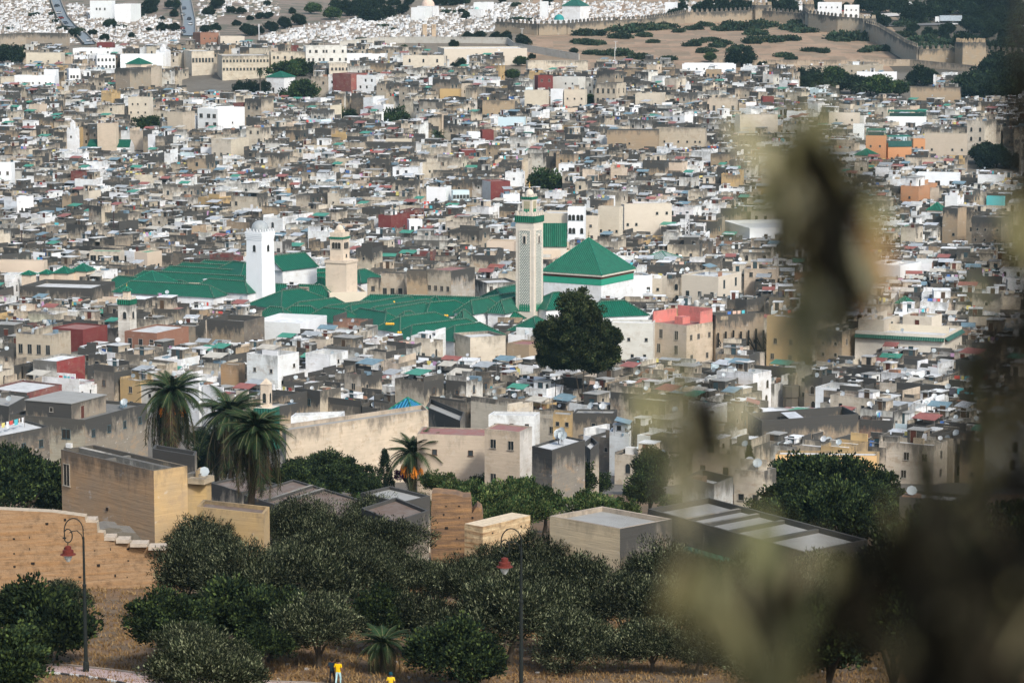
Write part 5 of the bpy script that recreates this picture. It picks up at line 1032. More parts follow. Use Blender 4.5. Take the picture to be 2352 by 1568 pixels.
def city():
    rnd = random.Random(11); cand = []; a = R(-24); ca, sa = math.cos(a), math.sin(a)
    fx = np.array([f[0] for f in FOOT]); fy = np.array([f[1] for f in FOOT]); fr = np.array([f[2] for f in FOOT])
    v = -260.
    while v < 1500:
        row = rnd.uniform(5.2, 6.7); u = -900.+rnd.uniform(0, 8)
        while u < 900:
            w = rnd.choice([3.6, 4.2, 4.8, 5.6, 6.6, 8.2])*rnd.uniform(.92, 1.1); cu = u+w/2; u += w
            x = cu*ca-v*sa; y = cu*sa+v*ca+700
            if rnd.random() < .05: continue
            if y < 430 or y > 1420 or abs(x) > y*.205: continue
            x += rnd.uniform(-1, 1); y += rnd.uniform(-1, 1)
            g = gz(x, y); sx, sy = PX((x, y, g))
            if sy < np.interp(sx, FARX, FARY) or sy > np.interp(sx, NEARX, NEARY): continue
            if any(abs(sx-e[0]) < e[2] and abs(sy-e[1]) < e[3] for e in GREEN): continue
            if (x-14)**2+(y-512)**2 < 49: continue
            if abs(sx-150) < 7 and 190 < sy < 330: continue
            dep = row*rnd.uniform(.92, 1.12); r0 = min(w, dep)/2
            if np.any((fx-x)**2+(fy-y)**2 < (fr+r0-.5)**2): continue
            far = y > 820
            reg = 12*math.sin(x/83+1)*math.cos(y/120)+8*math.sin(y/47)
            phi = a+R(rnd.uniform(-7, 7)+reg)
            h = 7.3+.9*math.sin(x/37+2)*math.sin(y/29)+rnd.gauss(0, .75); h = h+rnd.choice([1.6, 2.3, 3.2]) if rnd.random() < .12 else h
            hw, hd = w/2*1.03, dep/2*1.05; cs, sn = math.cos(phi), math.sin(phi)
            poly = [(px*cs-py*sn, px*sn+py*cs) for px, py in ((-hw, -hd), (hw, -hd), (hw, hd), (-hw, hd))]
            if rnd.random() < .35:
                i = rnd.randrange(4); poly[i] = (poly[i][0]*rnd.uniform(.85, 1.08), poly[i][1]*rnd.uniform(.85, 1.08))
            pr = [PX((x+p[0], y+p[1], g+h)) for p in poly]; x0 = min(p[0] for p in pr); x1 = max(p[0] for p in pr); yt_near = max(p[1] for p in pr)
            yt = min(p[1] for p in pr)
            lim = 0
            for c0, c1, cdist, yb in CON:
                if y < cdist+3 and x1 > c0 and x0 < c1 and yb > lim: lim = yb
            if yt < lim:
                h2 = h-(lim-yt)*mpp(y)
                if h2 < 3.2: continue
                h = h2; pr = [PX((x+p[0], y+p[1], g+h)) for p in poly]; yt = min(p[1] for p in pr)
            cand.append(dict(x=x, y=y, g=g, h=h, poly=poly, phi=phi, x0=x0, x1=x1, yt=yt, far=far, seed=rnd.randrange(10**6), sx=sx))
        v += row
    # what of each house shows: sweep from near to far over picture columns
    items = [(c['y'], 0, c) for c in cand]+[(b['y'], 1, b) for b in BLK]
    items.sort(key=lambda t: t[0]); skl = np.full(2500, 1568.)
    cols = np.arange(2500)-70
    m = (cols > 280) & (cols < 1460); skl[m] = 1150.
    skl[cols < 190] = 1150
    for _, e, c in items:
        i0, i1 = max(0, int(c['x0'])+70), min(2499, int(c['x1'])+70)
        if i1 <= i0: c['vis'] = 0; continue
        s = skl[i0:i1]; c['vis'] = float(np.clip(s-c['yt'], 0, None).sum()); skl[i0:i1] = np.minimum(s, c['yt'])
        if c['yt'] > 1568 or i1 < 70 or i0 > 2422: c['vis'] = 0
    n_ind = IND_LIMIT-sum(1 for b in BLK if b['cat'] == 'house')
    ok = sorted(cand, key=lambda c: -c['vis']); ind = set(id(c) for c in ok[:n_ind])
    mass = MB(); nmass = 0
    rcc = ['lt', 'lt', 'lt', 'wh', 'wh', 'gr', 'gr', 'sn', 'dk', 'rd']
    for c in cand:
        rnd = random.Random(c['seed']); k = rnd.choices(['wh', 'ww', 'cr', 'be', 'gy', 'tn', 'vt', 'dg', 'oc', 'pc', 'rd', 'br', 'lb'], [22, 15, 18, 17, 9, 12, 18, 5, 1.4, 4, .8, .8, .8])[0]
        wc = PAL[k]; kr = rnd.choice(rcc) if k not in ('rd',) else 'rd'; kr = rnd.choices([kr, 'rd', 'gn'], [95, 3, 1])[0]; rc = RPAL[kr]; isind = id(c) in ind
        org = Vector((c['x'], c['y'], c['g'])); hs = 'narrow' if c['x1']-c['x0'] < (70 if not c['far'] else 48) else 'wide'
        if isind:
            r = link('house', None, None, org); r['category'] = 'house'; r['group'] = 'flat-roofed houses of the old town'; sk = Sink(root=r, org=org)
        else: sk = Sink(mass=mass, org=org); nmass += 1
        if not isind and c['vis'] < 12:
            mass.set(org, 0); mass.prism(c['poly'], -2, c['h'], wc, 'wall_render', rc, 'roof_screed'); mass.set(); continue
        par = rnd.choice([.35, .5, .7, .9, 1.2]); 
        zr, inn = build_house(sk, c['poly'], c['h'], wc, rc, par, rnd, fi=rnd.randrange(5), far=c['far'])
        fe = clutter(sk, c['poly'], inn, zr, c['h'], rnd, wc, rc, isind and c['y'] < 700)
        if isind:
            d_ = f"{hs} {WORD[k]} house with {RWORD[kr]} roof"+(f" and {fe[-1].replace('a ','').replace('an ','')}" if fe else '')
            locate(r, d_, 'house', (c['x0']+c['x1'])/2, c['yt']+8)
    mass.set(); o = obj('distant_houses', mass); tag(o, 'hundreds of small far flat-roofed houses packed across the valley', 'houses', None, 'stuff')
    print('CITY', len(cand), len(ind), nmass, len(mass.f), 'dishes', len(DISHES), 'lines', len(LINES))
city()
for b in BLK: finish_block(b)

# rooftop things
def dish_mesh(r=.5, col=(.62, .66, .66, 0)):
    mb = MB(); n = 10; T_ = R(48)
    pr = [(0, 0), (r*.5, .05*r), (r*.85, .16*r), (r, .24*r)]
    def tr(p): x, y, z = p; return (x, -z*math.cos(T_)-y*math.sin(T_)*-1*0-z*0+y*math.sin(T_), z*math.sin(T_)*1+y*math.cos(T_))
    def fr(rad, dd, a): lx, lv = rad*math.cos(a), rad*math.sin(a); return (lx, -dd*math.cos(R(30))-lv*math.sin(R(30))*-1, lv*math.cos(R(30))+dd*math.sin(R(30)))
    for (r0, d0), (r1, d1) in zip(pr, pr[1:]):
        for k in range(n):
            a0, a1 = k*2*math.pi/n, (k+1)*2*math.pi/n; q = [fr(r0, d0, a0), fr(r0, d0, a1), fr(r1, d1, a1), fr(r1, d1, a0)]
            if r0 == 0: q = q[1:]
            mb.face(q, col, 'metal_sheet')
    mb.tube(fr(r*.95, .24*r, -math.pi/2), fr(0, r*.95, 0), .02, .02, (.3, .3, .3, 0), 'paint', 4); return mb
DK = [(.48, .53, .54, 0), (.40, .45, .46, 0), (.28, .32, .33, 0), (.58, .60, .60, 0)]
bowls = [dish_mesh(.5, c).mesh('bowl') for c in DK]
mm = MB(); mm.tube((0, .05, 0), (0, .05, .95), .035, .03, (.2, .2, .2, 0), 'paint', 5); mm.tube((0, .05, .95), (0, 0, 1.), .04, .04, (.2, .2, .2, 0), 'paint', 4); mastm = mm.mesh('mast')
small = MB(); n_d = 0; rnd = random.Random(5)
DISHES.sort(key=lambda d: d[0].y)
for p, near, kk in DISHES:
    sx, sy = PX(p); ph_ = R(rnd.uniform(-50, 10)); s = rnd.uniform(.65, 1.12) if kk != 2 else 1.25; ci = rnd.randrange(4)
    if n_d < 230 and -20 < sx < 2372 and p.y > 300 and p.y < 760:
        e = link('satellite_dish', None, None, p, ph_); e['category'] = 'satellite dish'; e['group'] = 'satellite dishes on the rooftops'; e.scale = (s, s, s)
        link('bowl', bowls[ci], e, (0, 0, 1.05)); link('mast', mastm, e)
        locate(e, ('large' if s > .95 else 'small')+' '+['pale', 'pale grey', 'grey', 'white'][ci]+' satellite dish on a rooftop', 'dish', sx, sy); n_d += 1
    else:
        small.set(p, ph_); r = .5*s; pts = [(r*math.cos(a*math.pi/4), -.2+.3*r*math.sin(a*math.pi/4), .9+r*.85*math.sin(a*math.pi/4)) for a in range(8)]; small.face(pts, DK[ci], 'metal_sheet'); small.tube((0, -.1, 0), (0, -.15, .8), .04, .04, (.2, .2, .2, 0), 'paint', 3); small.set()
tag(obj('far_dishes', small), 'tiny satellite dishes on the far rooftops', 'satellite dishes', None, 'stuff')
nl = 0; small = MB()
for a, b, near in LINES:
    d = b-a; L_ = math.hypot(d.x, d.y); ph_ = math.atan2(d.y, d.x); sx, sy = PX(a); ind = nl < 70
    if ind:
        e = link('washing_line', None, None, a, ph_); mb = MB(); nl += 1
    else: mb = small; mb.set(a, ph_)
    mb.tube((0, 0, 0), (0, 0, 1.7), .04, .04, (.25, .22, .2, 0), 'paint', 4); mb.tube((L_, 0, 0), (L_, 0, 1.7), .04, .04, (.25, .22, .2, 0), 'paint', 4); mb.tube((0, 0, 1.65), (L_, 0, 1.65), .015, .015, (.2, .2, .2, 0), 'paint', 3)
    if ind: obj('line', mb, e)
    xk = .3; names = []
    while xk < L_-.8:
        w = rnd.uniform(.4, 1.2); hh = rnd.uniform(.6, 1.2); c = rnd.choice(CLOTH); m2 = MB() if ind else mb
        m2.face([(xk, -.05, 1.62-hh), (xk+w, .04, 1.62-hh), (xk+w, 0, 1.62), (xk, 0, 1.62)], c, 'cloth')
        if ind: obj('garment', m2, e)
        xk += w+rnd.uniform(.05, .5)
    if ind: e['category'] = 'washing line'; e['group'] = 'washing lines on the rooftops'; locate(e, f"{'long' if L_ > 5 else 'short'} washing line with hanging clothes", 'line', sx, sy)
    else: mb.set()
if small.f: tag(obj('far_washing', small), 'washing on far rooftops', 'washing', None, 'stuff')
tm_ = MB(); tm_.lathe(0, 0, [(.55, 0), (.58, .3), (.58, 1.1), (.35, 1.3), (.12, 1.35), (0, 1.36)], (.5, .5, .47, 0), 'paint', 12); tkm = tm_.mesh('water_tank')
for p, near in TANKS[:60]:
    sx, sy = PX(p)
    if -20 < sx < 2372: e = link('water_tank', tkm, None, p); e['category'] = 'water tank'; e['group'] = 'rooftop water tanks'; locate(e, 'small grey cylindrical water tank on a roof', 'tank', sx, sy)
# ------------------------------------------------------------------ vegetation
def leafcloud(name, seed, nclump, per, R_, rc, ll, lw, cols, up=.5, core=True, shape=None, flat=1.0, cone=False):
    """crown of leaf-sized faces gathered in clumps; unit = metres"""
    r = np.random.RandomState(seed); n = nclump
    d = r.normal(size=(n, 3)); d /= np.linalg.norm(d, axis=1)[:, None]; rad = R_*(.45+.55*r.rand(n)**.5)
    nl = 6; lb = r.normal(size=(nl, 3)); lb /= np.linalg.norm(lb, axis=1)[:, None]; lb[:, 2] = np.abs(lb[:, 2])*.9-.25; lr = .30+.32*r.rand(nl); li = r.randint(0, nl, n)
    c = lb[li]*(R_*.52)+d*(R_*lr[li]*(.5+.5*r.rand(n)))[:, None]; c[:, 2] *= flat; c[:, 2] = np.where(c[:, 2] < 0, c[:, 2]*.75, c[:, 2])
    if cone:
        t = r.rand(n)**.8; a = r.rand(n)*6.283; rr = R_*(1-t)**.75*(.5+.5*r.rand(n)); c = np.stack([rr*np.cos(a), rr*np.sin(a), (t-.45)*R_*2*flat], 1)
    cr = rc*(.6+.8*r.rand(n)); bright = .35+1.25*r.rand(n)
    idx = np.repeat(np.arange(n), per); q = r.normal(size=(n*per, 3)); q /= np.linalg.norm(q, axis=1)[:, None]; q *= (r.rand(n*per)**.4)[:, None]
    p = c[idx]+q*cr[idx][:, None]*np.array([1, 1, .8])
    ax = q*.6+d[idx]*.5+np.array([0, 0, up])+r.normal(size=p.shape)*.35; ax /= np.linalg.norm(ax, axis=1)[:, None]
    sd = np.cross(ax, r.normal(size=p.shape)); sd /= np.linalg.norm(sd, axis=1)[:, None]+1e-6
    L_ = ll*(.7+.6*r.rand(len(p)))[:, None]; Wd = lw*(.7+.6*r.rand(len(p)))[:, None]
    v = np.stack([p-ax*L_*.5, p+sd*Wd*.5, p+ax*L_*.5, p-sd*Wd*.5], 1).reshape(-1, 3)
    m = len(p); f = np.arange(m*4).reshape(m, 4)
    ci = r.randint(0, len(cols), m); cc = np.array(cols)[ci][:, :3]*(bright[idx]*(.8+.4*r.rand(m)))[:, None]
    me = bpy.data.meshes.new(name); me.vertices.add(m*4); me.vertices.foreach_set('co', v.ravel()); me.loops.add(m*4); me.loops.foreach_set('vertex_index', f.ravel())
    me.polygons.add(m); me.polygons.foreach_set('loop_start', np.arange(m)*4); me.polygons.foreach_set('loop_total', np.full(m, 4)); me.update(calc_edges=True)
    me.materials.append(MATS['leaf']); a = me.attributes.new('col', 'FLOAT_COLOR', 'FACE'); a.data.foreach_set('color', np.concatenate([cc, np.ones((m, 1))], 1).ravel())
    return me
OLV = [(.018, .024, .011), (.042, .05, .024), (.006, .009, .005), (.14, .15, .085), (.012, .017, .008)]; DRK = [(.006, .013, .007), (.012, .021, .010), (.022, .034, .014)]
GRN = [(.018, .04, .012), (.03, .058, .018), (.055, .075, .022)]; SCR = [(.018, .036, .02), (.03, .05, .028), (.05, .06, .03)]
olive = [leafcloud('crown', 20+i, 230, 105, 4.7, .85, .27, .075, OLV, .6, flat=.72) for i in range(5)]
broad = [leafcloud('crown', 40+i, 150, 60, 5.4, 1.2, .55, .40, DRK, .2, flat=.8) for i in range(3)]
bgreen = [leafcloud('crown', 50+i, 150, 60, 5.4, 1.1, .55, .36, GRN, .3, flat=.75) for i in range(3)]
fluff = [leafcloud('crown', 60+i, 240, 80, 4.7, .8, .32, .18, DRK+[(.05, .07, .02)], .5, flat=.75) for i in range(3)]
shrubm = [leafcloud('crown', 70+i, 140, 60, 3.5, .7, .32, .16, GRN+[(.10, .12, .04)], .7, flat=.6) for i in range(3)]
conif = [leafcloud('crown', 80+i, 130, 50, 2.4, .55, .40, .13, DRK, -.1, flat=1.6, cone=True) for i in range(2)]
scrub = [leafcloud('shrub', 90+i, 110, 28, 4., 1.1, .7, .5, SCR, .3, flat=.28) for i in range(3)]
def trunkmesh(h, r0, r1, seed, limbs=4, col=(.07, .055, .04, 0)):
    rr = random.Random(seed); mb = MB(); p = Vector((0, 0, -.5)); top = Vector((rr.uniform(-.4, .4), rr.uniform(-.3, .3), h*.55)); mid = (p+top)/2+Vector((rr.uniform(-.2, .2), 0, 0))
    mb.tube(p, mid, r0*1.25, r0*.85, col, 'bark', 8); mb.tube(mid, top, r0*.85, r1, col, 'bark', 8)
    for i in range(limbs):
        a = i*6.28/limbs+rr.uniform(-.4, .4); q = top+Vector((math.cos(a)*h*.28, math.sin(a)*h*.28, h*rr.uniform(.2, .38))); mb.tube(mid if i % 2 else top, (mid+q)/2+Vector((0, 0, .2)), r1*.8, r1*.6, col, 'bark', 6); mb.tube((mid+q)/2+Vector((0, 0, .2)), q, r1*.6, r1*.25, col, 'bark', 5)
    return mb.mesh('trunk')
otr = [trunkmesh(4.2, .26, .16, i) for i in range(4)]; ctr_ = [trunkmesh(7.5, .3, .18, 9+i, 3) for i in range(2)]
def tree(meshes, base_r, xc, yc, w, lab, th=4.5, cat='tree', name='tree', trunk=None, grp=None, hz=None, zs=1., noun=None, d=None, wm=None, low=False):
    """crown centred on picture point xc, yc and w wide"""
    rr = random.Random(int(xc*31+yc)); hc = th
    for _ in range(4):
        c = G(xc, yc, hc) if d is None else P(xc, yc, d); sc = w*mpp(c.y)/2/base_r
        if hz is None: hc = max(base_r*sc*.8*zs, .5)+ (base_r*sc*.35 if trunk and not low else 0) - (base_r*sc*.25 if low else 0)
        else: hc = hz
        if d is not None: break
    g = gz(c.x, c.y); e = link(name, None, None, (c.x, c.y, g)); e['category'] = cat
    if grp: e['group'] = grp
    m = rr.choice(meshes); o = link('crown', m, e, (0, 0, c.z-g), rr.uniform(0, 6.28)); o.scale = (sc*rr.uniform(.92, 1.08), sc*rr.uniform(.92, 1.08), sc*zs*rr.uniform(.92, 1.1))
    if trunk is not None:
        t = link('trunk', rr.choice(trunk), e, (0, 0, 0), rr.uniform(0, 6.28)); k = max((c.z-g)/4.2*1.15, .35); t.scale = (max(k, sc)*.9, max(k, sc)*.9, k)
    if lab.startswith('@'): locate(e, lab[1:], noun or 'tree', xc, yc)
    else: e['label'] = lab
    return e
# far trees among the houses and on the hill
FT = [(28,128,62,0),(12,118,40,0),(565,203,48,0),(606,206,46,0),(545,226,36,0),(690,215,86,1),(658,186,42,1),(655,164,66,1),(695,152,60,1),(720,158,40,0),(338,290,60,1),(700,326,26,1),(735,328,26,1),(750,262,46,1),(765,256,50,1),
 (253,54,26,0),(213,74,20,0),(167,76,26,0),(240,86,22,0),(305,80,18,0),(342,67,14,0),(370,62,26,0),(372,42,14,0),(250,14,28,0),(282,24,32,0),(335,16,40,0),(318,30,26,0),(350,6,30,0),(503,8,32,0),(480,26,26,0),(530,22,22,0),(553,24,22,0),(575,40,14,0),(565,70,36,0),(543,52,16,0),(613,8,18,0),(600,36,20,0),(620,35,22,0),
 (592,70,26,0),(620,62,30,0),(650,54,34,0),(682,46,34,0),(722,20,38,1),(763,32,42,1),(780,14,40,0),(668,24,18,0),(600,215,22,0),(400,62,24,0),(404,30,22,0),(398,10,30,0),(495,62,22,0),(470,66,22,0),
 (800,20,46,0),(832,28,46,0),(862,34,44,0),(890,28,40,0),(828,8,40,0),(868,10,44,0),(929,22,30,0),(905,6,30,0),(942,4,24,0),(1000,2,30,0),(1030,0,34,0),(1070,-2,30,0),(1060,25,16,0),(1074,34,22,0),(1108,14,20,0),(1154,0,18,0),(1297,26,18,0),(1260,0,20,0),(1420,52,22,0),(1550,34,34,0),(1564,14,24,0),
 (1074,86,28,0),(1070,78,18,0),(1104,82,28,0),(1136,82,26,0),(1158,86,34,0),(1204,93,34,0),(1040,99,20,0),(927,110,20,1),(1200,141,34,1),(1060,143,24,0),(1046,150,20,0),(1150,173,36,0),(1181,171,36,1),(1108,162,30,1),(1345,230,40,1),(1407,225,22,1),(1318,118,20,0),(1380,142,16,0),(1475,144,16,0),(1525,142,26,0),(1220,128,16,0),
 (1248,415,86,1),(914,272,72,1),(807,268,42,0),(1703,134,56,0),(1625,132,34,1),(1752,148,22,0),(1858,178,56,0),(1848,168,30,0),(1915,178,62,1),(1955,196,60,0),(2000,196,62,1),(2035,200,70,1),(2066,203,54,1),(1930,200,40,0),(2116,175,60,0),(1860,188,40,0),
 (1618,20,46,0),(1650,12,50,0),(1685,16,50,0),(1718,20,44,0),(1780,14,40,0),(1810,12,44,0),(1830,22,30,0),(1866,16,22,0),(1880,8,30,0),(1908,20,16,0),(1940,16,24,0),(1985,12,44,0),(2012,14,50,0),(2050,10,60,0),(2020,46,42,0),(2095,32,62,0),(2125,26,60,0),(2150,14,60,0),(2176,44,24,0),(2205,10,70,0),(2238,34,60,0),(2262,12,70,0),(2290,44,60,0),(2318,16,70,0),(2345,44,70,0),(2172,86,22,0),(2265,80,22,0),(2300,92,24,0),(2130,76,34,0),(2100,66,30,0),
 (2210,100,60,0),(2240,104,54,0),(2300,112,60,0),(2340,118,60,0),(2180,70,40,0),(2225,60,50,0),(2275,66,50,0),(2330,76,60,0),
 (2240,200,90,0),(2290,180,100,0),(2335,200,110,0),(2310,150,80,0),(2345,160,80,0),(2265,215,90,0),(2330,225,90,0),
 (2250,358,60,0),(2290,362,70,0),(2275,345,50,0),(2320,370,50,0),(2160,348,44,1),(2195,356,36,1),(2150,358,30,1),(2010,286,34,1),(2050,300,40,1),(2090,290,46,1),(2128,298,40,1),(2160,296,40,1),(2190,300,36,1),(1560,30,30,0),(1805,272,60,1),(727,596,30,0),(45,470,16,1),(330,475,34,0),(150,562,26,1)]
for i, (x, y, w, k) in enumerate(FT):
    d = 'dark evergreen tree' if k == 0 else 'mid green leafy tree'
    tree(broad if k == 0 else bgreen, 4.4, x, y+2, w*1.1, '@'+('large ' if w > 55 else 'small ' if w < 24 else '')+d, cat='tree', trunk=otr if w > 44 else None, low=True, grp='trees in the town and on the hill', noun='far tree')
# scrub patches on the dry hill
SP_ = [(1350,78,70),(1335,97,50),(1362,100,50),(1363,122,40),(1392,124,40),(1422,124,66),(1445,70,84),(1500,66,60),(1530,62,50),(1480,82,40),(1685,60,60),(1715,66,80),(1750,60,70),(1660,68,50),(1735,78,60),(1820,66,60),(1845,72,56),(1830,56,50),(1951,90,96),(1975,86,60),(1925,92,50),(1862,116,36),(1888,118,40),(2010,114,56),(2035,114,50),(1730,96,60),(1770,93,60),(1812,90,50),(1700,112,50),(1688,116,40),(1631,92,40),(1600,98,40),(1660,100,40),(1590,104,36),(1650,106,40),(1801,128,40),(1816,134,30),(1620,118,44),(1470,132,50),(1535,136,40),(1595,66,40),(1620,58,40),(1560,72,36),(1425,86,50),(1500,96,30),
 (130,48,20),(80,34,26),(20,66,22),(100,90,26),(180,72,40),(150,66,30),(60,80,14),(280,62,24),(120,32,20),(40,88,18),(1030,28,30),(1100,30,26),(880,60,26),(900,68,20),(960,92,30),(905,90,24),(830,92,30),(1190,44,30),(1215,46,26),(1250,12,30),(2080,80,50),(2120,92,60),(2160,100,60),(2090,104,50),(2140,112,60),(2180,118,60),(2060,92,40),(1985,118,30),(2070,58,40),(2100,52,60),(1185,12,30),(1570,4,30)]
for x, y, w in SP_: tree(scrub, 4.6, x, y, w*1.3, '@'+('broad ' if w > 60 else 'small ' if w < 30 else '')+'low dark scrub patch on the slope', cat='shrub', name='scrub_patch', hz=.5, grp='scrub patches on the hill', noun='scrub')
# the giant tree by the shrine
GC = [(.014, .026, .010), (.032, .044, .015), (.06, .068, .025)]
for nm_, x, base, lab, cl in (('giant_tree', 1336, 838, 'giant dense dark tree rising beside the lattice minaret', ((1328,712,74,1.2),(1346,738,86,1.1),(1316,762,88,1.1),(1358,776,90,1.1),(1336,802,104,.9),(1312,814,74,.8),(1362,816,80,.8),(1340,828,100,.7),(1290,826,44,1.3),(1322,832,50,1.2),(1350,834,50,1.2),(1382,828,50,1.3))), ('tree', 1272, 836, 'darker bushy tree leaning on the giant tree', ((1262,762,50,1.),(1276,790,64,1.),(1282,815,60,.9),(1262,822,40,1.2),(1284,830,40,1.2))), ('tree', 1394, 838, 'lower round tree right of the giant tree', ((1392,775,48,1.1),(1390,806,54,1.),(1394,826,44,1.2)))):
    dd = 511 if nm_ == 'giant_tree' else 514; c0 = P(x, base, dd); g = gz(c0.x, c0.y); e = thing(nm_, lab, 'tree', (c0.x, c0.y, g)); mxz = 1
    for i, (cx, cy, w, zs) in enumerate(cl):
        c = P(cx, cy, dd+i*.7); rr = w*mpp(dd)/2; me = leafcloud('crown', int(cx), 170, 90, rr*1.45, .85, .42, .26, GC, .7, flat=zs); link('crown', me, e, (c.x-c0.x, c.y-c0.y, c.z-g)); mxz = max(mxz, c.z-g)
    t = link('trunk', otr[0], e); t.scale = (1.1, 1.1, mxz/7.5)
LM.append(('giant dark tree', 1340, 755))
# olives and garden trees of the foreground: (x, y, width, kind)
OL = [(640,1205,120,'o'),(740,1210,120,'o'),(850,1215,120,'o'),(460,1260,130,'o'),(640,1290,150,'o'),(760,1290,150,'o'),(880,1290,150,'o'),(1220,1350,150,'o'),(1450,1290,120,'o'),(1270,1400,170,'o'),(620,1420,150,'d'),(470,1240,140,'o'),(690,1210,150,'o'),(790,1225,130,'o'),(900,1235,150,'o'),(1010,1350,120,'o'),(420,1330,170,'o'),(560,1330,190,'o'),(690,1345,190,'o'),(830,1330,170,'o'),(930,1335,130,'o'),(380,1425,170,'d'),(520,1420,190,'d'),(730,1450,190,'o'),(960,1440,180,'o'),
 (1170,1430,235,'o'),(1070,1350,150,'o'),(1130,1300,120,'o'),(1240,1290,150,'o'),(1330,1270,110,'o'),(1360,1330,180,'o'),(1310,1470,170,'o'),(1440,1400,180,'o'),(1510,1320,160,'o'),(1560,1390,170,'o'),(1650,1250,120,'o'),(1720,1330,170,'o'),(1500,1480,150,'o'),(1640,1420,190,'o'),(1790,1400,200,'o'),(1900,1350,190,'o'),(1740,1500,220,'o'),(1900,1480,220,'d'),(2060,1330,230,'o'),(2060,1450,260,'d'),(2230,1350,260,'d'),(2250,1480,280,'d'),(2140,1250,200,'d'),(2290,1240,200,'d'),
 (85,1430,215,'d'),(30,1520,180,'d'),(150,1370,100,'o'),(20,1250,110,'d'),(430,1500,150,'s'),(540,1520,100,'s'),(470,1545,200,'s'),(740,1180,110,'o'),(860,1190,120,'o'),(960,1170,80,'o'),(1600,1500,120,'o'),(600,1480,110,'d'),(870,1410,140,'d'),(1060,1500,170,'d')]
for i, (x, y, w, k) in enumerate(OL):
    kd = {'o': 'grey-green olive tree', 'd': 'dark shaded olive tree', 's': 'pale young olive tree'}[k]  # kind d: shade and dark corners put into the leaf colours
    sg = {'o': ('broad ' if w > 165 else 'small ' if w < 115 else ''), 'd': 'large ' if w > 200 else '', 's': ''}[k]
    tree(fluff if k == 'd' else olive, 3.6, x, y, w*1.2, '@'+sg+kd, cat='olive tree', name='olive_tree', trunk=otr, grp='olive trees on the slope', noun='olive', zs=1.0)
LM += [('tall tilted palm', 588, 1060), ('street lamp before olives', 1170, 1300), ('street lamp by ochre wall', 190, 1300), ('stepped ochre rampart', 250, 1280)]
GD = [(700,1160,110,'f'),(640,1165,90,'s'),(820,1165,90,'s'),(900,1195,80,'f'),(660,1110,120,'f'),(760,1080,110,'f'),(830,1120,80,'f'),(60,1110,170,'f'),(120,1140,110,'f'),(20,1060,90,'f'),(690,1085,80,'f'),(730,1075,80,'f'),(780,1085,90,'f'),(820,1100,90,'f'),(760,1110,110,'f'),(700,1110,90,'f'),(1010,1110,80,'s'),(1060,1130,100,'s'),(1120,1100,80,'s'),(1100,1150,110,'s'),(1180,1130,110,'s'),(1250,1150,120,'s'),(1200,1180,110,'s'),(1300,1100,110,'f'),(1360,1110,70,'f'),(1340,1160,120,'s'),(1420,1170,90,'s'),(1150,1190,100,'s'),
 (1500,1070,110,'f'),(1490,1120,120,'f'),(1530,1030,70,'f'),(1895,1110,180,'f'),(1960,1130,150,'f'),(1830,1150,150,'f'),(1930,1180,170,'f'),(2010,1160,120,'f'),(1860,1190,150,'f'),(1770,1190,110,'f'),(1570,1160,80,'s'),(1610,1185,80,'s'),(460,1010,60,'f'),(480,1060,90,'f'),(1360,1205,60,'s'),(2080,1210,130,'f'),(650,1130,60,'s'),(440,1080,60,'f'),(530,1065,80,'f')]
for x, y, w, k in GD: tree(fluff if k == 'f' else shrubm, 3.6 if k == 'f' else 2.9, x, y, w*1.1, '@'+{'f': 'dark dense garden tree', 's': 'yellow-green bushy garden tree'}[k]+(' of large crown' if w > 120 else ''), cat='tree', name='garden_tree', trunk=otr, grp='garden trees below the houses', noun='garden')
for x, y, w, zs, lab in ((884,1095,60,1.25,'ragged dark conifer beside the date palm'), (1720,1110,60,1.5,'thin bare-topped conifer near the dark tree'), (1965,1100,60,1.1,'pointed dark cypress at the back of the garden')):
    tree(conif, 2.4, x, y, w, lab, trunk=ctr_, name='conifer', zs=zs)

# palms
def frond(L_, droop, seed, col):
    rr = random.Random(seed); mb = MB(); pts = []; n = 12
    for i in range(n+1):
        t = i/n; x = L_*t*(1-.18*droop*t); z = L_*(.42*t-(.42+.62*droop)*t*t); pts.append(Vector((x, 0, z)))
    for i in range(n): mb.tube(pts[i], pts[i+1], .045*(1-i/n)+.012, .045*(1-(i+1)/n)+.012, (.12, .12, .05, 0), 'paint', 3)
    m = 46
    for j in range(m):
        t = .12+.88*j/m; k = min(int(t*n), n-1); p = pts[k]+(pts[k+1]-pts[k])*(t*n-k); tg = (pts[k+1]-pts[k]).normalized(); ll = L_*.24*math.sin(math.pi*min(1, .18+t*.8))+.12
        for sgn in (-1, 1):
            d = (tg*.75+Vector((0, sgn*.8, -.25-.35*droop*rr.random()))).normalized(); q = p+d*ll; w = tg*.045; c = tuple(v*rr.uniform(.7, 1.3) for v in col)
            mb.face([p-w, p+w, q], (*c, 0), 'leaf')
    return mb.mesh('frond')
FG = (.022, .038, .016); FD = (.026, .03, .014)
fm_up = [frond(3.6, .35, i, FG) for i in range(3)]; fm_mid = [frond(3.7, .75, 5+i, FG) for i in range(3)]; fm_dn = [frond(4.6, 1.7, 9+i, FD) for i in range(3)]; fm_dead = [frond(4.8, 2.0, 13+i, (.07, .045, .025)) for i in range(2)]
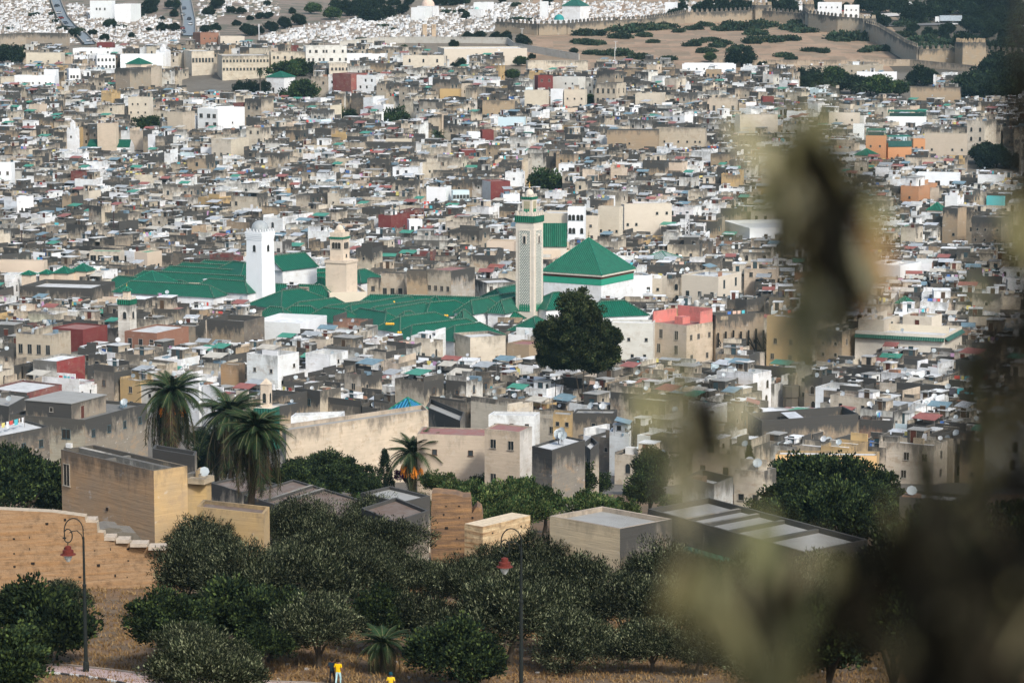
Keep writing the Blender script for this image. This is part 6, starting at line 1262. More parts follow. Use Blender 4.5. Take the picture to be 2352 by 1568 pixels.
def hangfrond(L_, seed, col):
    rr = random.Random(seed); mb = MB(); pts = [Vector((0, 0, 0)), Vector((.55, 0, .18)), Vector((1.05, 0, -.15))]; n = 9
    for i in range(1, n): t = i/(n-1); pts.append(Vector((1.05+.32*math.sin(t*2.2), 0, -.15-L_*t)))
    for a, b in zip(pts, pts[1:]): mb.tube(a, b, .035, .028, (.07, .06, .03, 0), 'paint', 3)
    for j in range(60):
        t = j/60*(len(pts)-2)+1; k = int(t); p = pts[k]+(pts[min(k+1, len(pts)-1)]-pts[k])*(t-k)
        for sgn in (-1, 1):
            q = p+Vector((rr.gauss(0, .1), sgn*rr.uniform(.12, .42), -rr.uniform(.35, .7))); c = tuple(v*rr.uniform(.5, 1.5) for v in col); mb.face([p-Vector((0, 0, .05)), p+Vector((0, 0, .05)), q], (*c, 0), 'leaf')
    return mb.mesh('frond')
fm_hang = [hangfrond(3.3, 31, (.026, .03, .014)), hangfrond(4.2, 32, (.02, .024, .012)), hangfrond(4.8, 33, (.06, .045, .024))]
def palm(xc, yc, w, lab, d=None, hgt=8., dates=0, nfr=64, lean=0., tr=.32, hang=1., name='palm_tree', up=1., skirt=0):
    c = G(xc, yc, hgt) if d is None else P(xc, yc, d); g = gz(c.x, c.y); e = thing(name, lab, 'palm', (c.x-lean, c.y, g)); rr = random.Random(int(xc)); s = w*mpp(c.y)/2/3.1
    top = Vector((lean, 0, c.z-g)); mb = MB(); n = 9
    for i in range(n):
        a, b = i/n, (i+1)/n; f = lambda t: Vector((lean*t*t, 0, -.6+(top.z+.6)*t))
        mb.tube(f(a), f(b), tr*(1.25 if i == 0 else 1.0), tr*.86, (.085, .065, .045, 0), 'bark', 9)
    obj('trunk', mb, e)
    for k in range(nfr):
        t = k/nfr; el = (1-t)**.9
        m = rr.choice(fm_up if el > .62 else fm_mid if el > .34 else (fm_dn if rr.random() < .8 else fm_dead)); o = link('frond', m, e, top)
        tilt = R(85*up)*(el-.42)+R(rr.uniform(-9, 9))-(R(28*hang) if el < .3 else 0); o.rotation_euler = (R(rr.uniform(-12, 12)), -tilt, k*2.39996+rr.uniform(-.2, .2)); q = s*rr.uniform(.85, 1.1); o.scale = (q, q, q)
    for k in range(int(skirt)):
        o = link('frond', rr.choice(fm_hang), e, top+Vector((0, 0, -.2-rr.random()*1.1*s))); o.rotation_euler = (R(rr.uniform(-5, 5)), R(rr.uniform(-10, 8)), rr.uniform(0, 6.283)); q = s*rr.uniform(.8, 1.15); o.scale = (q*rr.uniform(.9, 1.6), q, q)
    for k in range(dates):
        a = k*6.28/dates-1.5; p = top+Vector((math.cos(a)*1.15*s, math.sin(a)*1.15*s, -1.0*s-.3*rr.random())); mb = MB()
        mb.tube(top-p, (0, 0, .3), .03, .03, (.5, .22, .03, 0), 'paint', 4)
        for j in range(26): 
            z = -rr.random()*1.1*s; rad = .34*s*(math.sin(min(1, -z/(1.1*s))*2.6)+.15); aa = rr.random()*6.28; mb.tube((0, 0, .3), (rad*math.cos(aa), rad*math.sin(aa), z), .02, .085, (.75, .25, .02, 0), 'paint', 4, True)
        obj('date_cluster', mb, e, p)
    return e
palm(588, 992, 158, 'tall palm with tilted dark trunk and long hanging skirt of fronds', d=252, dates=0, nfr=110, skirt=38, lean=.7, tr=.36, hang=1.)
palm(397, 905, 150, 'dark palm with orange date clusters beside the dark-roofed house', d=400, dates=7, nfr=80, skirt=60, tr=.4, hang=1.); LM.append(('orange-fruited palm', 397, 940))
palm(528, 955, 160, 'blue-green palm half hidden behind the tall tilted palm', d=410, dates=0, nfr=80, skirt=30, tr=.4)
palm(497, 1015, 90, 'short dark palm in the garden between the bigger palms', d=415, nfr=40, skirt=20)
palm(950, 1045, 135, 'small bright palm with hanging orange date bunches by the cream wall', d=385, dates=8, nfr=52, up=1.2, hang=.3); LM.append(('small date palm', 950, 1050))
for x, y, w, lab in ((498,1440,130,'young fan palm in the shade of the olives'), (880,1480,130,'young fan palm next to the yellow-shirted walker'), (1005,312,42,'solitary round palm among the middle rooftops'), (1975,203,40,'palm with orange heart in the right grove'), (1911,193,38,'feathery palm in the right grove left of the other'), (1783,272,34,'small palm behind the arcaded palace')):
    palm(x, y, w, lab, hgt=1.9 if y > 1000 else 6., nfr=44 if y > 1000 else 36, hang=.2, tr=.22 if y > 1000 else .3)
c = G(598, 228, 0.); top_z = P(598, 163, c.y).z-c.z; e = thing('palm_tree', 'very tall thin fan palm standing alone by the dark garden', 'palm', c); mb = MB(); mb.tube((0, 0, -1), (0, 0, top_z), .35, .25, (.10, .085, .07, 0), 'bark', 7); obj('trunk', mb, e)
for k in range(30): o = link('frond', fm_mid[k % 3], e, (0, 0, top_z)); o.scale = (.75,)*3; o.rotation_euler = (0, -R(60-k*4), k*2.4)
# bougainvillea and weeds
tree([leafcloud('crown', 99, 40, 50, 2., .5, .2, .16, [(.22, .02, .14), (.14, .015, .1), (.05, .06, .03)], .3, flat=.6)], 2.2, 935, 1092, 90, 'purple bougainvillea bush under the small date palm', cat='shrub', name='bougainvillea', hz=2., d=392)

# dry grass on the near slope, stuff
def tufts(name, n, cols, hmin, hmax, picks, lab, w=.05):
    r = random.Random(3); V = []; Fc = []; Cc = []
    for _ in range(n):
        x, y = picks(r); p = G(x, y)
        if p.y > 330: continue
        for j in range(7):
            a = r.random()*6.28; h = r.uniform(hmin, hmax); q = Vector((p.x+r.gauss(0, .22), p.y+r.gauss(0, .22), p.z-.02)); dx, dy = math.cos(a), math.sin(a); i = len(V)
            V += [q-Vector((dx, dy, 0))*w, q+Vector((dx, dy, 0))*w, q+Vector((r.gauss(0, .15), r.gauss(0, .15), h))]; Fc.append((i, i+1, i+2)); c = r.choice(cols); Cc += [*c, 1]
    me = bpy.data.meshes.new(name); me.from_pydata(V, [], Fc); me.materials.append(MATS['leaf']); a = me.attributes.new('col', 'FLOAT_COLOR', 'FACE'); a.data.foreach_set('color', Cc); return tag(link(name, me), lab, 'grass', None, 'stuff')
tufts('dry_grass', 9000, [(.25, .15, .06), (.19, .11, .045), (.31, .21, .10)], .1, .35, lambda r: (r.uniform(-20, 2372), 1340+230*r.random()), 'dry golden grass on the slope between the olives')
for k in range(26):
    rr = random.Random(k); p = G(rr.uniform(180, 2200), rr.uniform(1480, 1562)); mb = MB(); s = rr.uniform(.1, .22); q = [(s*math.cos(a)*rr.uniform(.7, 1.2), s*math.sin(a)*rr.uniform(.7, 1.2)) for a in (0, 1.2, 2.5, 3.8, 5.)]
    mb.prism(q, -.03, s*.5, (.42, .38, .34, 0), 'stone', bottom=False); e = obj('stone', mb, None, p); e['category'] = 'stone'; e['group'] = 'loose stones in the dry grass'; locate(e, 'pale loose stone lying in dry grass', 'stone', *PX(p))
# tombs of the hillside cemeteries
def tombs():
    r = random.Random(21); mb = MB(); k = 0
    def put(x, y, s=1.):
        nonlocal k
        p = G(x, y)
        if p.y < 1250 or p.y > 2300: return
        f = 1-r.random()*.2; c = (.78*f, .78*f, .77*f, .12) if r.random() < .66 else (.36, .31, .26, .5); ph_ = .9+r.gauss(0, .25); mb.set((p.x, p.y, p.z-.3), ph_); l, w, h = r.uniform(1.5, 3.0)*s, r.uniform(.6, 1.2)*s, r.uniform(.6, 1.3)*s
        mb.box(-l/2, -w/2, 0, l/2, w/2, h, c, 'paint')
        if r.random() < .5: mb.box(l/2-.2, -w/2, h, l/2, w/2, h+r.uniform(.5, 1.2), c, 'paint')
        k += 1
    for _ in range(3600):
        x = r.uniform(-30, 640); y = r.uniform(-8, 104); ok = y < 100-(x > 400)*(x-400)*.09
        rd = lambda xx, yy: xx-np.interp(yy, [0, 40, 70, 105], [128, 140, 165, 205]); 
        if abs(rd(x, y)) < 20 or abs(x-432-(y-40)*.02) < 20: continue
        if 150 < x < 420 and y < 12+max(0, x-170)*.16: continue
        if x > 500 and y > 40: continue
        if 440 < x < 640 and r.random() < .5: continue
        if ok: put(x, y)
    for _ in range(5200):
        x = r.uniform(600, 1900); y = r.uniform(6, 100)
        top = np.interp(x, [600, 700, 784, 940, 1000, 1200, 1900], [80, 62, 48, 38, 22, 4, 4]); bot = np.interp(x, [600, 800, 1000, 1140, 1300, 1500, 1600, 1900], [106, 100, 90, 72, 72, 58, 44, 40])
        if top < y < bot: put(x, y, 1.1)
    mb.set(); tag(obj('cemetery_tombs', mb), 'thousands of small white tombs covering the hillside', 'tombs', None, 'stuff'); print('TOMBS', k)
tombs()
def build_small(x, y, w, h, dp, lab, wc='wh', cat='house', th=14, roof='lt', win=None):
    C = G(x, y, h); 
# scattered buildings above
T2 = [(206,236,262,10,9,'wh','lt'),(262,300,316,14,9,'rd','rd'),(215,240,250,-2,9,'cr','lt')]
# ------------------------------------------------------------------ roads, vehicles, far lamps
def ribbon(name, pts, w, col, mat='paint', lift=.06, kind='structure', n=8):
    W_ = []
    for (x0, y0), (x1, y1) in zip(pts, pts[1:]):
        for i in range(n): W_.append(G(x0+(x1-x0)*i/n, y0+(y1-y0)*i/n))
    W_.append(G(*pts[-1])); mb = MB()
    def off(i):
        a = W_[max(0, i-1)]; b = W_[min(len(W_)-1, i+1)]; d = (b-a); d.z = 0; d.normalize(); nn = Vector((d.y, -d.x, 0))*w/2; p, q = W_[i]-nn, W_[i]+nn
        return Vector((p.x, p.y, gz(p.x, p.y)+lift)), Vector((q.x, q.y, gz(q.x, q.y)+lift))
    O = [off(i) for i in range(len(W_))]
    for (a, b), (c, d) in zip(O, O[1:]): mb.face([a, b, d, c], col, mat)
    o = obj(name, mb); return tag(o, kind=kind) if kind else o, O
RD = (.20, .23, .25, 0)
_, O1 = ribbon('hill_road', [(124,-6),(132,18),(142,42),(160,64),(186,82),(205,104)], 5.6, RD, lift=.5)
_, O2 = ribbon('hill_road', [(424,-6),(428,20),(434,50),(433,84)], 6.4, RD, lift=.5)
def parapetline(O, side, name, lab):
    mb = MB(); o = Vector(O[0][side])
    for a, b in zip(O, O[1:]):
        p, q = a[side]-o, b[side]-o; mb.face([p, q, q+Vector((0, 0, .9)), p+Vector((0, 0, .9))], (.40, .35, .28, .4), 'wall_render'); n = Vector((.4, 0, 0)); mb.face([p+n, q+n, q+n+Vector((0, 0, .9)), p+n+Vector((0, 0, .9))][::-1], (.40, .35, .28, .4), 'wall_render'); mb.face([p+Vector((0, 0, .9)), q+Vector((0, 0, .9)), q+n+Vector((0, 0, .9)), p+n+Vector((0, 0, .9))], (.5, .45, .38, .4), 'wall_render')
    tag(obj('roadside_wall', mb, None, o), lab, 'wall')
parapetline(O1, 0, 'w', 'low stone wall along the outer side of the bending hill road'); parapetline(O1, 1, 'w', 'low stone wall along the inner side of the bending hill road'); parapetline(O2, 0, 'w', 'low wall on one side of the straight hill road'); parapetline(O2, 1, 'w', 'low wall on the other side of the straight hill road')
ribbon('upper_road', [(1960,62),(2060,60),(2200,56),(2352,62),(2450,64)], 9, (.16, .16, .16, 0), lift=.5); ribbon('parking_ground', [(1985,40),(2030,38),(2075,34)], 14, (.55, .52, .48, 0), lift=.6)
def car(x, y, col, lab, ph_=0., s=1., parts=True, van=False):
    p = G(x, y)+Vector((0, 0, .5)); e = thing('car', lab, 'car', p, ph_); hh = .75 if not van else 1.2
    mb = MB(); pr = [(-2.1, .3), (2.1, .3), (2.15, .75), (1.3, .88), (-1.95, .95), (-2.15, .7)]
    def ext(pr, w, c, m):
        mb.face([(x_, -w, z) for x_, z in pr], c, m); mb.face([(x_, w, z) for x_, z in reversed(pr)], c, m)
        for i in range(len(pr)): a, b = pr[i], pr[(i+1) % len(pr)]; mb.face([(a[0], -w, a[1]), (a[0], w, a[1]), (b[0], w, b[1]), (b[0], -w, b[1])], c, m)
    ext(pr, .85, col, 'metal_sheet'); obj('body', mb, e); mb = MB(); ext([(-1.6, .9), (1.1, .88), (.5, 1.42), (-1.2, 1.45)], .74, (.03, .04, .045, 0), 'window_glass'); obj('window', mb, e); mb = MB(); mb.box(-1.15, -.72, 1.44, .45, .72, 1.5, col, 'metal_sheet'); obj('roof', mb, e)
    wm = MB(); wm.tube((0, -.1, 0), (0, .1, 0), .33, .33, (.02, .02, .02, 0), 'paint', 10, True); me = wm.mesh('wheel')
    for a in (-1.3, 1.3):
        for b in (-.82, .82): link('wheel', me, e, (a, b, .33))
CC = [((.05, .05, .06, 0), 'dark'), ((.6, .6, .6, 0), 'white'), ((.25, .02, .02, 0), 'dark red'), ((.1, .12, .16, 0), 'blue-grey'), ((.35, .36, .36, 0), 'silver')]
for i, (x, y) in enumerate([(131,18),(136,34),(140,46),(150,58),(165,70),(178,80),(206,98)]): car(x, y, CC[i % 5][0], f'{CC[i%5][1]} car on the bending hill road, {ORD[i]} from the top', 1.3)
for i, (x, y) in enumerate([(423,24),(421,38),(435,48),(438,60),(420,70),(422,78)]): car(x, y, CC[(i+3) % 5][0], f'{CC[(i+3)%5][1]} car on the straight hill road, {ORD[i]} from the top', 1.5)
for x, y, c, l in ((2190,60,1,'white car on the upper road right of the lorry'),(2290,58,1,'white car far along the dark upper road'),(1935,30,2,'red car parked before the white houses'),(2072,52,2,'dark red car parked under the big trees'),(1888,26,2,'red car beside the blue gate')): car(x, y, CC[c][0], l)
p = G(2180, 56)+Vector((0, 0, .6)); e = thing('lorry', 'white lorry with long pale box trailer on the upper road', 'lorry', p, R(178)); 
mb = MB(); mb.box(-6.5, -1.25, 1.1, 5.0, 1.25, 3.9, (.42, .48, .52, 0), 'metal_sheet', bottom=True); obj('trailer', mb, e); mb = MB(); mb.box(5.3, -1.2, .6, 7.4, 1.2, 3.3, (.75, .76, .76, 0), 'metal_sheet', bottom=True); obj('cab', mb, e); mb = MB(); mb.box(7.4, -1.1, 1.9, 7.43, 1.1, 3.0, (.02, .03, .03, 0), 'window_glass'); obj('windscreen', mb, e)
wm = MB(); wm.tube((0, -.15, 0), (0, .15, 0), .5, .5, (.02, .02, .02, 0), 'paint', 12, True); wme = wm.mesh('wheel')
for a in (-5.5, -4.2, -2.9, 4.2, 6.3):
    for b in (-1.1, 1.1): link('wheel', wme, e, (a, b, .5))
# buildings on the far hill
def fb(x0, xc, x1, y, h, wc, rc, lab, win=None, th=12, cat='house'):
    n0 = len(BLK); tblock(x0, xc, x1, y, h, th, wc=wc, rc=rc, par=.3, yb=y+20, win=win if win is not None else {}, rm=0, lab=lab, cat=cat, dirt=.15); finish_block(BLK[-1])
fb(205,258,262,2,10,'wh','lt','long pale white villa above the left cemetery',{3:(1,5,'mid',5,3,.2)}); fb(262,300,315,10,10,'wh','lt','white farmhouse among trees above the left cemetery'); fb(206,228,256,-3,10,'rd','rd','red house at the upper edge of the photo')
fb(944,975,1000,18,7,'wh','wh','low white building under the sandy dome'); fb(1088,1120,1146,6,5,'wh','wh','white tent-shaped cemetery building'); fb(1240,1256,1260,4,9,'wh','wh','white chapel block left of the tall tomb'); fb(1528,1552,1558,6,8,'wh','wh','white house beside trees at the rampart end')
fb(1836,1850,1875,14,7,'wh','wh','white gabled house behind the rampart merlons'); fb(1940,1972,1976,12,9,'wh','wh','white house with dark upper windows on the ridge',{3:(1,3,'small',6,3)}); fb(1880,1930,1938,6,8,'wh','wh','long white house behind the thin cypresses',{3:(1,4,'small',5,3)}); fb(2070,2100,2110,6,6,'wh','wh','pale building at the top by the big trees')
# ------------------------------------------------------------------ masts and posts in the town
def mast(x, y0, y1, lab, r=.14, col=(.05, .03, .03, 0), hz=6., cat='mast', lat=False):
    c = G(x, y1, hz); t = P(x, y0, c.y); g = gz(c.x, c.y); e = thing('mast' if cat == 'mast' else 'lamp_post', lab, cat, (c.x, c.y, g)); mb = MB()
    if lat:
        for k in range(9):
            z0, z1 = (c.z-g)+(t.z-c.z)*k/9, (c.z-g)+(t.z-c.z)*(k+1)/9
            for a, b in ((-.5, .5), (.5, -.5)): mb.tube((a, 0, z0), (b, 0, z1), .07, .07, col, 'paint', 4)
        mb.tube((-.5, 0, 0), (-.5, 0, t.z-g), .08, .08, col, 'paint', 4); mb.tube((.5, 0, 0), (.5, 0, t.z-g), .08, .08, col, 'paint', 4)
    else: mb.tube((0, 0, 0), (0, 0, t.z-g), r*1.3, r, col, 'paint', 6)
    obj('pole', mb, e); mb = MB()
    if cat == 'mast': mb.box(-.35, -.2, t.z-g-1.6, .35, .2, t.z-g, (.5, .5, .5, 0), 'paint', bottom=True); obj('antenna', mb, e)
    else: mb.box(-1., -.15, t.z-g-.15, 1., .15, t.z-g, (.5, .5, .5, 0), 'paint', bottom=True); obj('lamp_head', mb, e)
mast(262, 472, 556, 'tall dark rusty mast rising from grey rooftops'); mast(579, 470, 530, 'thin dark mast left of the white minaret top', .1); mast(1578, 490, 590, 'white lattice radio mast left of the blurred leaves', col=(.7, .7, .7, 0), lat=True); mast(50, 515, 562, 'dark pole at the left among grey houses'); mast(595, 56, 90, 'white phone mast before the cemetery', .2, (.7, .7, .7, 0)); mast(2342, 290, 420, 'pale square chimney mast at the right edge', .3, (.25, .22, .18, 0))
for x, y0, y1 in ((964, 76, 95), (1199, 66, 100), (1414, 95, 130), (1107, 70, 92), (1412, 110, 138), (369, 78, 118)): mast(x, y0, y1, f'tall thin white lamp post on the hill edge', .12, (.65, .65, .62, 0), 0., 'lamp post')
for i, o in enumerate([o for o in COL.objects if o.name.startswith('lamp_post')]): o['group'] = 'tall lamp posts on the hill'; o['label'] = None; del o['label']; locate(o, 'tall thin pale lamp post', 'lamppost', *PX(o.location))
# domes of orange chimney pots / yellow balls on the green roofs
for x, y, n_ in ((643,684,3),(900,697,2),(1022,728,2),(888,747,4),(915,767,2)):
    for k in range(n_):
        c = G(x+k*5, y, 8.6); mb = MB(); mb.lathe(0, 0, [(.0, 0), (.2, .08), (.3, .3), (.2, .55), (0, .62)], (.75, .42, .05, 0), 'paint', 10); e = obj('orange_tank', mb, None, c); e['category'] = 'tank'; e['group'] = 'round orange tanks on the green roofs'; locate(e, 'round orange tank on a green roof edge', 'ot', x+k*5, y)

# ------------------------------------------------------------------ near ramparts
RE = (.31, .20, .11, 0)
def earthwall(name, pts, base_y, t, lab, jag=0., col=RE, dref=None, cap=True, lm=None, holes=0):
    """wall standing at one depth line; pts = picture points along its top"""
    d0 = dref; A = [P(x, y, d0+(x-pts[0][0])*.008) for x, y in pts]; o = Vector((A[0].x, A[0].y, gz(A[0].x, A[0].y))); e = thing(name, lab, 'wall', o); mb = MB(); rr = random.Random(len(pts))
    top = []
    for (a, b) in zip(A, A[1:]):
        m = max(1, int((b-a).length/(.5 if jag else 3)))
        for i in range(m): q = a+(b-a)*(i/m); q.z += rr.uniform(-jag, jag) if jag else 0; top.append(q)
    top.append(A[-1])
    for a, b in zip(top, top[1:]):
        a_, b_ = a-o, b-o; za, zb = gz(a.x, a.y)-o.z-2, gz(b.x, b.y)-o.z-2
        if abs(b_.x-a_.x) < .05: b_ = Vector((a_.x+.05, b_.y, b_.z))
        n = max(1, int((b_.x-a_.x)/1.0)); 
        mb.face([(a_.x, a_.y, za), (b_.x, b_.y, zb), b_, a_], col, 'rammed_earth'); mb.face([(b_.x, b_.y+t, zb), (a_.x, a_.y+t, za), (a_.x, a_.y+t, a_.z), (b_.x, b_.y+t, b_.z)], col, 'rammed_earth')
        mb.face([a_, b_, (b_.x, b_.y+t, b_.z), (a_.x, a_.y+t, a_.z)], col if not cap else (.46, .38, .28, 0), 'rammed_earth' if not cap else 'stone')
    for q, s_ in ((top[0]-o, -1), (top[-1]-o, 1)):
        g0 = gz(q.x+o.x, q.y+o.y)-o.z-2; f = [(q.x, q.y, g0), (q.x, q.y+t, g0), (q.x, q.y+t, q.z), (q.x, q.y, q.z)]; mb.face(f if s_ > 0 else f[::-1], col, 'rammed_earth')
    obj('wall', mb, e); hm = MB(); hm.box(-.11, -.03, -.08, .11, .05, .08, (.02, .014, .01, 0), 'paint'); hm = hm.mesh('putlog_hole'); x0, x1 = A[0].x, A[-1].x
    for r_ in range(5):
        k = 0; xk = x0+1.2
        while xk < x1-.5 and holes:
            yq = np.interp(xk, [a.x for a in A], [a.y for a in A]); zt = np.interp(xk, [a.x for a in A], [a.z for a in A]); zq = gz(xk, yq)+.9+r_*1.15
            if zq < zt-.5 and rr.random() < .6: link('putlog_hole', hm, e, (xk-o.x+rr.uniform(-.35, .35), yq-o.y-.005, zq-o.z+rr.uniform(-.22, .22))).scale = (rr.uniform(.5, 1.4), 1, rr.uniform(.6, 1.3))
            xk += 1.25
    return e, A, o
DW = 222.
e, A, o = earthwall('stepped_rampart', [(-80,1166),(0,1170),(120,1176),(195,1186),(196,1199),(222,1200),(223,1222),(238,1223),(239,1238),(266,1240),(267,1245),(298,1246),(299,1253),(340,1255),(341,1260),(382,1262)], 0, 1.2, 'ochre rammed earth rampart stepping down to the olive trees', dref=DW, holes=1)
cm_ = None
for x0, x1, y in ((197,221,1199),(240,265,1239),(268,297,1245),(300,339,1254),(342,381,1261)):
    a, b = P(x0, y, DW+2.9), P(x1, y, DW+2.9); mb = MB(); w = (b.x-a.x)/2; mb.prism([(-w, -.75), (w, -.75), (w, .75), (-w, .75)], 0, .28, (.50, .42, .33, 0), 'stone'); obj('coping_slab', mb, e, ((a.x+b.x)/2-o.x, a.y+.4-o.y, a.z-o.z))
for x, y, w, lab in ((252,1222,1.3,'rounded stone vault end behind the stepped rampart'),(283,1232,1.5,'long rounded stone vault beside the stepped rampart')):
    c = P(x, y, DW+8); g = c.z-1.6; mb = MB(); pr = [(-w, -.5), (w, -.5), (w, c.z-g-.3), (w*.7, c.z-g+.25), (0, c.z-g+.4), (-w*.7, c.z-g+.25), (-w, c.z-g-.3)]
    mb.face([(x_, 0, z) for x_, z in pr], (.16, .14, .11, 0), 'stone')
    for i in range(len(pr)): a_, b_ = pr[i], pr[(i+1) % len(pr)]; mb.face([(a_[0], 0, a_[1]), (a_[0], 3, a_[1]), (b_[0], 3, b_[1]), (b_[0], 0, b_[1])], (.20, .18, .15, 0), 'stone')
    tag(obj('stone_vault', mb, None, (c.x, c.y, g), .3), lab, 'vault')
earthwall('ruined_rampart', [(990,1166),(992,1140),(1006,1131),(1030,1136),(1046,1130),(1064,1142),(1080,1144),(1084,1172),(1096,1158),(1106,1162),(1109,1184)], 0, 2.6, 'crumbling dark brown rampart ruin with jagged top', jag=.38, col=(.13, .08, .05, 0), dref=262, cap=False, holes=1); LM.append(('ruined rampart', 1045, 1200))
C = P(1109, 1209, 254); Rr = PZ(1218, 1183, C.z); g = gz(C.x, C.y); L_ = (Rr-C).length; e = thing('rampart_block', 'pale repaired rammed earth block with smooth sloping top beside the ruin', 'wall', (C.x, C.y, g), math.atan2(Rr.y-C.y, Rr.x-C.x)); z = C.z-g
mb = MB(); mb.box(0, 0, -2, L_, 2.2, z, (.60, .46, .27, 0), 'rammed_earth', top=(.66, .54, .38, 0), topmat='stone'); obj('wall', mb, e); hm = MB(); hm.box(-.09, -.03, -.07, .09, .05, .07, (.02, .014, .01, 0), 'paint'); hm = hm.mesh('putlog_hole')
for i in range(3):
    for j in range(3): link('putlog_hole', hm, e, (L_*(.2+.3*i), -.005, z-.8-j*1.2))
C = P(1108, 1150, 290)
for i, x in enumerate((1382,1402,1424,1448,1462)):
    c = P(x, 1283+i*4, 216); g = gz(c.x, c.y); mb = MB(); mb.prism([(-.45, -.4), (.45, -.4), (.45, .4), (-.45, .4)], -1, c.z-g, (.20, .17, .13, 0) if i else (.6, .48, .33, 0), 'stone', top=False); q = [(-.45, -.4), (.45, -.4), (.45, .4), (-.45, .4)]; zt = c.z-g
    mb.face([(-.45, -.4, zt), (.45, -.4, zt), (.3, 0, zt+.3), (-.3, 0, zt+.3)], (.1, .09, .08, 0), 'stone'); mb.face([(.45, .4, zt), (-.45, .4, zt), (-.3, 0, zt+.3), (.3, 0, zt+.3)], (.1, .09, .08, 0), 'stone'); e = obj('rampart_merlon', mb, None, (c.x, c.y, g)); e['category'] = 'merlon'; e['group'] = 'old merlons behind the olives'; e['label'] = f"{'pale' if i==0 else 'dark'} rounded rampart merlon among the olives, {ORD[i]} from the house corner"
# ------------------------------------------------------------------ path, kerbs, lamps, people
PA = [(-60,1520),(160,1532),(330,1552),(520,1566),(700,1572),(900,1586)]
def pathstrip():
    W_ = [G(x, y) for x, y in PA]; mb = MB(); kb = []; o = []
    for i, p in enumerate(W_):
        o.append((Vector((p.x, p.y-3.6, gz(p.x, p.y-3.6)+.12)), Vector((p.x, p.y, gz(p.x, p.y)+.12))))
    N_ = 8; S = []
    for (a, b), (c, d) in zip(o, o[1:]):
        for j in range(N_): t = j/N_; S.append((a+(c-a)*t, b+(d-b)*t))
    S.append(o[-1])
    S = [(Vector((a.x, a.y, gz(a.x, a.y)+.1)), Vector((b.x, b.y, gz(b.x, b.y)+.1))) for a, b in S]
    for (a, b), (c, d) in zip(S, S[1:]): mb.face([a, c, d, b], (1, 1, 1, 0), 'paver')
    tag(obj('footpath', mb), kind='structure'); mb = MB()
    for (a, b), (c, d) in zip(S, S[1:]):
        u = Vector((0, .18, 0)); z = Vector((0, 0, .08)); mb.face([b, d, d+z, b+z], (.28, .24, .2, 0), 'stone'); mb.face([b+z, d+z, d+z+u, b+z+u], (.35, .3, .25, 0), 'stone'); mb.face([b+z+u, d+z+u, d+u-z*4, b+u-z*4], (.2, .12, .08, 0), 'stone')
    tag(obj('path_edging', mb), kind='structure')
    ker = MB(); L_ = [s[0] for s in S]; m1 = {}
    root = thing('kerb', 'kerb of alternate black and white painted stones along the path', 'kerb', L_[0])
    for i, (a, b) in enumerate(zip(L_, L_[1:])):
        mb = MB(); p, q = a-L_[0], b-L_[0]; u = Vector((0, -.2, 0)); dn = Vector((0, 0, -.35)); z = Vector((0, 0, .04)); c = (.65, .65, .62, 0) if i % 2 else (.05, .05, .05, 0); q = p+(q-p)*.985
        mb.face([p+z, p+u+z, q+u+z, q+z], c, 'paint'); mb.face([p+u+dn, q+u+dn, q+u+z, p+u+z], c, 'paint'); obj('kerb_stone', mb, root)
pathstrip()
def street_lamp(x, ytop, ybase, lab, flip=1, dbase=None, small_arm=True):
    b = G(x+8, ybase) if dbase is None else P(x, ybase, dbase); t = P(x, ytop, b.y); g = gz(b.x, b.y); H = t.z-g; s = mpp(b.y); e = thing('street_lamp', lab, 'street lamp', (b.x, b.y, g)); ir = (.012, .016, .014, 0)
    mb = MB(); mb.lathe(0, 0, [(.2, 0), (.2, .7), (.13, .8), (.11, H*.55), (.14, H*.555), (.14, H*.565), (.085, H*.57), (.07, H-1.4)], ir, 'paint', 10); obj('post', mb, e)
    mb = MB(); pts = []; r = .62
    for a in range(0, 15): th_ = R(-10+a*14.5); pts.append(Vector((-r+r*math.cos(th_), 0, H-1.5+.15+r*1.35*math.sin(th_)+.35)))
    pts = [Vector((0, 0, H-1.6))]+pts
    sp_ = pts[-1]; k = 14
    for a in range(1, k+1): th_ = R(190+a*22); pts.append(Vector((-r-.38+.28*math.cos(th_)-.0, 0, H-1.32+.45*math.sin(th_)*1.0)))
    for a_, b_ in zip(pts, pts[1:]): mb.tube(a_, b_, .04, .04, ir, 'paint', 6)
    p2 = [Vector((0, 0, H-1.75)), Vector((-.12, 0, H-1.25)), Vector((-.4, 0, H-.98)), Vector((-.72, 0, H-1.02)), Vector((-.9, 0, H-1.12))]
    for a_, b_ in zip(p2, p2[1:]): mb.tube(a_, b_, .032, .032, ir, 'paint', 6)
    obj('scroll_arm', mb, e); cx = -r-.40; zc = H-1.95
    mb = MB(); mb.tube((cx, 0, H-1.76), (cx, 0, zc), .03, .03, ir, 'paint', 6); mb.lathe(cx, 0, [(.52, zc-.62), (.50, zc-.58), (.36, zc-.54), (.36, zc-.32), (.22, zc-.28), (.22, zc-.08), (.06, zc-.02), (0, zc)], (.13, .022, .014, 0), 'paint', 16); obj('lamp_shade', mb, e)
    mb = MB(); mb.lathe(cx, 0, [(0, zc-1.12), (.1, zc-1.08), (.24, zc-.86), (.30, zc-.62), (.5, zc-.615)], (.4, .42, .4, 0), 'lamp_glass', 14); obj('lamp_glass', mb, e)
street_lamp(190, 1184, 1545, 'tall black scroll-armed street lamp with red shade by the ochre rampart')
street_lamp(1189, 1207, 1600, 'tall black scroll-armed street lamp with red shade before the olive trees')
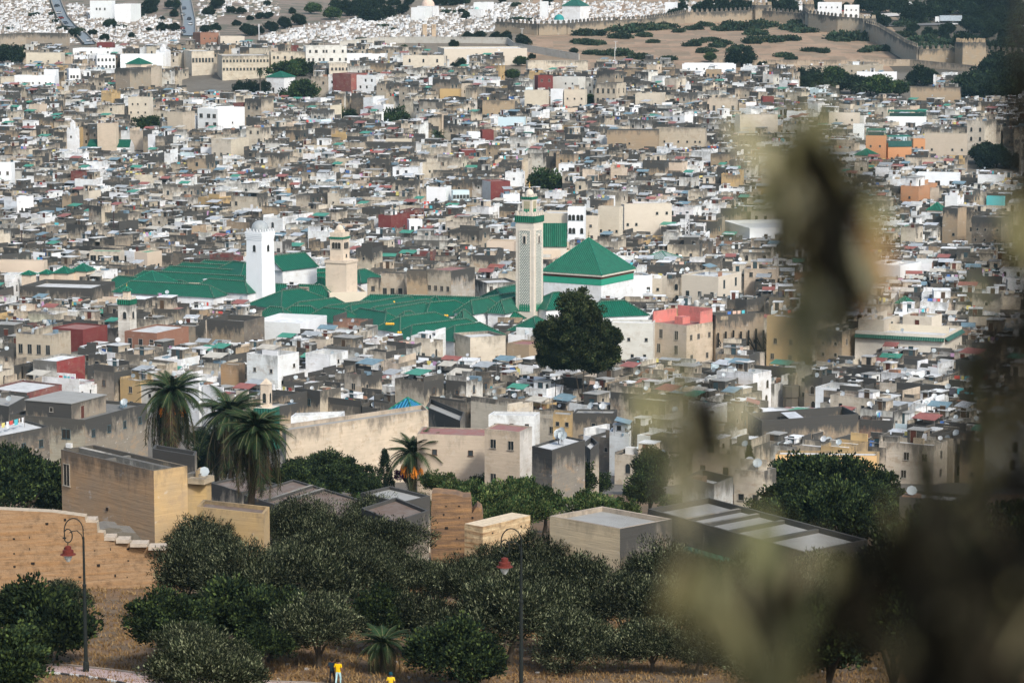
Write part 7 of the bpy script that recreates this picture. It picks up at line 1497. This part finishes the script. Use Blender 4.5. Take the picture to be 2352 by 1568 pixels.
def person(x, yfoot, yhead, lab, shirt, legs, skin=(.22, .12, .08), ph_=0., hair=(.02, .015, .01), dd=None, hold=False, sit=False, step=.16):
    b = G(x, yfoot) if dd is None else P(x, yfoot, dd); g = gz(b.x, b.y); H = 1.72; e = thing('person', lab, 'person', (b.x, b.y, g), ph_)
    J = [('pel', (0, 0, .92), .15), ('waist', (0, 0, 1.08), .14), ('chest', (0, 0, 1.32), .17), ('neck', (0, 0, 1.47), .06), ('head', (0, -.02, 1.62), .105), ('crown', (0, 0, 1.68), .09),
         ('shL', (-.19, 0, 1.41), .07), ('elL', (-.26, .05, 1.14), .048), ('haL', (-.24, -.08, .93), .036), ('shR', (.19, 0, 1.41), .07), ('elR', (.27, .02, 1.14), .048), ('haR', (.2, -.22, 1.08), .036),
         ('hiL', (-.1, 0, .86), .10), ('knL', (-.11, -.04-step*.5, .5), .07), ('anL', (-.11, -step*.6, .08), .045), ('toL', (-.12, -.16-step*.6, .03), .04), ('hiR', (.1, 0, .86), .10), ('knR', (.11, step*.2, .5), .07), ('anR', (.11, step, .09), .045), ('toR', (.12, step-.15, .03), .04)]
    ix = {n: i for i, (n, _, _) in enumerate(J)}; E = [('pel','waist'),('waist','chest'),('chest','neck'),('neck','head'),('head','crown'),('chest','shL'),('shL','elL'),('elL','haL'),('chest','shR'),('shR','elR'),('elR','haR'),('pel','hiL'),('hiL','knL'),('knL','anL'),('anL','toL'),('pel','hiR'),('hiR','knR'),('knR','anR'),('anR','toR')]
    me = bpy.data.meshes.new('body'); me.from_pydata([j[1] for j in J], [(ix[a], ix[c]) for a, c in E], []); o = link('body', me, e); sk_ = o.modifiers.new('skin', 'SKIN'); 
    for i, (n, _, r) in enumerate(J): me.skin_vertices[0].data[i].radius = (r, r*.85, ); me.skin_vertices[0].data[i].use_root = (i == 0)
    ss = o.modifiers.new('s', 'SUBSURF'); ss.levels = ss.render_levels = 2
    dg_ = bpy.context.evaluated_depsgraph_get(); dg_.update(); nm2 = bpy.data.meshes.new_from_object(o.evaluated_get(dg_)); o.modifiers.clear(); o.data = nm2; nm2.materials.clear(); nm2.materials.append(MATS['cloth'])
    cc = []
    for p in nm2.polygons:
        c_ = p.center; arm = abs(c_.x) > .215 and c_.z < 1.28 and c_.z > .8
        c = (skin if (c_.z > 1.45 or (arm and c_.z < 1.22)) else shirt if c_.z > .90 else (.03, .025, .02) if c_.z < .07 else legs); cc += [*c, 0]
    a = nm2.attributes.new('col', 'FLOAT_COLOR', 'FACE'); a.data.foreach_set('color', cc)
    mb = MB(); mb.lathe(0, .02, [(.125, 1.58), (.13, 1.66), (.10, 1.75), (0, 1.79)], (*hair, 0), 'cloth', 12); obj('hair', mb, e)
    mb = MB()
    for sx in (-.035, .035): mb.box(sx-.012, -.125, 1.63, sx+.012, -.115, 1.645, (.01, .01, .01, 0), 'paint')
    mb.box(-.012, -.145, 1.585, .012, -.11, 1.625, (*skin, 0), 'cloth'); mb.box(-.025, -.122, 1.555, .025, -.114, 1.563, (.15, .05, .04, 0), 'paint'); obj('face', mb, e)
    for sx in (-1, 1):
        mb = MB(); hx, hy, hz_ = (-.24, -.08, .93) if sx < 0 else (.2, -.22, 1.08)
        for f in range(4): mb.tube((hx-.025+f*.016, hy, hz_-.02), (hx-.028+f*.018, hy-.015, hz_-.10+abs(f-1.5)*.008), .009, .006, (*skin, 0), 'cloth', 5, True)
        mb.tube((hx, hy-.02, hz_), (hx+.03, hy-.05, hz_-.05), .01, .007, (*skin, 0), 'cloth', 5, True); obj('fingers', mb, e)
    return e
person(777, 1574, 0, 'person in bright yellow shirt and pale blue trousers walking by the path', (.78, .50, .01), (.45, .68, .70), ph_=R(160))
person(763, 1571, 0, 'person in dark clothes walking close beside the yellow shirt', (.012, .03, .045), (.01, .012, .02), ph_=R(170), skin=(.10, .05, .035))
person(898, 1606, 0, 'person in yellow top and dark blue cap at the lower edge', (.78, .52, .03), (.05, .06, .1), hair=(.01, .05, .07), ph_=R(175))
pr_ = person(2009, 1112, 0, 'person in white shirt standing on the terrace of the yellow house', (.7, .7, .7), (.3, .3, .35), ph_=R(20), dd=432)
pr_.location.z = P(2009, 1112, 432).z

# ------------------------------------------------------------------ out-of-focus olive sprays close to the camera
LF = [(.22, .205, .10), (.14, .14, .07), (.36, .33, .20), (.07, .075, .04)]
def leafm(col):
    mb = MB(); n = 6; L_ = .062; v = []
    for i in range(n+1): t = i/n; w = .0085*math.sin(math.pi*min(.98, t*.94+.05))**.7; v.append((t*L_, w, -.006*t*t))
    for i in range(n):
        a, b = v[i], v[i+1]; mb.face([(a[0], -a[1], a[2]), (b[0], -b[1], b[2]), (b[0], 0, b[2]-.0015), (a[0], 0, a[2]-.0015)], (*col, 0), 'leaf'); mb.face([(a[0], 0, a[2]-.0015), (b[0], 0, b[2]-.0015), (b[0], b[1], b[2]), (a[0], a[1], a[2])], (*col, 0), 'leaf')
    return mb.mesh('leaf')
lfm = [leafm(c) for c in LF]; lfo = [leafm(c) for c in [(.30, .13, .02)]]; lf_shade = [leafm(c) for c in ((.008, .008, .006), (.014, .013, .008))]  # last set: near-black leaves, shade of the corner put into their colour
SPR = []
def spray(pts, d, n, lab, dark=0, rad=.05, orange=0., sc=1., seed=0):
    """pts: picture points along the twig"""
    W_ = [P(x, y, d+dz) for x, y, dz in pts]; o = W_[0]; e = thing('olive_branch', lab, 'branch', o); e['group'] = 'blurred olive sprays close to the lens'; rr = random.Random(seed); mb = MB()
    for a, b in zip(W_, W_[1:]): mb.tube(a-o, b-o, .0035, .003, (.10, .08, .05, 0), 'bark', 6)
    obj('twig', mb, e); Ls = [(b-a).length for a, b in zip(W_, W_[1:])]; tot = sum(Ls)
    for k in range(n):
        s_ = rr.random()*tot; i = 0
        while i < len(Ls)-1 and s_ > Ls[i]: s_ -= Ls[i]; i += 1
        p = W_[i]+(W_[i+1]-W_[i])*(s_/Ls[i])-o+Vector((rr.gauss(0, rad*.5), rr.gauss(0, rad*.6), rr.gauss(0, rad*.4)))
        m = rr.choice(lfo) if rr.random() < orange else (rr.choice(lf_shade) if rr.random() < dark else rr.choice(lfm)); l = link('leaf', m, e, p); l.scale = (sc,)*3
        l.rotation_euler = (rr.uniform(0, 6.28), R(rr.choice([-1, 1])*rr.uniform(40, 95)), rr.uniform(0, 6.28))
spray([(1865,380,0),(1850,470,.02),(1860,580,0),(1880,670,0)], 2.6, 62, 'blurred yellow-green olive spray hanging in front of the upper town', .12, .042, 0., 1.3, 1)
spray([(1930,520,0),(1945,600,0),(1960,690,.03)], 2.5, 24, 'very dark blurred olive leaves beside the hanging spray', .7, .026, .0, 1.2, 2)
spray([(2010,520,0),(2015,610,0)], 2.7, 9, 'small orange-brown blurred leaf pair at the hanging spray', 0, .012, 1., .9, 3)
spray([(1520,990,0),(1570,1020,0),(1630,1060,0)], 2.5, 30, 'blurred pale green leaf cluster over the lower town', .25, .03, 0., 1., 4)
spray([(1640,1330,0),(1720,1420,0),(1780,1540,0),(1790,1620,0)], 2.3, 42, 'large blurred straw-coloured spray at the bottom of the photo', .1, .035, 0., 1.1, 5)
spray([(2080,1280,0),(2120,1180,0),(2180,1300,0)], 2.6, 20, 'blurred grey-green leaves at the lower right', .45, .04, 0., 1., 6)
spray([(1560,1300,0),(1620,1340,0)], 2.6, 10, 'faint blurred pale leaves left of the straw-coloured spray', .1, .03, 0., 1., 7)
spray([(2240,700,0),(2270,820,0),(2250,950,0)], 2.6, 18, 'blurred olive leaves near the right edge at mid height', .8, .03, 0., 1., 8)
spray([(2390,400,0),(2378,560,0),(2392,760,0),(2365,980,0),(2375,1200,0)], 2.2, 62, 'dark blurred branch down the right edge', .92, .020, 0., 1.15, 9)
spray([(2180,1000,0),(2230,1150,0),(2300,1250,0)], 2.4, 24, 'dark blurred leaves above the lower right corner', .93, .035, 0., 1.1, 10)
spray([(2050,1560,0),(2150,1450,0),(2260,1380,0),(2340,1330,0)], 2.1, 62, 'dense dark blurred foliage filling the lower right corner', .88, .055, 0., 1.15, 11)
spray([(2230,1600,0),(2300,1480,0),(2360,1420,0)], 2.0, 50, 'nearly black blurred leaves in the lower right corner', .97, .05, 0., 1.15, 12)
spray([(1900,1480,0),(1960,1400,0),(2020,1360,0)], 2.4, 26, 'blurred dark green leaves right of the straw-coloured spray', .8, .04, 0., 1.1, 13)
spray([(2370,-20,0),(2350,120,0),(2365,260,0),(2350,380,0)], 2.3, 12, 'added nearly black blurred twig darkening the upper right corner', 1., .022, 0., 1.1, 15)  # added spray, stands in for the vignette and dark trees there
spray([(1860,690,0),(1850,800,0),(1840,900,0)], 3.2, 9, 'thin trailing blurred leaves below the hanging spray', .0, .012, 0., 1., 14)

# ------------------------------------------------------------------ air
hz = MB(); hz.box(-3700, -90, 20, 3700, 7200, 520, (1, 1, 1, 1), 'paint', bottom=True); ho = obj('haze', hz); ho['kind'] = 'stuff'; ho['label'] = 'thin pale blue haze over the valley'
hm = bpy.data.materials.new('haze'); hm.use_nodes = True; nt = hm.node_tree; nt.nodes.clear(); out = nt.nodes.new('ShaderNodeOutputMaterial'); vol = nt.nodes.new('ShaderNodeVolumePrincipled')
vol.inputs['Color'].default_value = (.52, .86, .98, 1); vol.inputs['Density'].default_value = .000055; vol.inputs['Anisotropy'].default_value = .2; nt.links.new(vol.outputs[0], out.inputs['Volume']); ho.data.materials.clear(); ho.data.materials.append(hm)
flush_labels()
